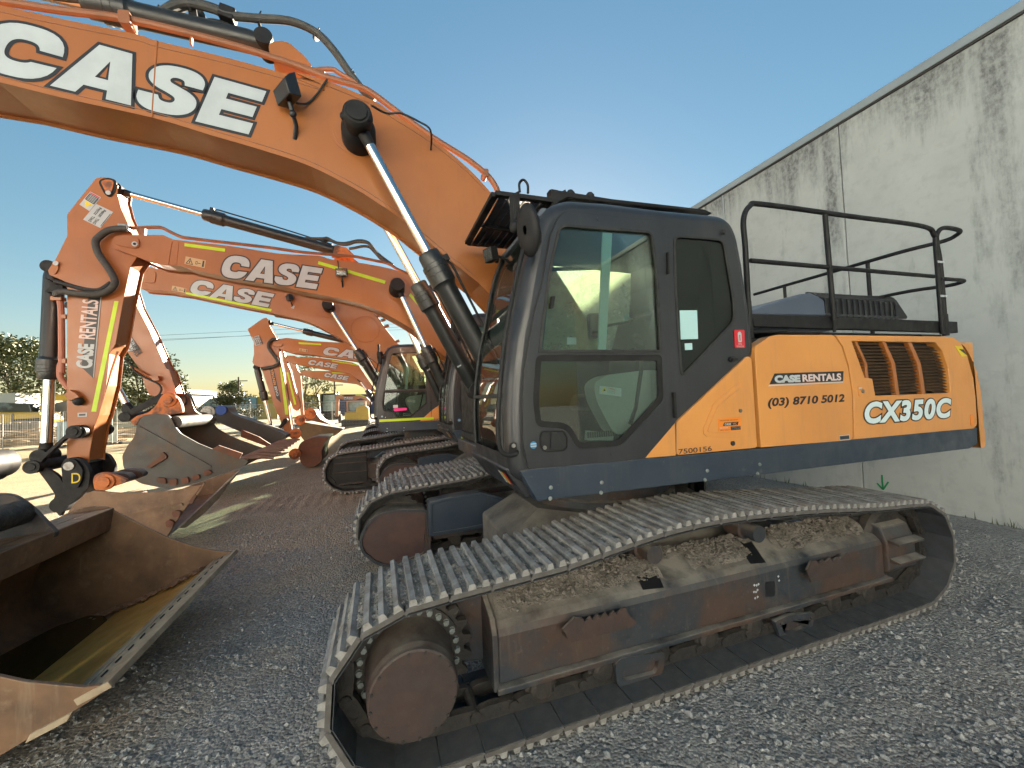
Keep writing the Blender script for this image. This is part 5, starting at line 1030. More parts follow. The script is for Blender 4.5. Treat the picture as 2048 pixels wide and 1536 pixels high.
def hazard(part, P, y):
    g = M(); g.slab(P, y-.003, y-.001, (), 0); a, b, c, d = (Vector(p) for p in P); f = lambda u, v: tuple((a*(1-u)+b*u)*(1-v)+(d*(1-u)+c*u)*v)
    g.slab([f(.05, .92), f(.42, .92), f(.235, .08)], y-.004, y-.003, [[f(.11, .84), f(.36, .84), f(.235, .27)]], 1); g.slab([f(.2, .75), f(.22, .45), f(.27, .45), f(.25, .75)], y-.004, y-.003, (), 1)
    g.slab([f(.52, .35), f(.62, .35), f(.62, .75), f(.52, .75)], y-.004, y-.003, [[f(.54, .42), f(.60, .42), f(.60, .68), f(.54, .68)]], 1); g.slab([f(.64, .52), f(.78, .52), f(.78, .60), f(.64, .60)], y-.004, y-.003, (), 1); g.slab([f(.86, .1), f(.94, .1), f(.95, .9), f(.85, .9)], y-.004, y-.003, (), 1)
    g.build("hazard_decal", [BEIGE, DBK], part)
hazard(bm2, [(-2.6, 4.106), (-2.354, 4.063), (-2.371, 3.948), (-2.616, 3.995)], 6.93)
s = round_poly([(-3.415, 4.265), (-3.369, 4.314), (-3.164, 4.333), (-3.134, 4.278), (-3.141, 4.194), (-3.184, 4.172), (-3.36, 4.193), (-3.411, 4.218)], .05); g = M(); g.slab(s, 6.91, 6.929); c = [(-3.182, 4.229)][0]; g.lathe([(.035, 0), (.035, .012)], (c[0], 6.91, c[1]), (c[0], -9, c[1]), 16, 1); g.lathe([(.018, 0), (.018, .016)], (c[0], 6.91, c[1]), (c[0], -9, c[1]), 8, 2); g.build("pin_keeper", [OR, WHT, BLK], bm2, bevel=.004)
s = [(-2.764, 4.308), (-2.735, 4.311), (-2.768, 3.97), (-2.812, 3.967)]; g = M(); g.tube([(s[0][0], 6.93, s[0][1]), (s[3][0], 6.93, s[3][1])], .008, 8); g.tube([(s[0][0]+.08, 6.93, s[0][1]), (s[3][0]+.10, 6.93, s[3][1])], .005, 8); g.build("weld_seam", OR, bm2)
p = [(-3.322, 4.468), (-3.162, 4.489), (-3.086, 4.503), (-2.941, 4.52), (-2.882, 4.511), (-2.823, 4.48), (-2.745, 4.439), (-2.645, 4.399), (-2.523, 4.391), (-2.317, 4.378), (-1.559, 4.341), (-1.161, 4.308), (-0.909, 4.299), (-0.651, 4.298), (-0.318, 4.294), (-0.141, 4.271), (0.025, 4.246), (0.236, 4.208), (0.377, 4.127), (0.594, 4.041)]; g = M(); g.pipe(at3(p, 6.97), .024, 10); q = [(-3.162, 4.495), (-3.086, 4.503), (-3.092, 4.364), (-3.13, 4.354), (-3.158, 4.388)]; g.slab(q, 6.95, 7.0); g.build("boom_pipe", PIPE, bm2)
c = [(0.35, 3.748)][0]; boss(bm2, [(0.382, 3.778)][0], 6.93, (.20, .19, .18))
for y in (6.70, 7.60):
    h = [(0.773, 2.75)][0]; d = (h[0]-c[0], h[1]-c[1]); b = (c[0]+d[0]*2.0, c[1]+d[1]*2.0); r = ram(ex2, c, h, b, y, .042, .085, eye=.10)
    g = M(); ya, yb = (6.56, 6.95) if y < 7 else (7.37, 7.74); g.lathe([(.10, 0), (.115, .03), (.115, .20), (.125, .22), (.125, .38)], (c[0], ya, c[1]), (c[0], yb, c[1]), 24); g.build("pin_cap", BLK, r)
    if y < 7: p = [(0.763, 2.409), (0.808, 2.432), (0.828, 2.372), (0.784, 2.343)]; ram_letters(r, p[3], p[2], 6.59, "C")
lamp(bm2, [(-0.495, 3.971)][0], 6.93, 1.0, 1)
t = [(-0.555, 4.187), (-0.55, 4.122), (-0.545, 4.051)]; g = M(); g.pipe(at3(t, 6.9), .008, 6); g.build("lamp_cable", RUB, bm2)
for y, p, r in ((7.12, [(-1.054, 4.582), (-0.792, 4.606), (-0.725, 4.62), (-0.633, 4.576), (-0.525, 4.541), (-0.416, 4.543), (-0.305, 4.59), (-0.193, 4.607), (-0.08, 4.594), (-0.011, 4.509), (0.057, 4.407), (0.155, 4.307), (0.284, 4.239)], .028), (7.2, [(-1.04, 4.601), (-0.856, 4.543), (-0.775, 4.595), (-0.694, 4.617), (-0.586, 4.589), (-0.448, 4.593), (-0.251, 4.656), (-0.123, 4.652), (-0.039, 4.598), (0.073, 4.452), (0.317, 4.268)], .024), (7.18, [(-0.394, 4.492), (-0.31, 4.514), (-0.168, 4.556), (-0.068, 4.549), (0.002, 4.486), (0.114, 4.355)], .024), (7.1, [(-1.051, 4.567), (-0.947, 4.599), (-0.763, 4.608), (-0.657, 4.596)], .012)): g = M(); g.pipe(at3(p, y), r, 8); g.build("boom_hose", HOSE, bm2)
a = [(-3.474, 5.078), (-2.439, 4.878), (-0.572, 4.421)]; sr = ram(ex2, a[0], a[1], a[2], 7.15, .040, .080, name="stick_cylinder", eye=.08)
s = [(-0.631, 4.343), (-0.601, 4.485), (-0.427, 4.455), (-0.307, 4.338), (-0.253, 4.298), (-0.659, 4.267)]; g = M(); g.slab(s, 7.02, 7.05, (), 0); g.slab(s, 7.25, 7.28, (), 0); g.build("ram_anchor", ORR, bm2, bevel=.006)
S2 = [(-3.653, 5.154), (-3.586, 5.181), (-3.502, 5.185), (-3.442, 5.154), (-3.408, 5.083), (-3.415, 4.954), (-3.375, 4.752), (-3.307, 4.562), (-3.215, 4.295), (-3.185, 4.099), (-3.225, 4.017), (-3.272, 3.926), (-3.351, 3.482), (-3.446, 2.823), (-3.514, 2.683), (-3.553, 2.247), (-3.636, 1.837), (-3.68, 1.69), (-3.732, 1.322), (-3.737, 1.202), (-3.854, 1.231), (-3.97, 1.287), (-3.968, 2.37), (-3.963, 3.587), (-3.991, 3.68), (-4.146, 3.76), (-4.16, 3.819), (-4.083, 3.974), (-3.962, 4.304), (-3.962, 4.608)]
stk2 = boom(ex2, S2, 7.16, .17, name="stick")
g = M(); s = [(-3.406, 2.721), (-3.495, 2.397), (-3.655, 1.726), (-3.67, 1.689), (-3.618, 1.892), (-3.505, 2.454), (-3.436, 2.721)]; g.slab(s, 6.986, 6.9895); g.build("chipped_edge", ORR, stk2)
tape(stk2, [(-3.455, 3.429), (-3.408, 3.427), (-3.659, 1.89), (-3.711, 1.897)], 6.99)
P = [(-3.735, 3.469), (-3.597, 3.479), (-3.684, 2.347), (-3.811, 2.503)]; g = M(); g.slab(P, 6.985, 6.989, (), 0); o = Vector((P[3][0], 6.985, P[3][1])); U = (Vector((P[0][0], 6.985, P[0][1]))-o).normalized(); V = Vector((-U.z, 0, U.x)); t = [(-3.711, 2.483), (-3.703, 3.469)]
o2 = [(-3.707, 2.464)][0]; wl = (Vector((t[1][0]-t[0][0], 0, t[1][1]-t[0][1]))).length; hh = .175
g.text("CASE", (o2[0]+.01, 6.985, o2[1]+.02), U, V, wl*.34, hh, 1, .05, 0, .003); g.text("RENTALS", Vector((o2[0]+.01, 6.985, o2[1]+.02))+U*wl*.41, U, V, wl*.55, hh, 2, .02, 0, .003)
e = [(-3.605, 3.474), (-3.594, 3.478), (-3.681, 2.347), (-3.687, 2.388)]; g.slab(e, 6.983, 6.985, (), 1); g.build("rental_sign", [DBK, WHT, MATS["pale_pink_lettering"]], stk2)
P = [(-3.788, 4.551), (-3.647, 4.789), (-3.459, 4.693), (-3.603, 4.45)]; g = M(); g.slab(P, 6.985, 6.989, (), 0); o = Vector((P[0][0], 6.985, P[0][1])); U = (Vector((P[1][0], 6.985, P[1][1]))-o); w = U.length; U.normalize(); Vv = (Vector((P[3][0], 6.985, P[3][1]))-o); h = Vv.length; V = -Vector((-U.z, 0, U.x)); V = V if V.dot(Vv) > 0 else -V
o3 = o+Vv; g.text("RATED LIFT CAPACITY", o3-V*h*.14*1.0*6.4+U*w*.1, U, -V, w*.8, h*.06, 1, lift=.002) if False else None
for k, (a_, b_) in enumerate((("DWLL", "3225kg"), ("DWLL", "2838kg"))):
    base = o+V*h*(.42+.26*k); g.text(a_, base+U*w*.06, U, -V, w*.33, h*.17, 1, .03, 0, .002); g.text(b_, base+U*w*.48, U, -V, w*.46, h*.19, 1, .03, 0, .002)
g.face([(.12*w, .93*h), (.9*w, .93*h), (.9*w, .97*h), (.12*w, .97*h)], (), 1, o, U, V, -Y, .001)
g.build("lift_rating_plate", [WHT, DBK], stk2)
P = [(-3.828, 4.757), (-3.71, 4.955), (-3.594, 4.887), (-3.721, 4.677)]; a, b, c_, d = (Vector(p) for p in P); f = lambda u, v: tuple((a*(1-u)+b*u)*(1-v)+(d*(1-u)+c_*u)*v); g = M(); g.slab(P, 6.986, 6.989, (), 0)
g.slab([f(.45, .06), f(.88, .06), f(.88, .94), f(.45, .94)], 6.985, 6.986, (), 1); g.slab([f(.90, .05), f(.97, .05), f(.97, .95), f(.90, .95)], 6.985, 6.986, (), 2); g.slab([f(.05, .5), f(.4, .12), f(.4, .88)], 6.985, 6.986, (), 3)
for k in range(5): g.slab([f(.50+.075*k, .14), f(.53+.075*k, .14), f(.53+.075*k, .86), f(.50+.075*k, .86)], 6.984, 6.985, (), 0)
g.build("warning_plate", [WHT, DBK, RED, YEL], stk2)
s = round_poly([(-3.594, 5.11), (-3.515, 5.149), (-3.442, 5.135), (-3.463, 4.995), (-3.501, 4.927), (-3.531, 4.957)], .04); g = M(); g.slab(s, 6.97, 6.985, (), 0); g.ring(inset(s, -.03), .03, 6.98, 6.988, 1); c = [(-3.501, 4.953)][0]; g.lathe([(.03, 0), (.03, .012)], (c[0], 6.968, c[1]), (c[0], -9, c[1]), 14, 2); g.build("pin_keeper", [ORR, BLK, WHT], stk2)
s = round_poly([(-4.094, 3.943), (-4.045, 3.934), (-4.042, 3.844), (-4.073, 3.767), (-4.122, 3.773), (-4.129, 3.829)], .03); g = M(); g.slab(s, 6.97, 6.988, (), 0); c = [(-4.062, 3.912)][0]; g.lathe([(.03, 0), (.03, .012)], (c[0], 6.968, c[1]), (c[0], -9, c[1]), 14, 1); g.build("pin_keeper", [OR, WHT], stk2, bevel=.004)
p = [(-3.264, 4.44), (-3.356, 4.431), (-3.476, 4.39), (-3.58, 4.284), (-3.612, 4.205), (-3.58, 4.056), (-3.478, 3.872), (-3.407, 3.705), (-3.427, 3.608), (-3.509, 3.528), (-3.626, 3.489), (-3.813, 3.495), (-3.926, 3.512), (-3.996, 3.505), (-4.017, 3.486), (-4.01, 3.449)]; g = M(); g.pipe(at3(p, 6.90), .042, 12); g.build("stick_hose", HOSE, stk2)
p = [(-4.067, 3.664), (-3.969, 3.635), (-3.869, 3.6), (-3.725, 3.565), (-3.608, 3.565), (-3.534, 3.617), (-3.474, 3.677)]; g = M(); g.pipe(at3(p, 6.95), .028, 10); g.build("stick_hose", RUB, stk2)
g = M(); q = [(-3.302, 4.455), (-3.264, 4.449)][0]; g.obox((q[0], 6.92, q[1]), Vector((.06, 0, 0)), Vector((0, .05, 0)), Vector((0, 0, .045))); g.build("hose_coupling", STL, stk2, bevel=.012)
p = [(-4.076, 3.438), (-4.058, 3.26), (-4.053, 2.475), (-4.063, 2.562), (-4.07, 2.395), (-4.028, 2.301), (-3.978, 2.216)]; g = M(); g.pipe(at3(p, 7.05), .035, 10); g.build("stick_pipe", pmat("faded_pipe_paint", (.42, .16, .10), None, rough=.5), stk2)
g = M(); s = [(-4.147, 3.473), (-4.026, 3.478), (-4.026, 3.421), (-4.147, 3.416)]; g.slab(s, 7.0, 7.1); g.build("pipe_clamp", OR, stk2, bevel=.008)
for s in ([(-4.048, 3.223), (-3.998, 3.234), (-3.998, 3.177), (-4.048, 3.176)], [(-4.049, 2.614), (-3.999, 2.632), (-3.999, 2.567), (-4.049, 2.568)]): M().slab(s, 7.02, 7.08).build("pipe_bracket", OR, stk2)
s = [(-3.95, 2.138), (-3.886, 2.2), (-3.823, 2.143), (-3.787, 2.095), (-3.894, 2.044)]; g = M(); g.slab(s, 6.90, 6.99); c = [(-3.819, 2.041)][0]; g.ball((c[0], 6.94, c[1]), .06, 10, 1); g.build("pipe_guard", [OR, BLK], stk2, bevel=.006)
P = [(-3.855, 1.885), (-3.755, 1.886), (-3.758, 1.83), (-3.853, 1.83)]; g = M(); g.slab(P, 6.986, 6.989, (), 0); g.slab(inset(P, .014), 6.985, 6.986, (), 1); g.build("small_decal", [WHT, DBK], stk2)
# bucket ram of machine 2 (upside down: barrel above, rod below)
a = [(-4.283, 1.329)][0]; h = [(-4.231, 2.353)][0]; b = [(-4.19, 3.891)][0]
br = ram(ex2, a, h, b, 7.16, .060, .105, name="bucket_cylinder", eye=.09, detail=False)
g = M(); s = [(-4.173, 3.71), (-4.061, 3.622), (-3.997, 3.626), (-4, 3.513), (-4.096, 3.518), (-4.18, 3.523), (-4.124, 3.6)]; g.slab(s, 6.97, 7.06); g.build("ram_port", BLK, br, bevel=.01)
# bucket linkage and quick hitch
lk = [(-3.838, 1.704), (-3.761, 1.722), (-3.704, 1.669), (-3.693, 1.613), (-3.733, 1.552), (-3.818, 1.54), (-3.902, 1.564), (-4.135, 1.295), (-4.188, 1.212), (-4.242, 1.146), (-4.301, 1.17), (-4.328, 1.225), (-4.268, 1.29), (-4.188, 1.3), (-3.943, 1.567), (-3.874, 1.652)]; g = M(); g.slab(round_poly(lk, .06), 6.86, 6.93); g.slab(round_poly(lk, .06), 7.39, 7.46)
for s in ([(-3.809, 1.638)], [(-4.23, 1.213)]): g.lathe([(.085, 0), (.085, .66), ], (s[0][0], 6.83, s[0][1]), (s[0][0], 9, s[0][1]), 24); g.lathe([(.05, 0), (.045, .012)], (s[0][0], 6.83, s[0][1]), (s[0][0], -9, s[0][1]), 18)
g.build("bucket_link", BLK, ex2, bevel=.012)
hl = [(-4.219, 1.154), (-4.165, 1.202), (-4.028, 1.09), (-3.973, 0.986), (-3.931, 0.729), (-3.959, 0.624), (-3.994, 0.518), (-4.076, 0.657), (-4.086, 0.73), (-4.042, 0.814), (-4.137, 1.003)]; g = M(); g.slab(round_poly(hl, .05), 6.92, 6.97); g.slab(round_poly(hl, .05), 7.35, 7.40); c = [(-3.986, 0.693)][0]; g.lathe([(.10, 0), (.10, .6)], (c[0], 6.88, c[1]), (c[0], 9, c[1]), 24); g.build("hitch_link", BLK, ex2, bevel=.012)
qh = [(-3.953, 1.22), (-3.911, 1.296), (-3.807, 1.296), (-3.737, 1.263), (-3.688, 1.168), (-3.66, 1.075), (-3.675, 0.895), (-3.752, 0.804), (-3.809, 0.73), (-3.919, 0.655), (-3.988, 0.752), (-3.933, 0.905)]; g = M(); g.slab(round_poly(qh, .05), 6.86, 6.93); g.slab(round_poly(qh, .05), 7.39, 7.46); g.slab(inset(round_poly(qh, .05), .14), 6.93, 7.39); g2 = round_poly([(-3.926, 1.214), (-3.882, 1.29), (-3.785, 1.273), (-3.713, 1.14), (-3.723, 0.998), (-3.765, 0.904), (-3.807, 0.908), (-3.889, 0.997), (-3.909, 1.106)], .04); g.slab(g2, 6.82, 6.86); c = [(-3.846, 1.195)][0]; g.lathe([(.055, 0), (.055, .02)], (c[0], 6.82, c[1]), (c[0], -9, c[1]), 16, 1)
o = [(-3.824, 0.968)][0]; g.text("D", (o[0], 6.818, o[1]), X, Z, .09, .13, 2, 0, 0, .002); g.build("quick_hitch", [BLK, STL, YEL], ex2, bevel=.015)
s = [(-3.609, 1.011), (-3.509, 1.055), (-3.305, 1.017), (-3.261, 0.929), (-3.452, 0.858), (-3.609, 0.875)]; g = M(); g.slab(round_poly(s, .05), 6.95, 7.1); g.slab(round_poly(s, .05), 7.25, 7.4); g.build("hitch_body", FRM, ex2, bevel=.015)
oe = [(-3.556, 0.979), (-3.542, 1.058), (-3.486, 1.088), (-3.415, 1.084), (-3.315, 1.035), (-3.196, 0.959), (-3.33, 0.901), (-3.451, 0.857), (-3.536, 0.861)]; g = M(); g.slab(round_poly(oe, .04), 6.72, 6.78); c = [(-3.425, 0.965)][0]; g.lathe([(.11, 0), (.105, .03), (.07, .035), (.07, .06)], (c[0], 6.72, c[1]), (c[0], -9, c[1]), 24); g.build("bucket_ear", ORR, ex2, bevel=.008)
# tilted bucket of machine 2
def bucket2():
    N_ = [(-3.592, 0.678), (-3.515, 0.8), (-3.411, 0.896), (-3.333, 0.92), (-3.065, 0.856), (-2.788, 0.833), (-2.5, 0.835), (-2.229, 0.87), (-2.384, 0.627), (-2.489, 0.464), (-2.619, 0.234), (-2.821, 0.182), (-3.136, 0.264), (-3.4, 0.437), (-3.567, 0.584)]
    Fp = list([(-4.228, 0.46), (-4.132, 0.549), (-4.068, 0.623), (-3.971, 0.653), (-3.741, 0.616), (-3.402, 0.587), (-3.052, 0.601), (-2.427, 0.795), (-2.349, 0.815), (-2.27, 0.83), (-2.175, 0.85), (-2.456, 0.509), (-2.959, 0.448)][:13])+[(N_[13][0]+.1, N_[13][1]+.05), (N_[14][0]+.1, N_[14][1]+.05)]
    g = M(); n = len(N_); g.slab(N_, 6.33, 6.36)
    V = [(a, 6.35, b) for a, b in N_]+[(a, 7.75, b) for a, b in Fp]
    F = [(i, (i+1) % n, n+(i+1) % n, n+i) for i in list(range(10, n))+[0]]; g.add(V, F, 0, False)
    g.slab(Fp, 7.74, 7.77); bk = g.build("bucket", BKT, ex2, bevel=.005)
    g = M(); s = [(-3.499, 0.69), (-3.052, 0.598), (-2.446, 0.659), (-2.432, 0.631), (-3.052, 0.571), (-3.499, 0.664)]; g.slab(s, 6.31, 6.335); g.build("side_seam", BKT, bk)
    s = [(-2.2, 0.902), (-2.185, 0.888), (-2.273, 0.741), (-2.288, 0.755)]; M().slab(s, 6.30, 6.335).build("side_cutter", BKT, bk)
    for s in ([(-2.544, 0.562), (-2.505, 0.58), (-2.446, 0.561), (-2.467, 0.493), (-2.525, 0.489)], [(-2.613, 0.453), (-2.574, 0.472), (-2.516, 0.428), (-2.546, 0.367), (-2.604, 0.382)], [(-2.366, 0.67), (-2.304, 0.759), (-2.274, 0.743), (-2.336, 0.631)]): M().slab(round_poly(s, .02), 6.29, 6.335).build("wear_block", BKR, bk, bevel=.01)
    pa, pb, qa, m3, qb = Vector((-2.487, 6.35, .341)), Vector((-2.175, 7.75, .850)), Vector((-2.464, 6.485, .298)), Vector((-2.343, 7.053, .437)), Vector((-2.250, 7.435, .679))
    top = lambda t: pa.lerp(pb, t)
    low = lambda t: qa.lerp(m3, t/.5) if t < .5 else m3.lerp(qb, (t-.5)/.5)
    for k in range(4):
        g = M(); u0, u1 = k/4+.012, (k+1)/4-.012; rows = []
        for t in (0, .34, .67, 1): rows += [top(t).lerp(low(t), u0), top(t).lerp(low(t), u1)]
        dn = Vector((-.03, .006, 0)); V = rows+[p+dn for p in rows]; F = [(2*i, 2*i+1, 2*i+3, 2*i+2) for i in range(3)]+[(8+2*i, 8+2*i+2, 8+2*i+3, 8+2*i+1) for i in range(3)]+[(2*i, 2*i+2, 8+2*i+2, 8+2*i) for i in range(3)]+[(2*i+1, 8+2*i+1, 8+2*i+3, 2*i+3) for i in range(3)]+[(0, 8, 9, 1), (6, 7, 15, 14)]
        g.add(V, F); g.build("cutting_edge", LIP, bk)
bucket2()

# ---- machine 3
tape(ex3, [(0.013, 1.493), (1.19, 1.484), (1.192, 1.434), (0.014, 1.436)], 9.195); M().slab(round_poly([(0.322, 1.726), (0.61, 1.722), (0.605, 1.668), (0.328, 1.654)], .03), 9.17, 9.19).build("door_tag", PINK, ex3, bevel=.004)
M().slab([(0.314, 1.796), (0.413, 1.796), (0.416, 1.731), (0.315, 1.731)], 9.18, 9.19).build("door_notice", WHT, ex3)
B3 = [(-4.743, 4.93), (-4.687, 4.979), (-4.3, 4.906), (-3.461, 4.793), (-2.291, 4.621), (-1.749, 4.53), (-1.187, 4.401), (-0.644, 4.261), (-0.284, 4.186), (-0.001, 4.019), (0.463, 3.362)]
B3b = [(-4.746, 4.487), (-4.662, 4.469), (-4.304, 4.455), (-4.129, 4.423), (-3.907, 4.397), (-3.156, 4.229), (-2.28, 4.053), (-2.301, 4.028), (-1.852, 3.948), (-1.484, 3.832), (-1.089, 3.617), (-0.724, 3.397), (-0.431, 3.205)]
B3, B3b = smooth2(B3, 3), B3b[:4]+smooth2(B3b[4:], 4)
bm3 = boom(ex3, B3+[(.9, 3.1), (1.2, 2.5), (1.3, 2.0), (1.1, 1.8), (.8, 2.2)]+B3b[::-1], 10.6, .22)
case_logo(bm3, [(-3.869, 4.421)][0], [(-2.258, 4.143)][0], [(-2.469, 4.52)][0], 10.38)
tape(bm3, [(-3.899, 4.441), (-2.265, 4.118), (-2.283, 4.063), (-3.904, 4.395)], 10.38); hazard(bm3, [(-4.142, 4.571), (-3.887, 4.52), (-3.903, 4.416), (-4.155, 4.466)], 10.38)
s = round_poly([(-4.701, 4.88), (-4.445, 4.864), (-4.42, 4.808), (-4.44, 4.6), (-4.703, 4.627)], .06); M().slab(s, 10.36, 10.38).build("side_plate", OR, bm3, bevel=.006)
boss(bm3, [(-1.072, 4.203)][0], 10.38, (.26, .255, .25)); e = [(-0.246, 3.684)][0]; g = M(); g.lathe([(.33, 0), (.33, .004), (.315, .008)], (e[0], 10.38, e[1]), (e[0], -9, e[1]), 48); g.build("side_boss", OR, bm3)
c = [(-1.051, 4.196)][0]; h = [(-0.451, 3.143)][0]; d = (h[0]-c[0], h[1]-c[1]); b = (c[0]+d[0]*2.0, c[1]+d[1]*2.0)
for y in (10.15, 11.05):
    r = ram(ex3, c, h, b, y, .042, .085, eye=.10); g = M(); ya, yb = (10.02, 10.40) if y < 10.6 else (10.80, 11.18); g.lathe([(.115, 0), (.125, .03), (.13, .38)], (c[0], ya, c[1]), (c[0], yb, c[1]), 24); g.build("pin_cap", BLK, r)
    if y < 10.6: p = [(-0.35, 2.76), (-0.309, 2.789), (-0.294, 2.724), (-0.336, 2.707)]; ram_letters(r, p[3], p[2], 10.05, "C")
lamp(bm3, [(-1.88, 4.393)][0], 10.38)
s = [(-1.856, 4.213), (-1.792, 4.209), (-1.808, 4.146), (-1.866, 4.155)]; M().slab(s, 10.37, 10.379).build("small_decal", WHT, bm3)
p = [(-0.646, 4.266), (-0.487, 4.221), (-0.326, 4.183), (-0.164, 4.122), (0.019, 4.006), (0.2, 3.721), (0.445, 3.39)]; g = M(); g.pipe(at3(p, 10.42), .03, 8); q = [(0.03, 4.017), (0.131, 3.909), (0.211, 3.755), (0.455, 3.367)]; [g.obox((a_[0]+.05, 10.45, a_[1]+.03), Vector((.05, 0, .02)), Vector((0, .04, 0)), Vector((-.012, 0, .03))) for a_ in q]; g.build("boom_pipe", PIPE, bm3)
S3 = [(-5.084, 4.938), (-4.993, 5.002), (-4.792, 4.14), (-4.563, 3.592), (-4.274, 2.773), (-4.227, 2.763), (-4.094, 2.236), (-4.363, 2.167), (-4.578, 2.213), (-4.755, 2.8), (-4.958, 3.175), (-5.068, 3.814), (-5.132, 4.473)]
stk3 = boom(ex3, S3, 10.6, .19, name="stick")
P = [(-4.946, 3.356), (-4.87, 3.458), (-4.74, 3.219), (-4.798, 3.178), (-4.924, 3.141)]; g = M(); g.slab(P[:5], 10.39, 10.399, (), 0); a, b = Vector((P[0][0], 10.385, P[0][1])), Vector((P[2][0], 10.385, P[2][1]))
for k in range(3): q = [(-4.909, 3.326), (-4.871, 3.254), (-4.905, 3.196)][k]; g.text(("3225kg", "2838kg", "DWLL")[k], (q[0], 10.388, q[1]), Vector((.62, 0, -.78)), Vector((.78, 0, .62)), .22, .09, 1, .02)
g.build("lift_rating_plate", [WHT, DBK], stk3)
p = [(-4.945, 2.992), (-4.822, 2.849), (-4.778, 2.735), (-4.642, 2.618), (-4.504, 2.529), (-4.365, 2.439), (-4.319, 2.322), (-4.367, 2.209)]; g = M(); g.pipe(at3(p, 10.3), .02, 8); g.build("stick_hose", RUB, stk3); p = [(-4.836, 2.824), (-4.655, 2.678), (-4.447, 2.544)]; g = M(); g.pipe(at3(p, 10.33), .03, 8); s = [(-4.528, 2.618), (-4.377, 2.615), (-4.359, 2.527), (-4.448, 2.506)]; g.slab(s, 10.3, 10.4); g.build("stick_pipe", OR, stk3)
a = [(-5.003, 1.933)][0]; h = [(-5.177, 2.504)][0]; b = (h[0]-.75, h[1]+1.6); ram(ex3, a, h, b, 10.6, .065, .10, name="bucket_cylinder", detail=False)
lk = [(-4.961, 1.867), (-4.872, 1.89), (-4.416, 2.167), (-4.299, 2.24), (-4.229, 2.188), (-4.265, 2.104), (-4.805, 1.803), (-4.828, 1.706), (-4.928, 1.684), (-4.988, 1.757)]; g = M(); g.slab(round_poly(lk, .05), 10.2, 10.28); g.slab(round_poly(lk, .05), 10.92, 11.0); c = [(-4.888, 1.781)][0]; g.lathe([(.10, 0), (.10, .85)], (c[0], 10.18, c[1]), (c[0], 99, c[1]), 20); g.build("bucket_link", BLK, ex3, bevel=.015)
oe = [(-4.763, 1.692), (-4.647, 1.797), (-4.444, 1.857), (-4.328, 1.992), (-4.223, 2.215), (-4.083, 2.247), (-3.954, 2.133), (-3.897, 1.987), (-3.875, 1.814), (-4.122, 1.783), (-4.58, 1.766), (-4.671, 1.576)]; g = M(); g.slab(round_poly(oe, .05), 10.1, 10.2); c = [(-4.11, 2.096)][0]; g.lathe([(.15, 0), (.14, .03), (.08, .035), (.08, .07)], (c[0], 10.1, c[1]), (c[0], -9, c[1]), 24); g.build("bucket_ear", ORR, ex3, bevel=.01)
oe = [(-4.446, 2.227), (-4.357, 2.278), (-4.215, 2.283), (-4.126, 2.194), (-4.022, 1.831), (-3.896, 1.726), (-4.258, 1.552), (-4.434, 1.605), (-4.273, 1.854)]; g = M(); g.slab(round_poly(oe, .05), 11.1, 11.25); g.lathe([(.16, 0), (.16, .3)], (oe[3][0]-.2, 11.0, oe[3][1]-.1), (oe[3][0]-.2, 99, oe[3][1]-.1), 20); g.build("bucket_ear", BKG, ex3, bevel=.02)
TOOTH = pmat("worn_tine_steel", (.20, .13, .10), (.14, .09, .07), 6, rough=.5, rough2=.7, bump=.15)
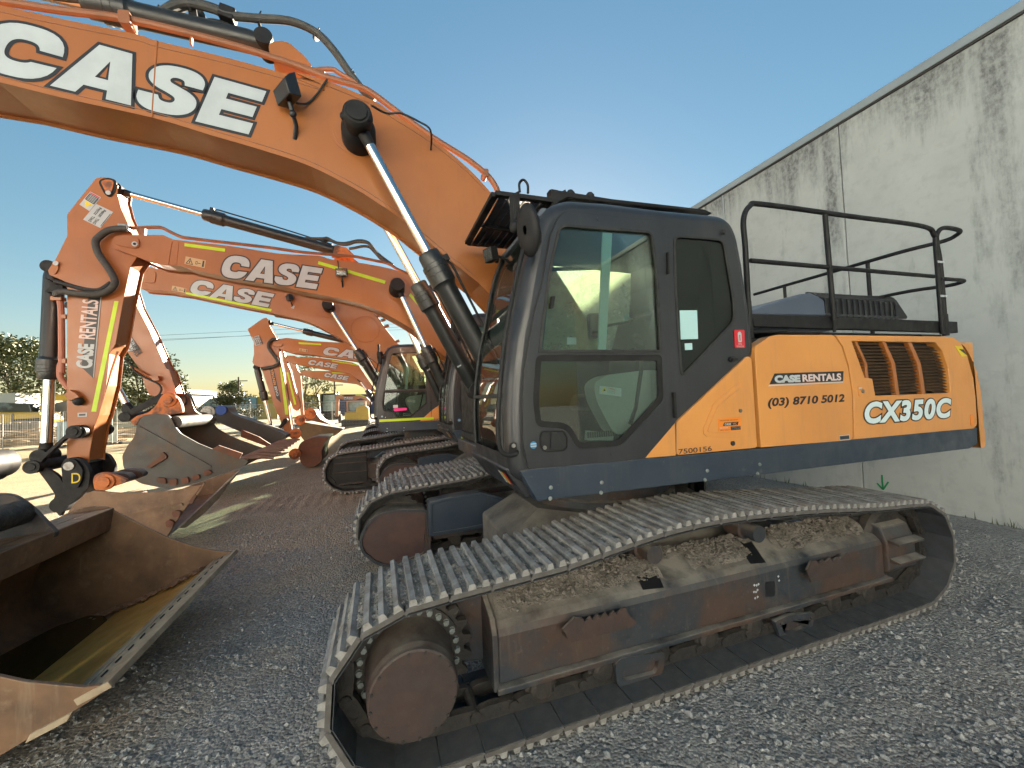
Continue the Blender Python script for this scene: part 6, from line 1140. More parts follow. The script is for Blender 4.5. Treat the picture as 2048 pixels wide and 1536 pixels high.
def bucket3():
    N_ = round_poly([(-4.449, 1.619), (-4.39, 1.761), (-4.287, 1.819), (-3.96, 1.802), (-3.9, 1.706), (-3.841, 1.546), (-3.751, 1.401), (-3.459, 1.185), (-3.223, 1.053), (-2.821, 0.868), (-2.59, 0.767), (-2.667, 0.659), (-3.053, 0.543), (-3.389, 0.427), (-3.7, 0.362), (-3.913, 0.336), (-4.122, 0.381), (-4.399, 0.483), (-4.585, 0.645), (-4.666, 0.831), (-4.682, 1.045), (-4.596, 1.234), (-4.494, 1.388)], .05, 3)
    ya, yb = 9.68, 11.6; g = M(); g.slab(N_, ya, ya+.04); g.slab(N_, yb-.04, yb); lo = min(N_, key=lambda p: p[1]); k0 = N_.index(lo)
    n = len(N_); rt_ = max(range(n), key=lambda i: N_[i][0]); lf = min(range(n), key=lambda i: (N_[i][0]+ (0 if N_[i][1] > 1.5 else 5)))
    idx = []; i = rt_
    while True:
        idx.append(i); i = (i+1) % n
        if i == 12: break
        if len(idx) > n: break
    V = [(N_[i][0], y, N_[i][1]) for y in (ya, yb) for i in idx]; q = len(idx); g.add(V, [(i, i+1, q+i+1, q+i) for i in range(q-1)], 0, True); bk = g.build("bucket", BKG, ex3, angle=40)
    tb = [(-3.893, 1.629)][0]; g = M(); g.cyl((tb[0], ya+.1, tb[1]), (tb[0], yb, tb[1]), .13, n=24); g.build("top_beam", BKG, bk)
    w = [(-4.407, 1.6), (-3.249, 0.721), (-3.258, 0.684), (-4.414, 1.561)]; M().slab(w, 9.66, 9.685).build("side_seam", BKG, bk)
    for s in ([(-4.294, 0.802), (-4.089, 0.971), (-4.029, 1.074), (-3.971, 0.997), (-3.964, 0.942), (-4.251, 0.762)], [(-4.129, 0.58), (-3.99, 0.548), (-3.983, 0.43), (-4.137, 0.492)], [(-3.938, 0.525), (-3.804, 0.52), (-3.813, 0.403), (-3.932, 0.407)], [(-3.729, 0.521), (-3.63, 0.547), (-3.608, 0.426), (-3.722, 0.411)], [(-3.561, 0.549), (-3.446, 0.575), (-3.423, 0.489), (-3.547, 0.456)], [(-3.375, 0.623), (-3.266, 0.649), (-3.22, 0.571), (-3.345, 0.528)]): M().slab(round_poly(s, .03), 9.63, 9.69).build("wear_block", BKR, bk, bevel=.015)
    cut = [(-3.207, 1.058), (-3.094, 1.128), (-2.682, 0.93), (-2.741, 0.82), (-2.839, 0.876), (-3.143, 1.034)]; M().slab(cut, 9.6, 9.66).build("side_cutter", BKR, bk, bevel=.006)
    cut = [(-3.255, 1.334), (-2.866, 1.122), (-2.745, 1.02), (-2.582, 0.89), (-2.666, 0.85), (-3.267, 1.15)]; M().slab(cut, 11.6, 11.66).build("side_cutter", BKR, bk, bevel=.006)
    a0, a1 = [(-2.77, 0.771), (-2.149, 0.765)], [(-2.56, 0.887), (-1.934, 1)]
    for k in range(9):
        t = k/8; y = 9.75+(11.5-9.75)*t; p = Vector((a0[0][0]*(1-t)+a1[0][0]*t, y, a0[0][1]*(1-t)+a1[0][1]*t)); q = Vector((a0[1][0]*(1-t)+a1[1][0]*t, y, a0[1][1]*(1-t)+a1[1][1]*t)); m = p.lerp(q, .35)+Vector((0, 0, .06))
        g = M(); g.tube(smooth_path([p-Vector((.3, 0, .12)), p, m, q], 4), [.05]*5+[.045]*4+[.04, .036, .03, .024], 6); g.build("bucket_tooth", TOOTH, bk)
    g = M(); g.bar((a0[0][0]-.1, 9.7, a0[0][1]-.05), (a1[0][0]-.1, 11.6, a1[0][1]-.05), .2, .05, side=(1, 0, 0)); g.build("lip_plate", BKG, bk)
bucket3()

s = [(-0.875, 0.789), (-0.259, 0.837), (-0.26, 0.201), (-0.818, 0.201), (-0.902, 0.324), (-0.9, 0.631)]; gp = M().slab(round_poly(s, .06), 8.97, 9.2).build("track_guard", BLK, ex3, bevel=.03)
for u in ([(-0.854, 0.755), (-0.261, 0.758)], [(-0.885, 0.639), (-0.261, 0.639)], [(-0.897, 0.46), (-0.258, 0.446)], [(-0.803, 0.213), (-0.262, 0.212)]): M().bar((u[0][0], 8.955, u[0][1]), (u[1][0], 8.955, u[1][1]), .05, .02).build("guard_rib", RST, gp)
# ---- machines 4 to 6: arms and buckets
def small_arm(root, yb, ys, Bo, So, lp, cyl, strip, sgn, tapes, sc=1.0):
    b = boom(root, Bo, root.location.y, .21); s = boom(root, So, root.location.y, .16, name="stick")
    if lp: case_logo(b, lp[0], lp[1], lp[2], root.location.y-.21)
    for t in tapes: tape(b, t, root.location.y-.21)
    if strip: tape(s, strip, root.location.y-.16)
    if sgn:
        y = root.location.y-.16; g = M(); g.slab(sgn, y-.012, y-.006, (), 0); o = Vector((sgn[3][0], y-.012, sgn[3][1])); U = Vector((sgn[0][0], y-.012, sgn[0][1]))-o; w = U.length; U.normalize(); V = Vector((-U.z, 0, U.x)); V = Vector((-abs(V.x), 0, V.z)) if V.x > 0 else V
        h = abs((Vector((sgn[2][0], y-.012, sgn[2][1]))-o).dot(V)); o = o-V*h*.8
        g.text("CASE", o+U*w*.06, U, V, w*.34, h*.6, 1, .05, 0, .006); g.text("RENTALS", o+U*w*.44, U, V, w*.52, h*.6, 2, .02, 0, .006); g.build("rental_sign", [DBK, WHT, ORB], s)
    for (a, h, c, y, rr, br, nm) in cyl: ram(root, a, h, c, y, rr, br, name=nm, detail=False, eye=.08)
    return b, s
y4 = 14.1
b4, s4 = small_arm(ex4, 0, 0,
    [(-3.029, 3.799), (-3, 3.884), (-2.925, 3.948), (-2.643, 3.998), (-2.34, 3.964), (-2.032, 3.912), (-1.44, 3.877), (-0.913, 3.853), (-0.204, 3.721), (0.651, 3.213)]+[(1.75, 2.0), (1.5, 1.8), (1.0, 2.2)]+[(-0.011, 2.947), (-0.638, 3.26), (-1.451, 3.388), (-2.041, 3.478), (-2.463, 3.518), (-2.8, 3.63), (-2.984, 3.725)],
    [(-3.698, 4.263), (-3.294, 4.598), (-3.192, 4.632), (-3.129, 4.549), (-3.145, 4.474), (-3.024, 4.189), (-2.943, 4.041), (-2.881, 3.85), (-2.85, 3.508), (-2.817, 3.253), (-2.749, 2.89), (-2.652, 2.057), (-2.586, 1.353), (-2.547, 1.096), (-2.635, 0.933), (-2.746, 1.004), (-2.869, 1.433), (-3.028, 1.904), (-3.321, 2.953), (-3.374, 3.09), (-3.536, 3.166), (-3.588, 3.26), (-3.539, 3.511), (-3.543, 3.867)],
    ([(-1.668, 3.477)][0], [(0.168, 3.195)][0], [(0.025, 3.493)][0]),
    (([(-3.166, 4.505)][0], [(-2.194, 4.277)][0], [(-0.925, 3.929)][0], 14.1, .045, .085, "stick_cylinder"), ([(-3.14, 1.209)][0], [(-3.338, 2.065)][0], [(-3.513, 3.106)][0], 14.1, .05, .09, "bucket_cylinder")),
    [(-2.858, 3.093), (-2.805, 3.097), (-2.637, 1.611), (-2.735, 1.616)], [(-3.133, 3.04), (-3.017, 3.039), (-2.831, 1.98), (-2.968, 2.133)], ([(-2.307, 3.867), (-1.667, 3.821), (-1.672, 3.77), (-2.308, 3.811)],))
p = [(-2.898, 3.953), (-3.027, 3.931), (-3.121, 3.814), (-3.115, 3.667), (-3.017, 3.498), (-2.909, 3.329), (-2.874, 3.202), (-2.986, 3.119), (-3.171, 3.069), (-3.335, 3.04)]; g = M(); g.pipe(at3(p, 13.85), .05, 8); g.build("stick_hose", HOSE, s4)
P = [(-3.576, 4.013), (-3.394, 4.078), (-3.316, 3.805), (-3.499, 3.752)]; g = M(); g.slab(P, 13.92, 13.937, (), 0); q = [(-3.535, 3.947), (-3.509, 3.863), (-3.48, 3.78)]
for k, t in enumerate(("DWLL", "3225", "2838")): g.text(t, (q[k][0], 13.918, q[k][1]), Vector((.97, 0, .22)), Vector((-.22, 0, .97)), .20, .075, 1, .03)
g.build("lift_rating_plate", [WHT, DBK], s4)
s = round_poly([(-3.011, 3.794), (-2.936, 3.857), (-2.751, 3.816), (-2.752, 3.752), (-2.865, 3.709), (-2.976, 3.73)], .06); M().slab(s, 13.84, 13.885).build("pin_keeper", OR, b4, bevel=.01)
hazard(b4, [(-2.292, 3.673), (-2.057, 3.641), (-2.069, 3.548), (-2.305, 3.587)], 13.89)
lk = [(-2.747, 1.494), (-2.654, 1.51), (-2.618, 1.445), (-2.675, 1.365), (-2.901, 1.129), (-2.974, 1.133), (-2.843, 1.312)]; M().slab(lk, 13.75, 13.85).build("bucket_link", BLK, ex4, bevel=.02)
def shell(root, near, y0, y1, mat, ears=()):
    near = round_poly(near, .06, 2); g = M(); g.slab(near, y0, y1); bk = g.build("bucket", mat, root, bevel=.02)
    for c, r in ears: g = M(); g.lathe([(r*1.6, 0), (r*1.6, .12), (r*.8, .13), (r*.8, .2)], (c[0], y0+.06, c[1]), (c[0], -99, c[1]), 20); g.build("pin_boss", ORR, bk)
    return bk
shell(ex4, [(-2.137, 0.827), (-1.821, 0.906), (-1.445, 0.88), (-1.582, 0.704), (-1.662, 0.463), (-1.64, 0.194), (-1.802, 0.055), (-1.951, 0.014), (-2.134, 0.051), (-2.232, 0.185), (-2.255, 0.39), (-2.297, 0.575), (-2.248, 0.733)], 13.3, 14.9, BKR, (([(-2.371, 0.45)][0], .10), ([(-2.351, 1.045)][0], .10)))
b5, s5 = small_arm(ex5, 0, 0,
    [(-3.43, 3.745), (-3.298, 3.851), (-3.038, 3.842), (-2.967, 3.782), (-2.313, 3.773), (-1.693, 3.692), (-0.956, 3.56), (-0.698, 3.431), (-0.421, 2.948), (-0.039, 2.315)]+[(1.75, 2.0), (1.4, 1.8)]+[(-0.434, 2.469), (-0.611, 2.755), (-1.07, 3.101), (-1.729, 3.238), (-2.997, 3.509), (-3.139, 3.542), (-3.327, 3.611), (-3.419, 3.679)],
    [(-3.515, 4.138), (-3.423, 4.031), (-3.314, 3.549), (-3.2, 3.28), (-3.07, 2.634), (-2.96, 2.175), (-2.894, 1.878), (-3.018, 1.669), (-3.158, 1.783), (-3.269, 2.187), (-3.414, 3.23), (-3.472, 3.898)],
    ([(-2.6, 3.496)][0], [(-1.513, 3.298)][0], [(-1.571, 3.511)][0]), (), [(-3.337, 3.197), (-3.285, 3.206), (-3.031, 1.937), (-3.096, 1.927)], None, ([(-1.707, 3.642), (-0.982, 3.524), (-0.75, 3.46), (-0.756, 3.418), (-0.997, 3.477), (-1.713, 3.604)],))
shell(ex5, [(-2.858, 1.175), (-2.67, 1.242), (-1.742, 0.961), (-1.35, 0.87), (-1.627, 0.648), (-1.871, 0.633), (-2.33, 0.539), (-2.662, 0.48), (-2.799, 0.651), (-2.882, 0.916)], 17, 18.4, pmat("olive_dirty_bucket", (.10, .075, .04), (.15, .10, .05), 4, rough=.7, bump=.2), (([(-2.832, 1.329)][0], .12), ([(-2.474, 1.558)][0], .13)))
b6, s6 = small_arm(ex6, 0, 0,
    [(-3.436, 3.411), (-3.376, 3.507), (-3.201, 3.552), (-2.939, 3.515), (-2.077, 3.494), (-1.286, 3.353), (-0.977, 3.253), (-0.667, 3.071), (-0.393, 2.658), (-0.056, 2.069)]+[(1.75, 2.0), (1.4, 1.8)]+[(-0.399, 2.421), (-0.678, 2.666), (-0.987, 2.844), (-2.059, 3.005), (-3.208, 3.254), (-3.408, 3.362)],
    [(-3.851, 3.857), (-3.608, 3.854), (-3.528, 3.562), (-3.43, 3.398), (-3.414, 3.171), (-3.367, 2.201), (-3.325, 1.425), (-3.455, 1.432), (-3.566, 2.369), (-3.714, 2.857), (-3.815, 3.502)],
    ([(-2.443, 3.228)][0], [(-1.341, 3.003)][0], [(-1.412, 3.239)][0]), (([(-0.845, 3.042)][0], [(-0.516, 2.517)][0], [(-0.215, 2.039)][0], 20.6, .05, .09, "boom_cylinder"),), None, None, ([(-2.064, 3.428), (-1.409, 3.389), (-1.348, 3.348), (-2.065, 3.385)],))
shell(ex6, [(-3.23, 1.215), (-2.966, 1.673), (-2.837, 1.699), (-2.741, 1.504), (-2.546, 1.208), (-2.058, 0.909), (-2.493, 0.983)], 20.4, 21.8, BKR)

# ------------------------------------------------------------------ things beyond the row
def slab_thing(name, label, cat, P, y0, y1, mat, group=None, bevel=0):
    o = M().slab(P, y0, y1).build(name, mat, None, bevel=bevel); return tag(o, label, cat, group)
BLKARM = pmat("matt_black_attachment", (.018, .02, .022), (.03, .03, .032), 3, rough=.5, dust=.5)
at_ = thing("black_attachment_arm", "long black excavator attachment arm lying behind the forked bucket", "attachment", (-1.8, 13, 0))
g = M(); P = [(-4.35, 1.808), (-4.318, 1.941), (-4.193, 1.96), (-4.09, 1.918), (-3.963, 1.975), (-3.837, 1.907), (-3.796, 1.78), (-3.669, 1.686), (-2.797, 1.268), (-2.436, 1.051), (-2.576, 0.919), (-2.805, 0.82), (-3.332, 1.112), (-3.802, 1.369), (-4.219, 1.604)]; g.slab(round_poly(P, .05), 12.6, 13.2); g.build("arm_body", BLKARM, at_, bevel=.03)
c = [(-4.272, 1.8), (-3.981, 1.84)]; g = M(); g.lathe([(.16, 0), (.16, .05)], (c[0][0], 12.56, c[0][1]), (c[0][0], 99, c[0][1]), 24); g.lathe([(.09, -.02), (.09, 0)], (c[0][0], 12.56, c[0][1]), (c[0][0], 99, c[0][1]), 20); g.build("pin_end", STL, at_)
g = M(); g.lathe([(.13, 0), (.13, .05)], (c[1][0], 12.56, c[1][1]), (c[1][0], 99, c[1][1]), 24); g.build("pin_end", pmat("blue_plastic_cap", (.02, .08, .35), None, rough=.5), at_)

FOL = [pmat("sunlit_eucalyptus_leaves", (.12, .13, .04), (.075, .09, .03), .9, rough=.6), pmat("pale_green_leaves", (.17, .17, .045), (.11, .12, .035), .8, rough=.6), pmat("olive_shrub_leaves", (.075, .075, .022), (.05, .055, .018), .8, rough=.6)]
for m in FOL:
    p = m.node_tree.nodes["Principled BSDF"]; p.inputs["Transmission Weight"].default_value = 0
BRK = pmat("grey_bark", (.12, .09, .065), (.08, .06, .045), 4, rough=.9, bump=.4, bscale=20)
def tree(name, label, x, y, h, w, seed, leaf, ncl=26, nl=110, ls=.16, z0=.32, group=None, zc=1.0):
    t = thing(name, label, "tree" if 'bush' not in name else "bush", (x, y, 0), group); rn = random.Random(seed); g = M(); tips = []
    tr = [(x+rn.uniform(-.1, .1)*w*.2*k/4, y, h*z0*1.5*k/4) for k in range(5)]; g.tube(smooth_path(tr, 3), [max(.03*h*.6*(1-.6*i/12), .03) for i in range(13)], 8)
    cl = []
    for k in range(ncl):
        a = rn.uniform(0, 6.28); u = rn.random()**.5; zz = rn.uniform(z0, .97); env = math.sin(math.pi*min(1, max(0, (zz-z0*.7)/(1.05-z0*.7)))**.75)
        cl.append(Vector((x+math.cos(a)*u*env*w*.5, y+math.sin(a)*u*env*w*.5, zz*h)))
    for c in cl[:14]:
        s = Vector(tr[-1-rn.randrange(2)]); m = s.lerp(c, .5)+Vector((0, 0, -.03*h)); g.tube(smooth_path([s, m, c], 3), [.012*h, .011*h, .009*h, .008*h, .006*h, .004*h, .003*h], 5)
    g.build("trunk", BRK, t)
    V, F = [], []
    for c in cl:
        r = w*rn.uniform(.09, .17)
        for j in range(nl):
            d = Vector((rn.gauss(0, 1), rn.gauss(0, 1), rn.gauss(0, .7)*zc)); d = d.normalized()*r*rn.random()**.4; p = c+d
            a = Vector((rn.gauss(0, 1), rn.gauss(0, 1), rn.gauss(0, .6))).normalized()*ls*rn.uniform(.6, 1.3); b = a.orthogonal().normalized()*ls*.42; b.rotate(Matrix.Rotation(rn.uniform(0, 6.28), 3, a)); i = len(V)
            V += [p-a, p+b, p+a, p-b]; F.append((i, i+1, i+2, i+3))
    g = M(); g.add(V, F); g.build("crown", leaf, t)
    return t
q = [(-40.14, 2.278), (-36.22, 4.348), (-38.926, 8.821)]; tree("gum_tree", "large sunlit gum tree over the yard by the yellow machine", [(-38.498, 2.192)][0][0], 60, 10.6, 11, 1, FOL[0], 46, 220, .20, .30)
tree("gum_tree", "broad green gum tree showing behind the orange sticks", [(-26.128, 3.354)][0][0], 58, 9.2, 10, 2, FOL[0], 40, 200, .20, .30)
tree("gum_tree", "distant gum tree poking over the roof of the blue outlet shop", [(-31.308, 3.925)][0][0], 105, 7.6, 9, 3, FOL[0], 26, 120, .26, .30)
tree("young_tree", "pale open young tree between the farthest boom and the navy shop", [(-6.354, 0.614)][0][0], 40, 6.6, 5.2, 4, FOL[1], 34, 60, .12, .22)
tree("young_tree", "bushier yellow-green tree beside the navy shop", [(-6.516, 0.225)][0][0], 50, 5.4, 3.4, 6, FOL[1], 22, 90, .12, .2)
tree("round_bush", "rounded olive bush in front of the blue outlet shop", [(-20.009, 1.053)][0][0], 66, 3.6, 8.0, 5, FOL[2], 40, 160, .16, .12, zc=.8)
# invented unseen buildings, added to bounce sun onto shaded sides; cab windows mirror them
CLAD = pmat("bounce_cladding", (.70, .74, .77), (.67, .71, .74), .3, rough=.6)
for nm, lb, bx in (("bounce_shed", "added unseen long pale shed behind the camera, bouncing sun onto the shaded sides", (-45, 3, -24, -13, 9)), ("bounce_workshop", "added unseen pale workshop out of view to the left, bouncing sun onto the shaded sides", (-40, -24, -12.9, 6, 9))):
    t = thing(nm, lb, "shed", ((bx[0]+bx[1])/2, (bx[2]+bx[3])/2, 0)); M().box(bx[0], bx[1], bx[2], bx[3], -.1, bx[4]).build("wall", CLAD, t); M().box(bx[0]-.3, bx[1]+.3, bx[2]-.3, bx[3]+.3, bx[4], bx[4]+.25).build("roof", pmat("sheet_roof", (.3, .3, .3), None, rough=.5) if "sheet_roof" not in MATS else MATS["sheet_roof"], t)
    for k in range(5):
        if nm == "bounce_shed": M().box(-40+8*k, -36+8*k, -13.02, -12.95, 0, 4.2).build("roller_door", BLUEH, t)
        else: M().box(-24.05, -23.96, -11+3.3*k, -9.4+3.3*k, 2.6, 3.8).build("window", BLUEH, t)
BLU = pmat("blue_shop_wall", (.20, .36, .46), (.23, .40, .50), .3, rough=.6); PALE = pmat("pale_shop_fascia", (.46, .55, .56), None, rough=.6); YB_ = pmat("mustard_shop_wall", (.45, .32, .06), None, rough=.6); SHED = pmat("beige_shed_wall", (.38, .33, .23), (.33, .28, .2), .4, rough=.7); WSH = pmat("white_shed_wall", (.55, .54, .45), None, rough=.6); ROOF = pmat("grey_sheet_roof", (.25, .25, .23), None, rough=.5); NVB = pmat("navy_shop_wall", (.05, .06, .13), (.06, .07, .15), .4, rough=.6)
D = 75
sh = thing("outlet_shop", "long blue outlet shop with pale lettered fascia and rooftop units", "shop", ([(-23.238, 0.65)][0][0], D, 0))
P = [(-30.128, 3.986), (-18.87, 3.702), (-18.898, 0.339), (-30.156, 0.924)]; zb = -.1; M().slab([(P[0][0], zb), (P[1][0], zb), (P[1][0], P[1][1]), (P[0][0], P[1][1])], D, D+14).build("wall", BLU, sh)
Q = [(-30.088, 3.955), (-23.481, 3.698), (-23.495, 2.632), (-30.098, 2.896)]; M().slab([(Q[0][0], Q[2][1]), (Q[1][0], Q[2][1]), (Q[1][0], Q[1][1]), (Q[0][0], Q[1][1])], D-.12, D-.02).build("fascia", PALE, sh)
g = M(); a = [(-25.746, 3.229), (-23.669, 3.172), (-23.664, 3.526)]; o, U, V, w = frame(a[0], a[1], D-.13); g.text("clearance", o, U, V, w, a[2][1]-a[1][1], 0, .01); a = [(-25.383, 2.804), (-24.048, 2.775), (-24.045, 3.07)]; o, U, V, w = frame(a[0], a[1], D-.13); g.text("outlet", o, U, V, w, a[2][1]-a[1][1], 0, .01); a = [(-26.87, 2.84), (-26.458, 2.822), (-26.45, 3.521)]; o, U, V, w = frame(a[0], a[1], D-.13); g.text("ili", o, U, V, w, a[2][1]-a[1][1], 0, .02); g.build("shop_lettering", DBK, sh)
for s in ([(-26.387, 4.384), (-25.679, 4.389), (-25.685, 3.883), (-26.393, 3.88)], [(-28.419, 4.337), (-28.003, 4.322), (-28.008, 3.912), (-28.423, 3.929)], [(-27.88, 4.09), (-27.5, 4.075), (-27.503, 3.862), (-27.882, 3.877)], [(-24.67, 4.122), (-24.226, 4.105), (-24.229, 3.858), (-24.673, 3.875)]): M().slab(s, 78, 79.6).build("rooftop_unit", ROOF, sh)
P = [(-18.818, 3.7), (-15.879, 3.711), (-15.942, 0.178), (-18.872, 0.308)]; slab_thing("mustard_shop", "mustard yellow shop block next to the blue outlet shop", "shop", [(P[0][0], -.1), (P[1][0], -.1), (P[1][0], P[1][1]), (P[0][0], P[0][1])], 75.3, 88, YB_)
P = [(-20.36, 0.492), (-16.977, 0.307), (-16.985, -0.174), (-20.367, 0.019)]; o = M().box(P[0][0]-20, P[1][0]+10, 58, 71, -.02, .03).build("lawn_strip", pmat("dry_lawn", (.14, .16, .04), (.22, .2, .07), .6, rough=.95), None); o["kind"] = "structure"
o = M().box(P[0][0]-60, P[1][0]+40, 44, 52, -.02, .02).build("road", pmat("road_asphalt", (.10, .10, .10), (.13, .13, .12), .5, rough=.9), None); o["kind"] = "structure"
nv = thing("navy_shop", "long navy blue shop front with white Sleepy lettering under the arch of booms", "shop", ([(-5.779, 1.638)][0][0], 80, 0))
P = [(-9.998, 3.825), (1.059, 3.948)]; M().slab([(P[0][0], -.1), (P[1][0]+2, -.1), (P[1][0]+2, P[1][1]-.4), (P[0][0], P[0][1])], 80, 92).build("wall", NVB, nv); g = M(); a = [(-9.779, 2.917), (-6.466, 2.935), (-6.455, 3.416)]; o, U, V, w = frame(a[0], a[1], 79.9); g.text("Sleepy's", o, U, V, w, a[2][1]-a[1][1]+.2, 0, .0, .3); g.build("shop_lettering", WHT, nv)
for s in ([(-7.349, 4.361), (-7.058, 4.351), (-7.073, 3.719), (-7.363, 3.73)], [(-8.624, 4.09), (-7.586, 4.116), (-7.594, 3.788), (-8.631, 3.801)]): M().slab(s, 82, 84).build("rooftop_unit", ROOF, nv)
P = [(-44.918, 5.139), (-41.766, 5.088), (-41.767, 3.682), (-44.916, 3.817)]; sd_ = thing("beige_shed", "long low beige shed behind the yellow machine", "shed", (P[0][0]+4, 70, 0)); M().slab([(P[0][0]-16, -.1), (P[1][0], -.1), (P[1][0], P[1][1]-.5), (P[0][0]-16, P[0][1]-.5)], 70, 84).build("wall", SHED, sd_); M().slab([(P[0][0]-16.5, P[0][1]-.5), (P[1][0]+.4, P[1][1]-.5), (P[1][0]+.4, P[1][1]), (P[0][0]-16.5, P[0][1]-.1)], 69.6, 84.5).build("roof", ROOF, sd_)
P = [(-32.394, 4.913), (-30.159, 4.839), (-30.17, 3.182), (-32.402, 3.278)]; wd = thing("white_shed", "flat roofed white shed between the orange sticks", "shed", (P[0][0]+2, 66, 0)); M().slab([(P[0][0]-1, -.1), (P[1][0]+5, -.1), (P[1][0]+5, P[1][1]-.6), (P[0][0]-1, P[0][1]-.6)], 66, 76).build("wall", WSH, wd); M().slab([(P[0][0]-1.5, P[0][1]-.6), (P[1][0]+5.4, P[1][1]-.6), (P[1][0]+5.4, P[1][1]), (P[0][0]-1.5, P[0][1])], 65.5, 76.5).build("roof", ROOF, wd)
for g0 in ("a",): g = M(); g.box(P[1][0]-.1, P[1][0], 65.9, 65.99, 0, P[1][1]-.6); g.build("corner_post", BLK, wd)
# yellow machines in the neighbouring yard
YM = pmat("yellow_plant_paint", (.55, .36, .03), (.45, .28, .03), .7, rough=.5); DKG = pmat("dark_machine_glass", (.03, .045, .05), (.12, .17, .18), .6, lo=.5, hi=.6, rough=.15)
ym = thing("yellow_excavator", "yellow excavator with curved boom beyond the concrete blocks", "excavator", ([(-29.069, 1.422)][0][0], 46, 0))
M().slab([(-31.819, 2.473), (-28.025, 2.283), (-27.689, 1.596), (-27.833, 1.286), (-31.816, 1.522)], 46, 48.5).build("body", YM, ym, bevel=.08); M().slab([(-31.961, 3.31), (-28.723, 3.045), (-28.579, 2.306), (-31.958, 2.476)], 46.2, 48.3).build("cab", DKG, ym, bevel=.06)
M().slab([(-28.432, 2.525), (-28.408, 2.905), (-28.217, 3.278), (-27.833, 3.678), (-27.446, 3.836), (-27.447, 3.439), (-27.833, 3.198), (-28.121, 2.701), (-28.217, 2.324)], 46.8, 47.4).build("boom", YM, ym, bevel=.05); M().slab([(-27.64, 3.831), (-26.12, 3.763), (-26.096, 3.288), (-27.155, 3.234), (-27.64, 3.446)], 46.8, 47.3).build("stick", YM, ym, bevel=.05)
for s in ([(-29.66, 2.273), (-29.604, 2.27), (-29.602, 1.427), (-29.658, 1.43)], [(-29.566, 1.737), (-27.964, 1.774), (-27.773, 1.477), (-29.565, 1.581)]): M().slab(s, 45.9, 46.05).build("side_recess", BLK, ym)
M().slab([(-31.816, 1.552), (-27.544, 1.3), (-27.447, 0.88), (-31.814, 1.062)], 45.6, 48.8).build("crawler_track", CHN, ym, bevel=.1)
P = [(-34.337, 4.327), (-33.342, 4.292), (-33.34, 3.467), (-34.335, 3.508)]; slab_thing("white_container", "white site container standing beyond the yellow excavator", "container", [(P[0][0]-2, 0), (P[1][0], 0), (P[1][0], P[1][1]), (P[0][0]-2, P[0][1])], 52, 55, WSH)
hp = [(-29.25, 3.344), (-28.365, 3.378), (-28.368, 1.476), (-29.199, 1.558)]; slab_thing("grey_hopper", "grey sheet steel hopper beside the orange stick", "hopper", [(hp[0][0], 0), (hp[1][0], 0), (hp[1][0], hp[1][1]), (hp[0][0]-.2, hp[0][1]*.9)], 50, 53, pmat("grey_hopper_steel", (.26, .25, .22), (.2, .19, .16), .5, rough=.7))
CB = pmat("concrete_block", (.20, .19, .165), (.15, .14, .12), .6, rough=.9, bump=.1, bscale=4)
wall0 = [(-27.273, 0.766), (-24.056, 0.603), (-24.056, -0.099), (-27.271, 0.098), (-26.087, 1.363)]; zt = wall0[4][1]; x0 = wall0[0][0]; x1 = wall0[1][0]; nb = 6; bw = (x1-x0)/nb; bh = (wall0[0][1])
cb = None
LB = ("grey concrete block at the base of the block wall", "grey concrete block on the upper course of the block wall")
for r in range(2):
    for k in range(nb-(1 if r else 0)):
        xo = x0+bw*k+(.5*bw if r else 0)
        if cb is None:
            g = M(); g.box(x0+.03, x0+bw-.03, 40, 41.2, 0, bh-.02); cb = g.build("concrete_block", CB, None, bevel=.04); ob = cb
        else:
            ob = cb.copy(); COL.objects.link(ob); ob.location = (xo-x0, .004*k, r*bh)
        tag(ob, LB[r], "concrete block", "concrete blocks of the %s course" % ("upper" if r else "lower"))
def pile(name, label, x, y, w, n, seed, mat, ln=2.6):
    rn = random.Random(seed); t = thing(name, label, "timber pile", (x, y, 0))
    for k in range(n):
        c = Vector((x+rn.uniform(-.5, .5)*w, y+rn.uniform(-.6, .6), .08+.11*(k % (n//3+1)))); a = rn.gauss(0, .35); d = Vector((math.cos(a), math.sin(a)*.6, rn.gauss(0, .06)))*ln/2
        g = M(); g.bar(c-d, c+d, .16, .07); g.build("beam", mat, t)
TMB = pmat("weathered_timber", (.34, .26, .16), (.24, .18, .11), 2, rough=.85)
pile("timber_pile", "loose pile of sunlit timber by the concrete blocks", [(-23.388, 0.936)][0][0], 38.4, 4, 24, 3, TMB)
pile("timber_pile", "stacked timber offcuts between the orange stick and the grey bucket", [(-16.251, 0.346)][0][0], 34, 4.5, 30, 4, TMB)
pile("timber_pile", "low heap of planks on the yellow ground left of the quick hitch", [(-22.747, -0.009)][0][0], 36.2, 6, 12, 5, TMB, 4)
bp = [(-19.213, 1.463), (-18.723, 1.434), (-18.8, 0.599), (-19.214, 0.628)]; slab_thing("blue_sheet_panel", "pale blue sheet panel leaning on the fence behind the stick", "panel", [(a, max(b, 0)) for a, b in [(-19.213, 1.512), (-18.703, 1.482), (-18.705, 0.272), (-19.214, 0.285)]], 33, 33.06, pmat("pale_blue_sheet", (.25, .37, .42), None, rough=.5))
bp = [(-16.619, 1.108), (-16.217, 1.083), (-16.222, 0.065), (-16.623, 0.069)]; slab_thing("white_sheet_panel", "pale sheet panel behind the mesh fence near the grey bucket", "panel", [(a, max(b, 0)) for a, b in bp], 33, 33.06, WSH)
GAL = pmat("galvanised_tube", (.45, .45, .42), None, rough=.4, metal=.6)
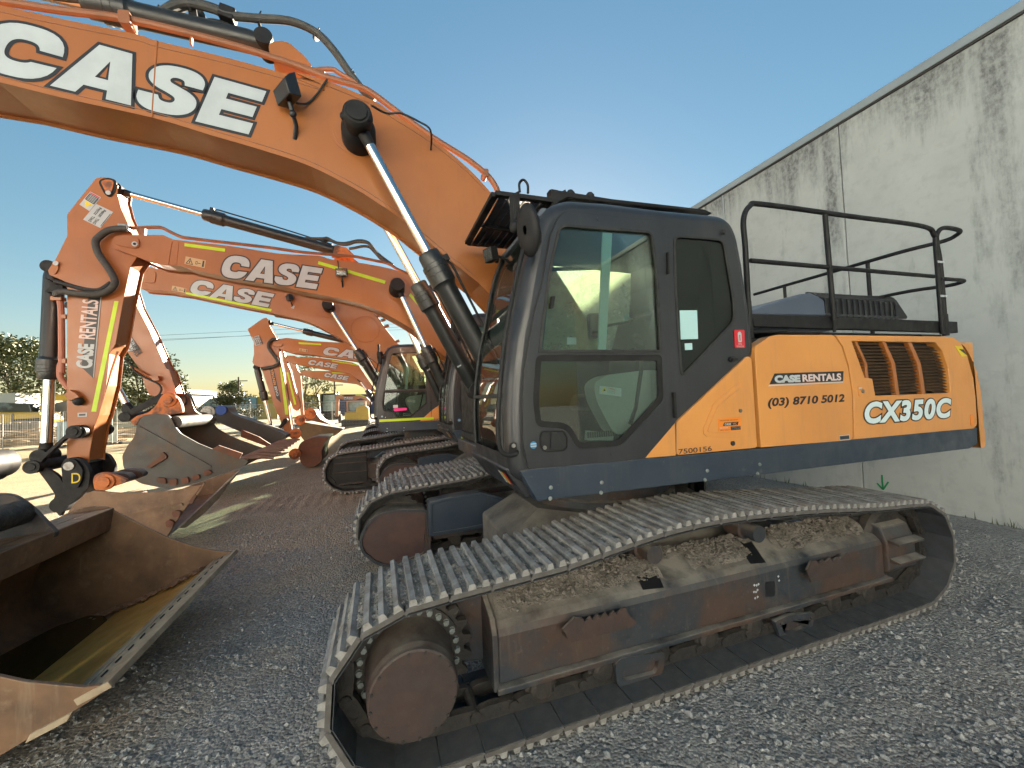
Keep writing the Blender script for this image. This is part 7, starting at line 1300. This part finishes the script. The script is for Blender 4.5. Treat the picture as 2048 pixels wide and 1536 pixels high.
def fence_panel():
    t = thing("fence_panel", "galvanised temporary mesh fence panel along the yard edge", "fence", (0, 0, 0), "temporary fence panels along the yard"); w, h = 2.4, 2.05
    g = M(); g.tube([(0, 0, .05), (0, 0, h+.05), (w, 0, h+.05), (w, 0, .05)], .021, 8, closed=True); g.build("fence_frame", GAL, t)
    g = M()
    for k in range(1, 24): g.tube([(w*k/24, 0, .1), (w*k/24, 0, h)], .0022, 4)
    for k in range(1, 10): g.tube([(0, 0, h*k/10+.05), (w, 0, h*k/10+.05)], .0022, 4)
    g.build("wire_mesh", GAL, t); g = M(); g.box(-.12, .12, -.3, .3, 0, .12); g.build("fence_foot", CB, t, bevel=.02)
    return t
fp = fence_panel(); fx = [(-20.253, 0.887)][0][0]-4*2.45
for k in range(12):
    o = fp if k == 0 else thing("fence_panel", fp["label"], "fence", (0, 0, 0), fp["group"])
    if k: copy_parts(fp, o)
    o.location = (fx+k*2.45, 31+.25*math.sin(k*1.3), 0); o.rotation_euler = (0, 0, .08*math.sin(k*2.1))
# little machines under the booms
def tractor(x, y, label, seed, h):
    t = thing("skid_loader", label, "loader", (x, y, 0), "dark compact machines in front of the navy shop"); g = M(); g.box(x-.85, x+.85, y, y+2.4, .35, 1.15); g.build("body", BLK, t, bevel=.06)
    g = M(); g.slab([(x-.75, 1.15), (x+.75, 1.15), (x+.66, h), (x-.66, h)], y+.2, y+1.8, [[(x-.62, 1.25), (x+.62, 1.25), (x+.55, h-.14), (x-.55, h-.14)]]); g.build("cab_frame", BLK, t, bevel=.03); g = M(); g.slab([(x-.62, 1.25), (x+.62, 1.25), (x+.55, h-.14), (x-.55, h-.14)], y+.5, y+.55); g.build("window", pmat("pale_teal_glass", (.20, .34, .34), (.10, .17, .18), 1.5, rough=.15) if "pale_teal_glass" not in MATS else MATS["pale_teal_glass"], t)
    for s in (-1, 1):
        g = M(); g.lathe([(.3, 0), (.45, .05), (.45, .3), (.3, .35)], (x+s*.98-.17, y+.5, .45), (x+9, y+.5, .45), 20); g.build("wheel", RUB, t)
        g = M(); g.bar((x+s*.7, y-.05, .5), (x+s*.7, y+.4, 1.5), .12, .12, side=(1, 0, 0)); g.build("lift_arm", BLK, t); g = M(); g.box(x+s*.55-.1, x+s*.55+.1, y-.01, y+.02, .85, 1.0); g.build("headlight", WHT, t)
tractor([(-6.43, 1.336)][0][0], 44, "dark compact loader with pale windows left of its twin under the booms", 1, 2.95); tractor([(-4.722, 1.251)][0][0], 44, "dark compact loader with pale windows right below the Sleepy lettering", 2, 3.05)
fe = thing("excavator", "small distant orange excavator with folded boom in front of the navy shop", "excavator", ([(-2.036, 0.949)][0][0], 36, 0), "orange rental excavators parked in a row")
b = M().slab([(-3.46, 0.888), (-3.392, 2.699), (-3.156, 2.747), (-2.792, 2.551), (-1.942, 2.542), (-1.4, 2.673), (-0.917, 2.434), (-0.493, 1.893), (-0.612, 1.549), (-0.981, 2.088), (-1.408, 2.366), (-1.843, 2.227), (-2.8, 2.232), (-3.113, 2.347), (-3.2, 0.874)], 36.4, 36.9).build("boom", OR, fe, bevel=.03)
case_logo(b, [(-2.75, 2.279)][0], [(-1.998, 2.26)][0], [(-1.993, 2.47)][0], 36.4); tape(b, [(-1.799, 2.649), (-1.416, 2.664), (-1.036, 2.492), (-1.06, 2.422), (-1.43, 2.577), (-1.801, 2.567)], 36.4)
g = M(); g.slab([(-2.544, 1.17), (-2.546, 2.155), (-2.303, 2.192), (-0.993, 2.139), (-0.993, 1.091)], 36.6, 38, [[(-2.433, 1.28), (-2.425, 2.063), (-1.107, 2.008), (-1.117, 1.215)]]); g.build("cab", ORB, fe, bevel=.03); M().slab([(-2.433, 1.28), (-2.425, 2.063), (-1.107, 2.008), (-1.117, 1.215)], 36.9, 36.95).build("window", MATS["pale_teal_glass"], fe)
M().slab([(-2.667, 1.187), (-1.817, 1.144), (-1.752, 1.601), (-1.1, 1.716), (-0.778, 1.498), (-0.751, 0.452), (-2.682, 0.561)], 36.2, 38.2).build("body", YM, fe, bevel=.06); M().slab([(-2.945, 0.576), (-0.697, 0.448), (-0.714, -0.189), (-2.96, -0.048)], 36, 38.6).build("crawler_track", CHN, fe, bevel=.08)
# power poles and wires
def pole(x, y, h, label):
    t = thing("power_pole", label, "power pole", (x, y, 0)); g = M(); g.tube([(x, y, 0), (x, y, h)], [.17, .11], 10); g.build("pole_shaft", BRK, t)
    for z in (h-.6, h-2.2): M().bar((x-1.2, y, z), (x+1.2, y, z), .12, .12).build("crossarm", BRK, t)
    return t
z1 = [(-19.858, 6.668)][0]; pole(z1[0], 70, z1[1], "thin timber power pole with two crossarms in front of the blue shop"); z2 = [(-6.029, 5.381)][0]; pole(z2[0], 64, z2[1], "power pole rising under the lowest lettered boom")
for k, s in enumerate(([(-40.946, 10.161), (-39.755, 10.273), (-35.925, 10.547)], [(-40.945, 9.86), (-39.754, 9.961), (-35.925, 10.184)], [(-40.943, 9.429), (-39.753, 9.534), (-35.925, 9.83)])):
    a, b = s[1], s[2]; d = (b[0]-a[0], b[1]-a[1]); o = M().tube([(a[0]-d[0]*6, 60, a[1]-d[1]*6), (b[0]+d[0]*12, 60, b[1]+d[1]*12)], .016, 6).build("power_line", BLK, None); tag(o, ("topmost", "middle", "lowest")[k]+" of the three power lines crossing the sky beside the tall gum tree", "power line", None)
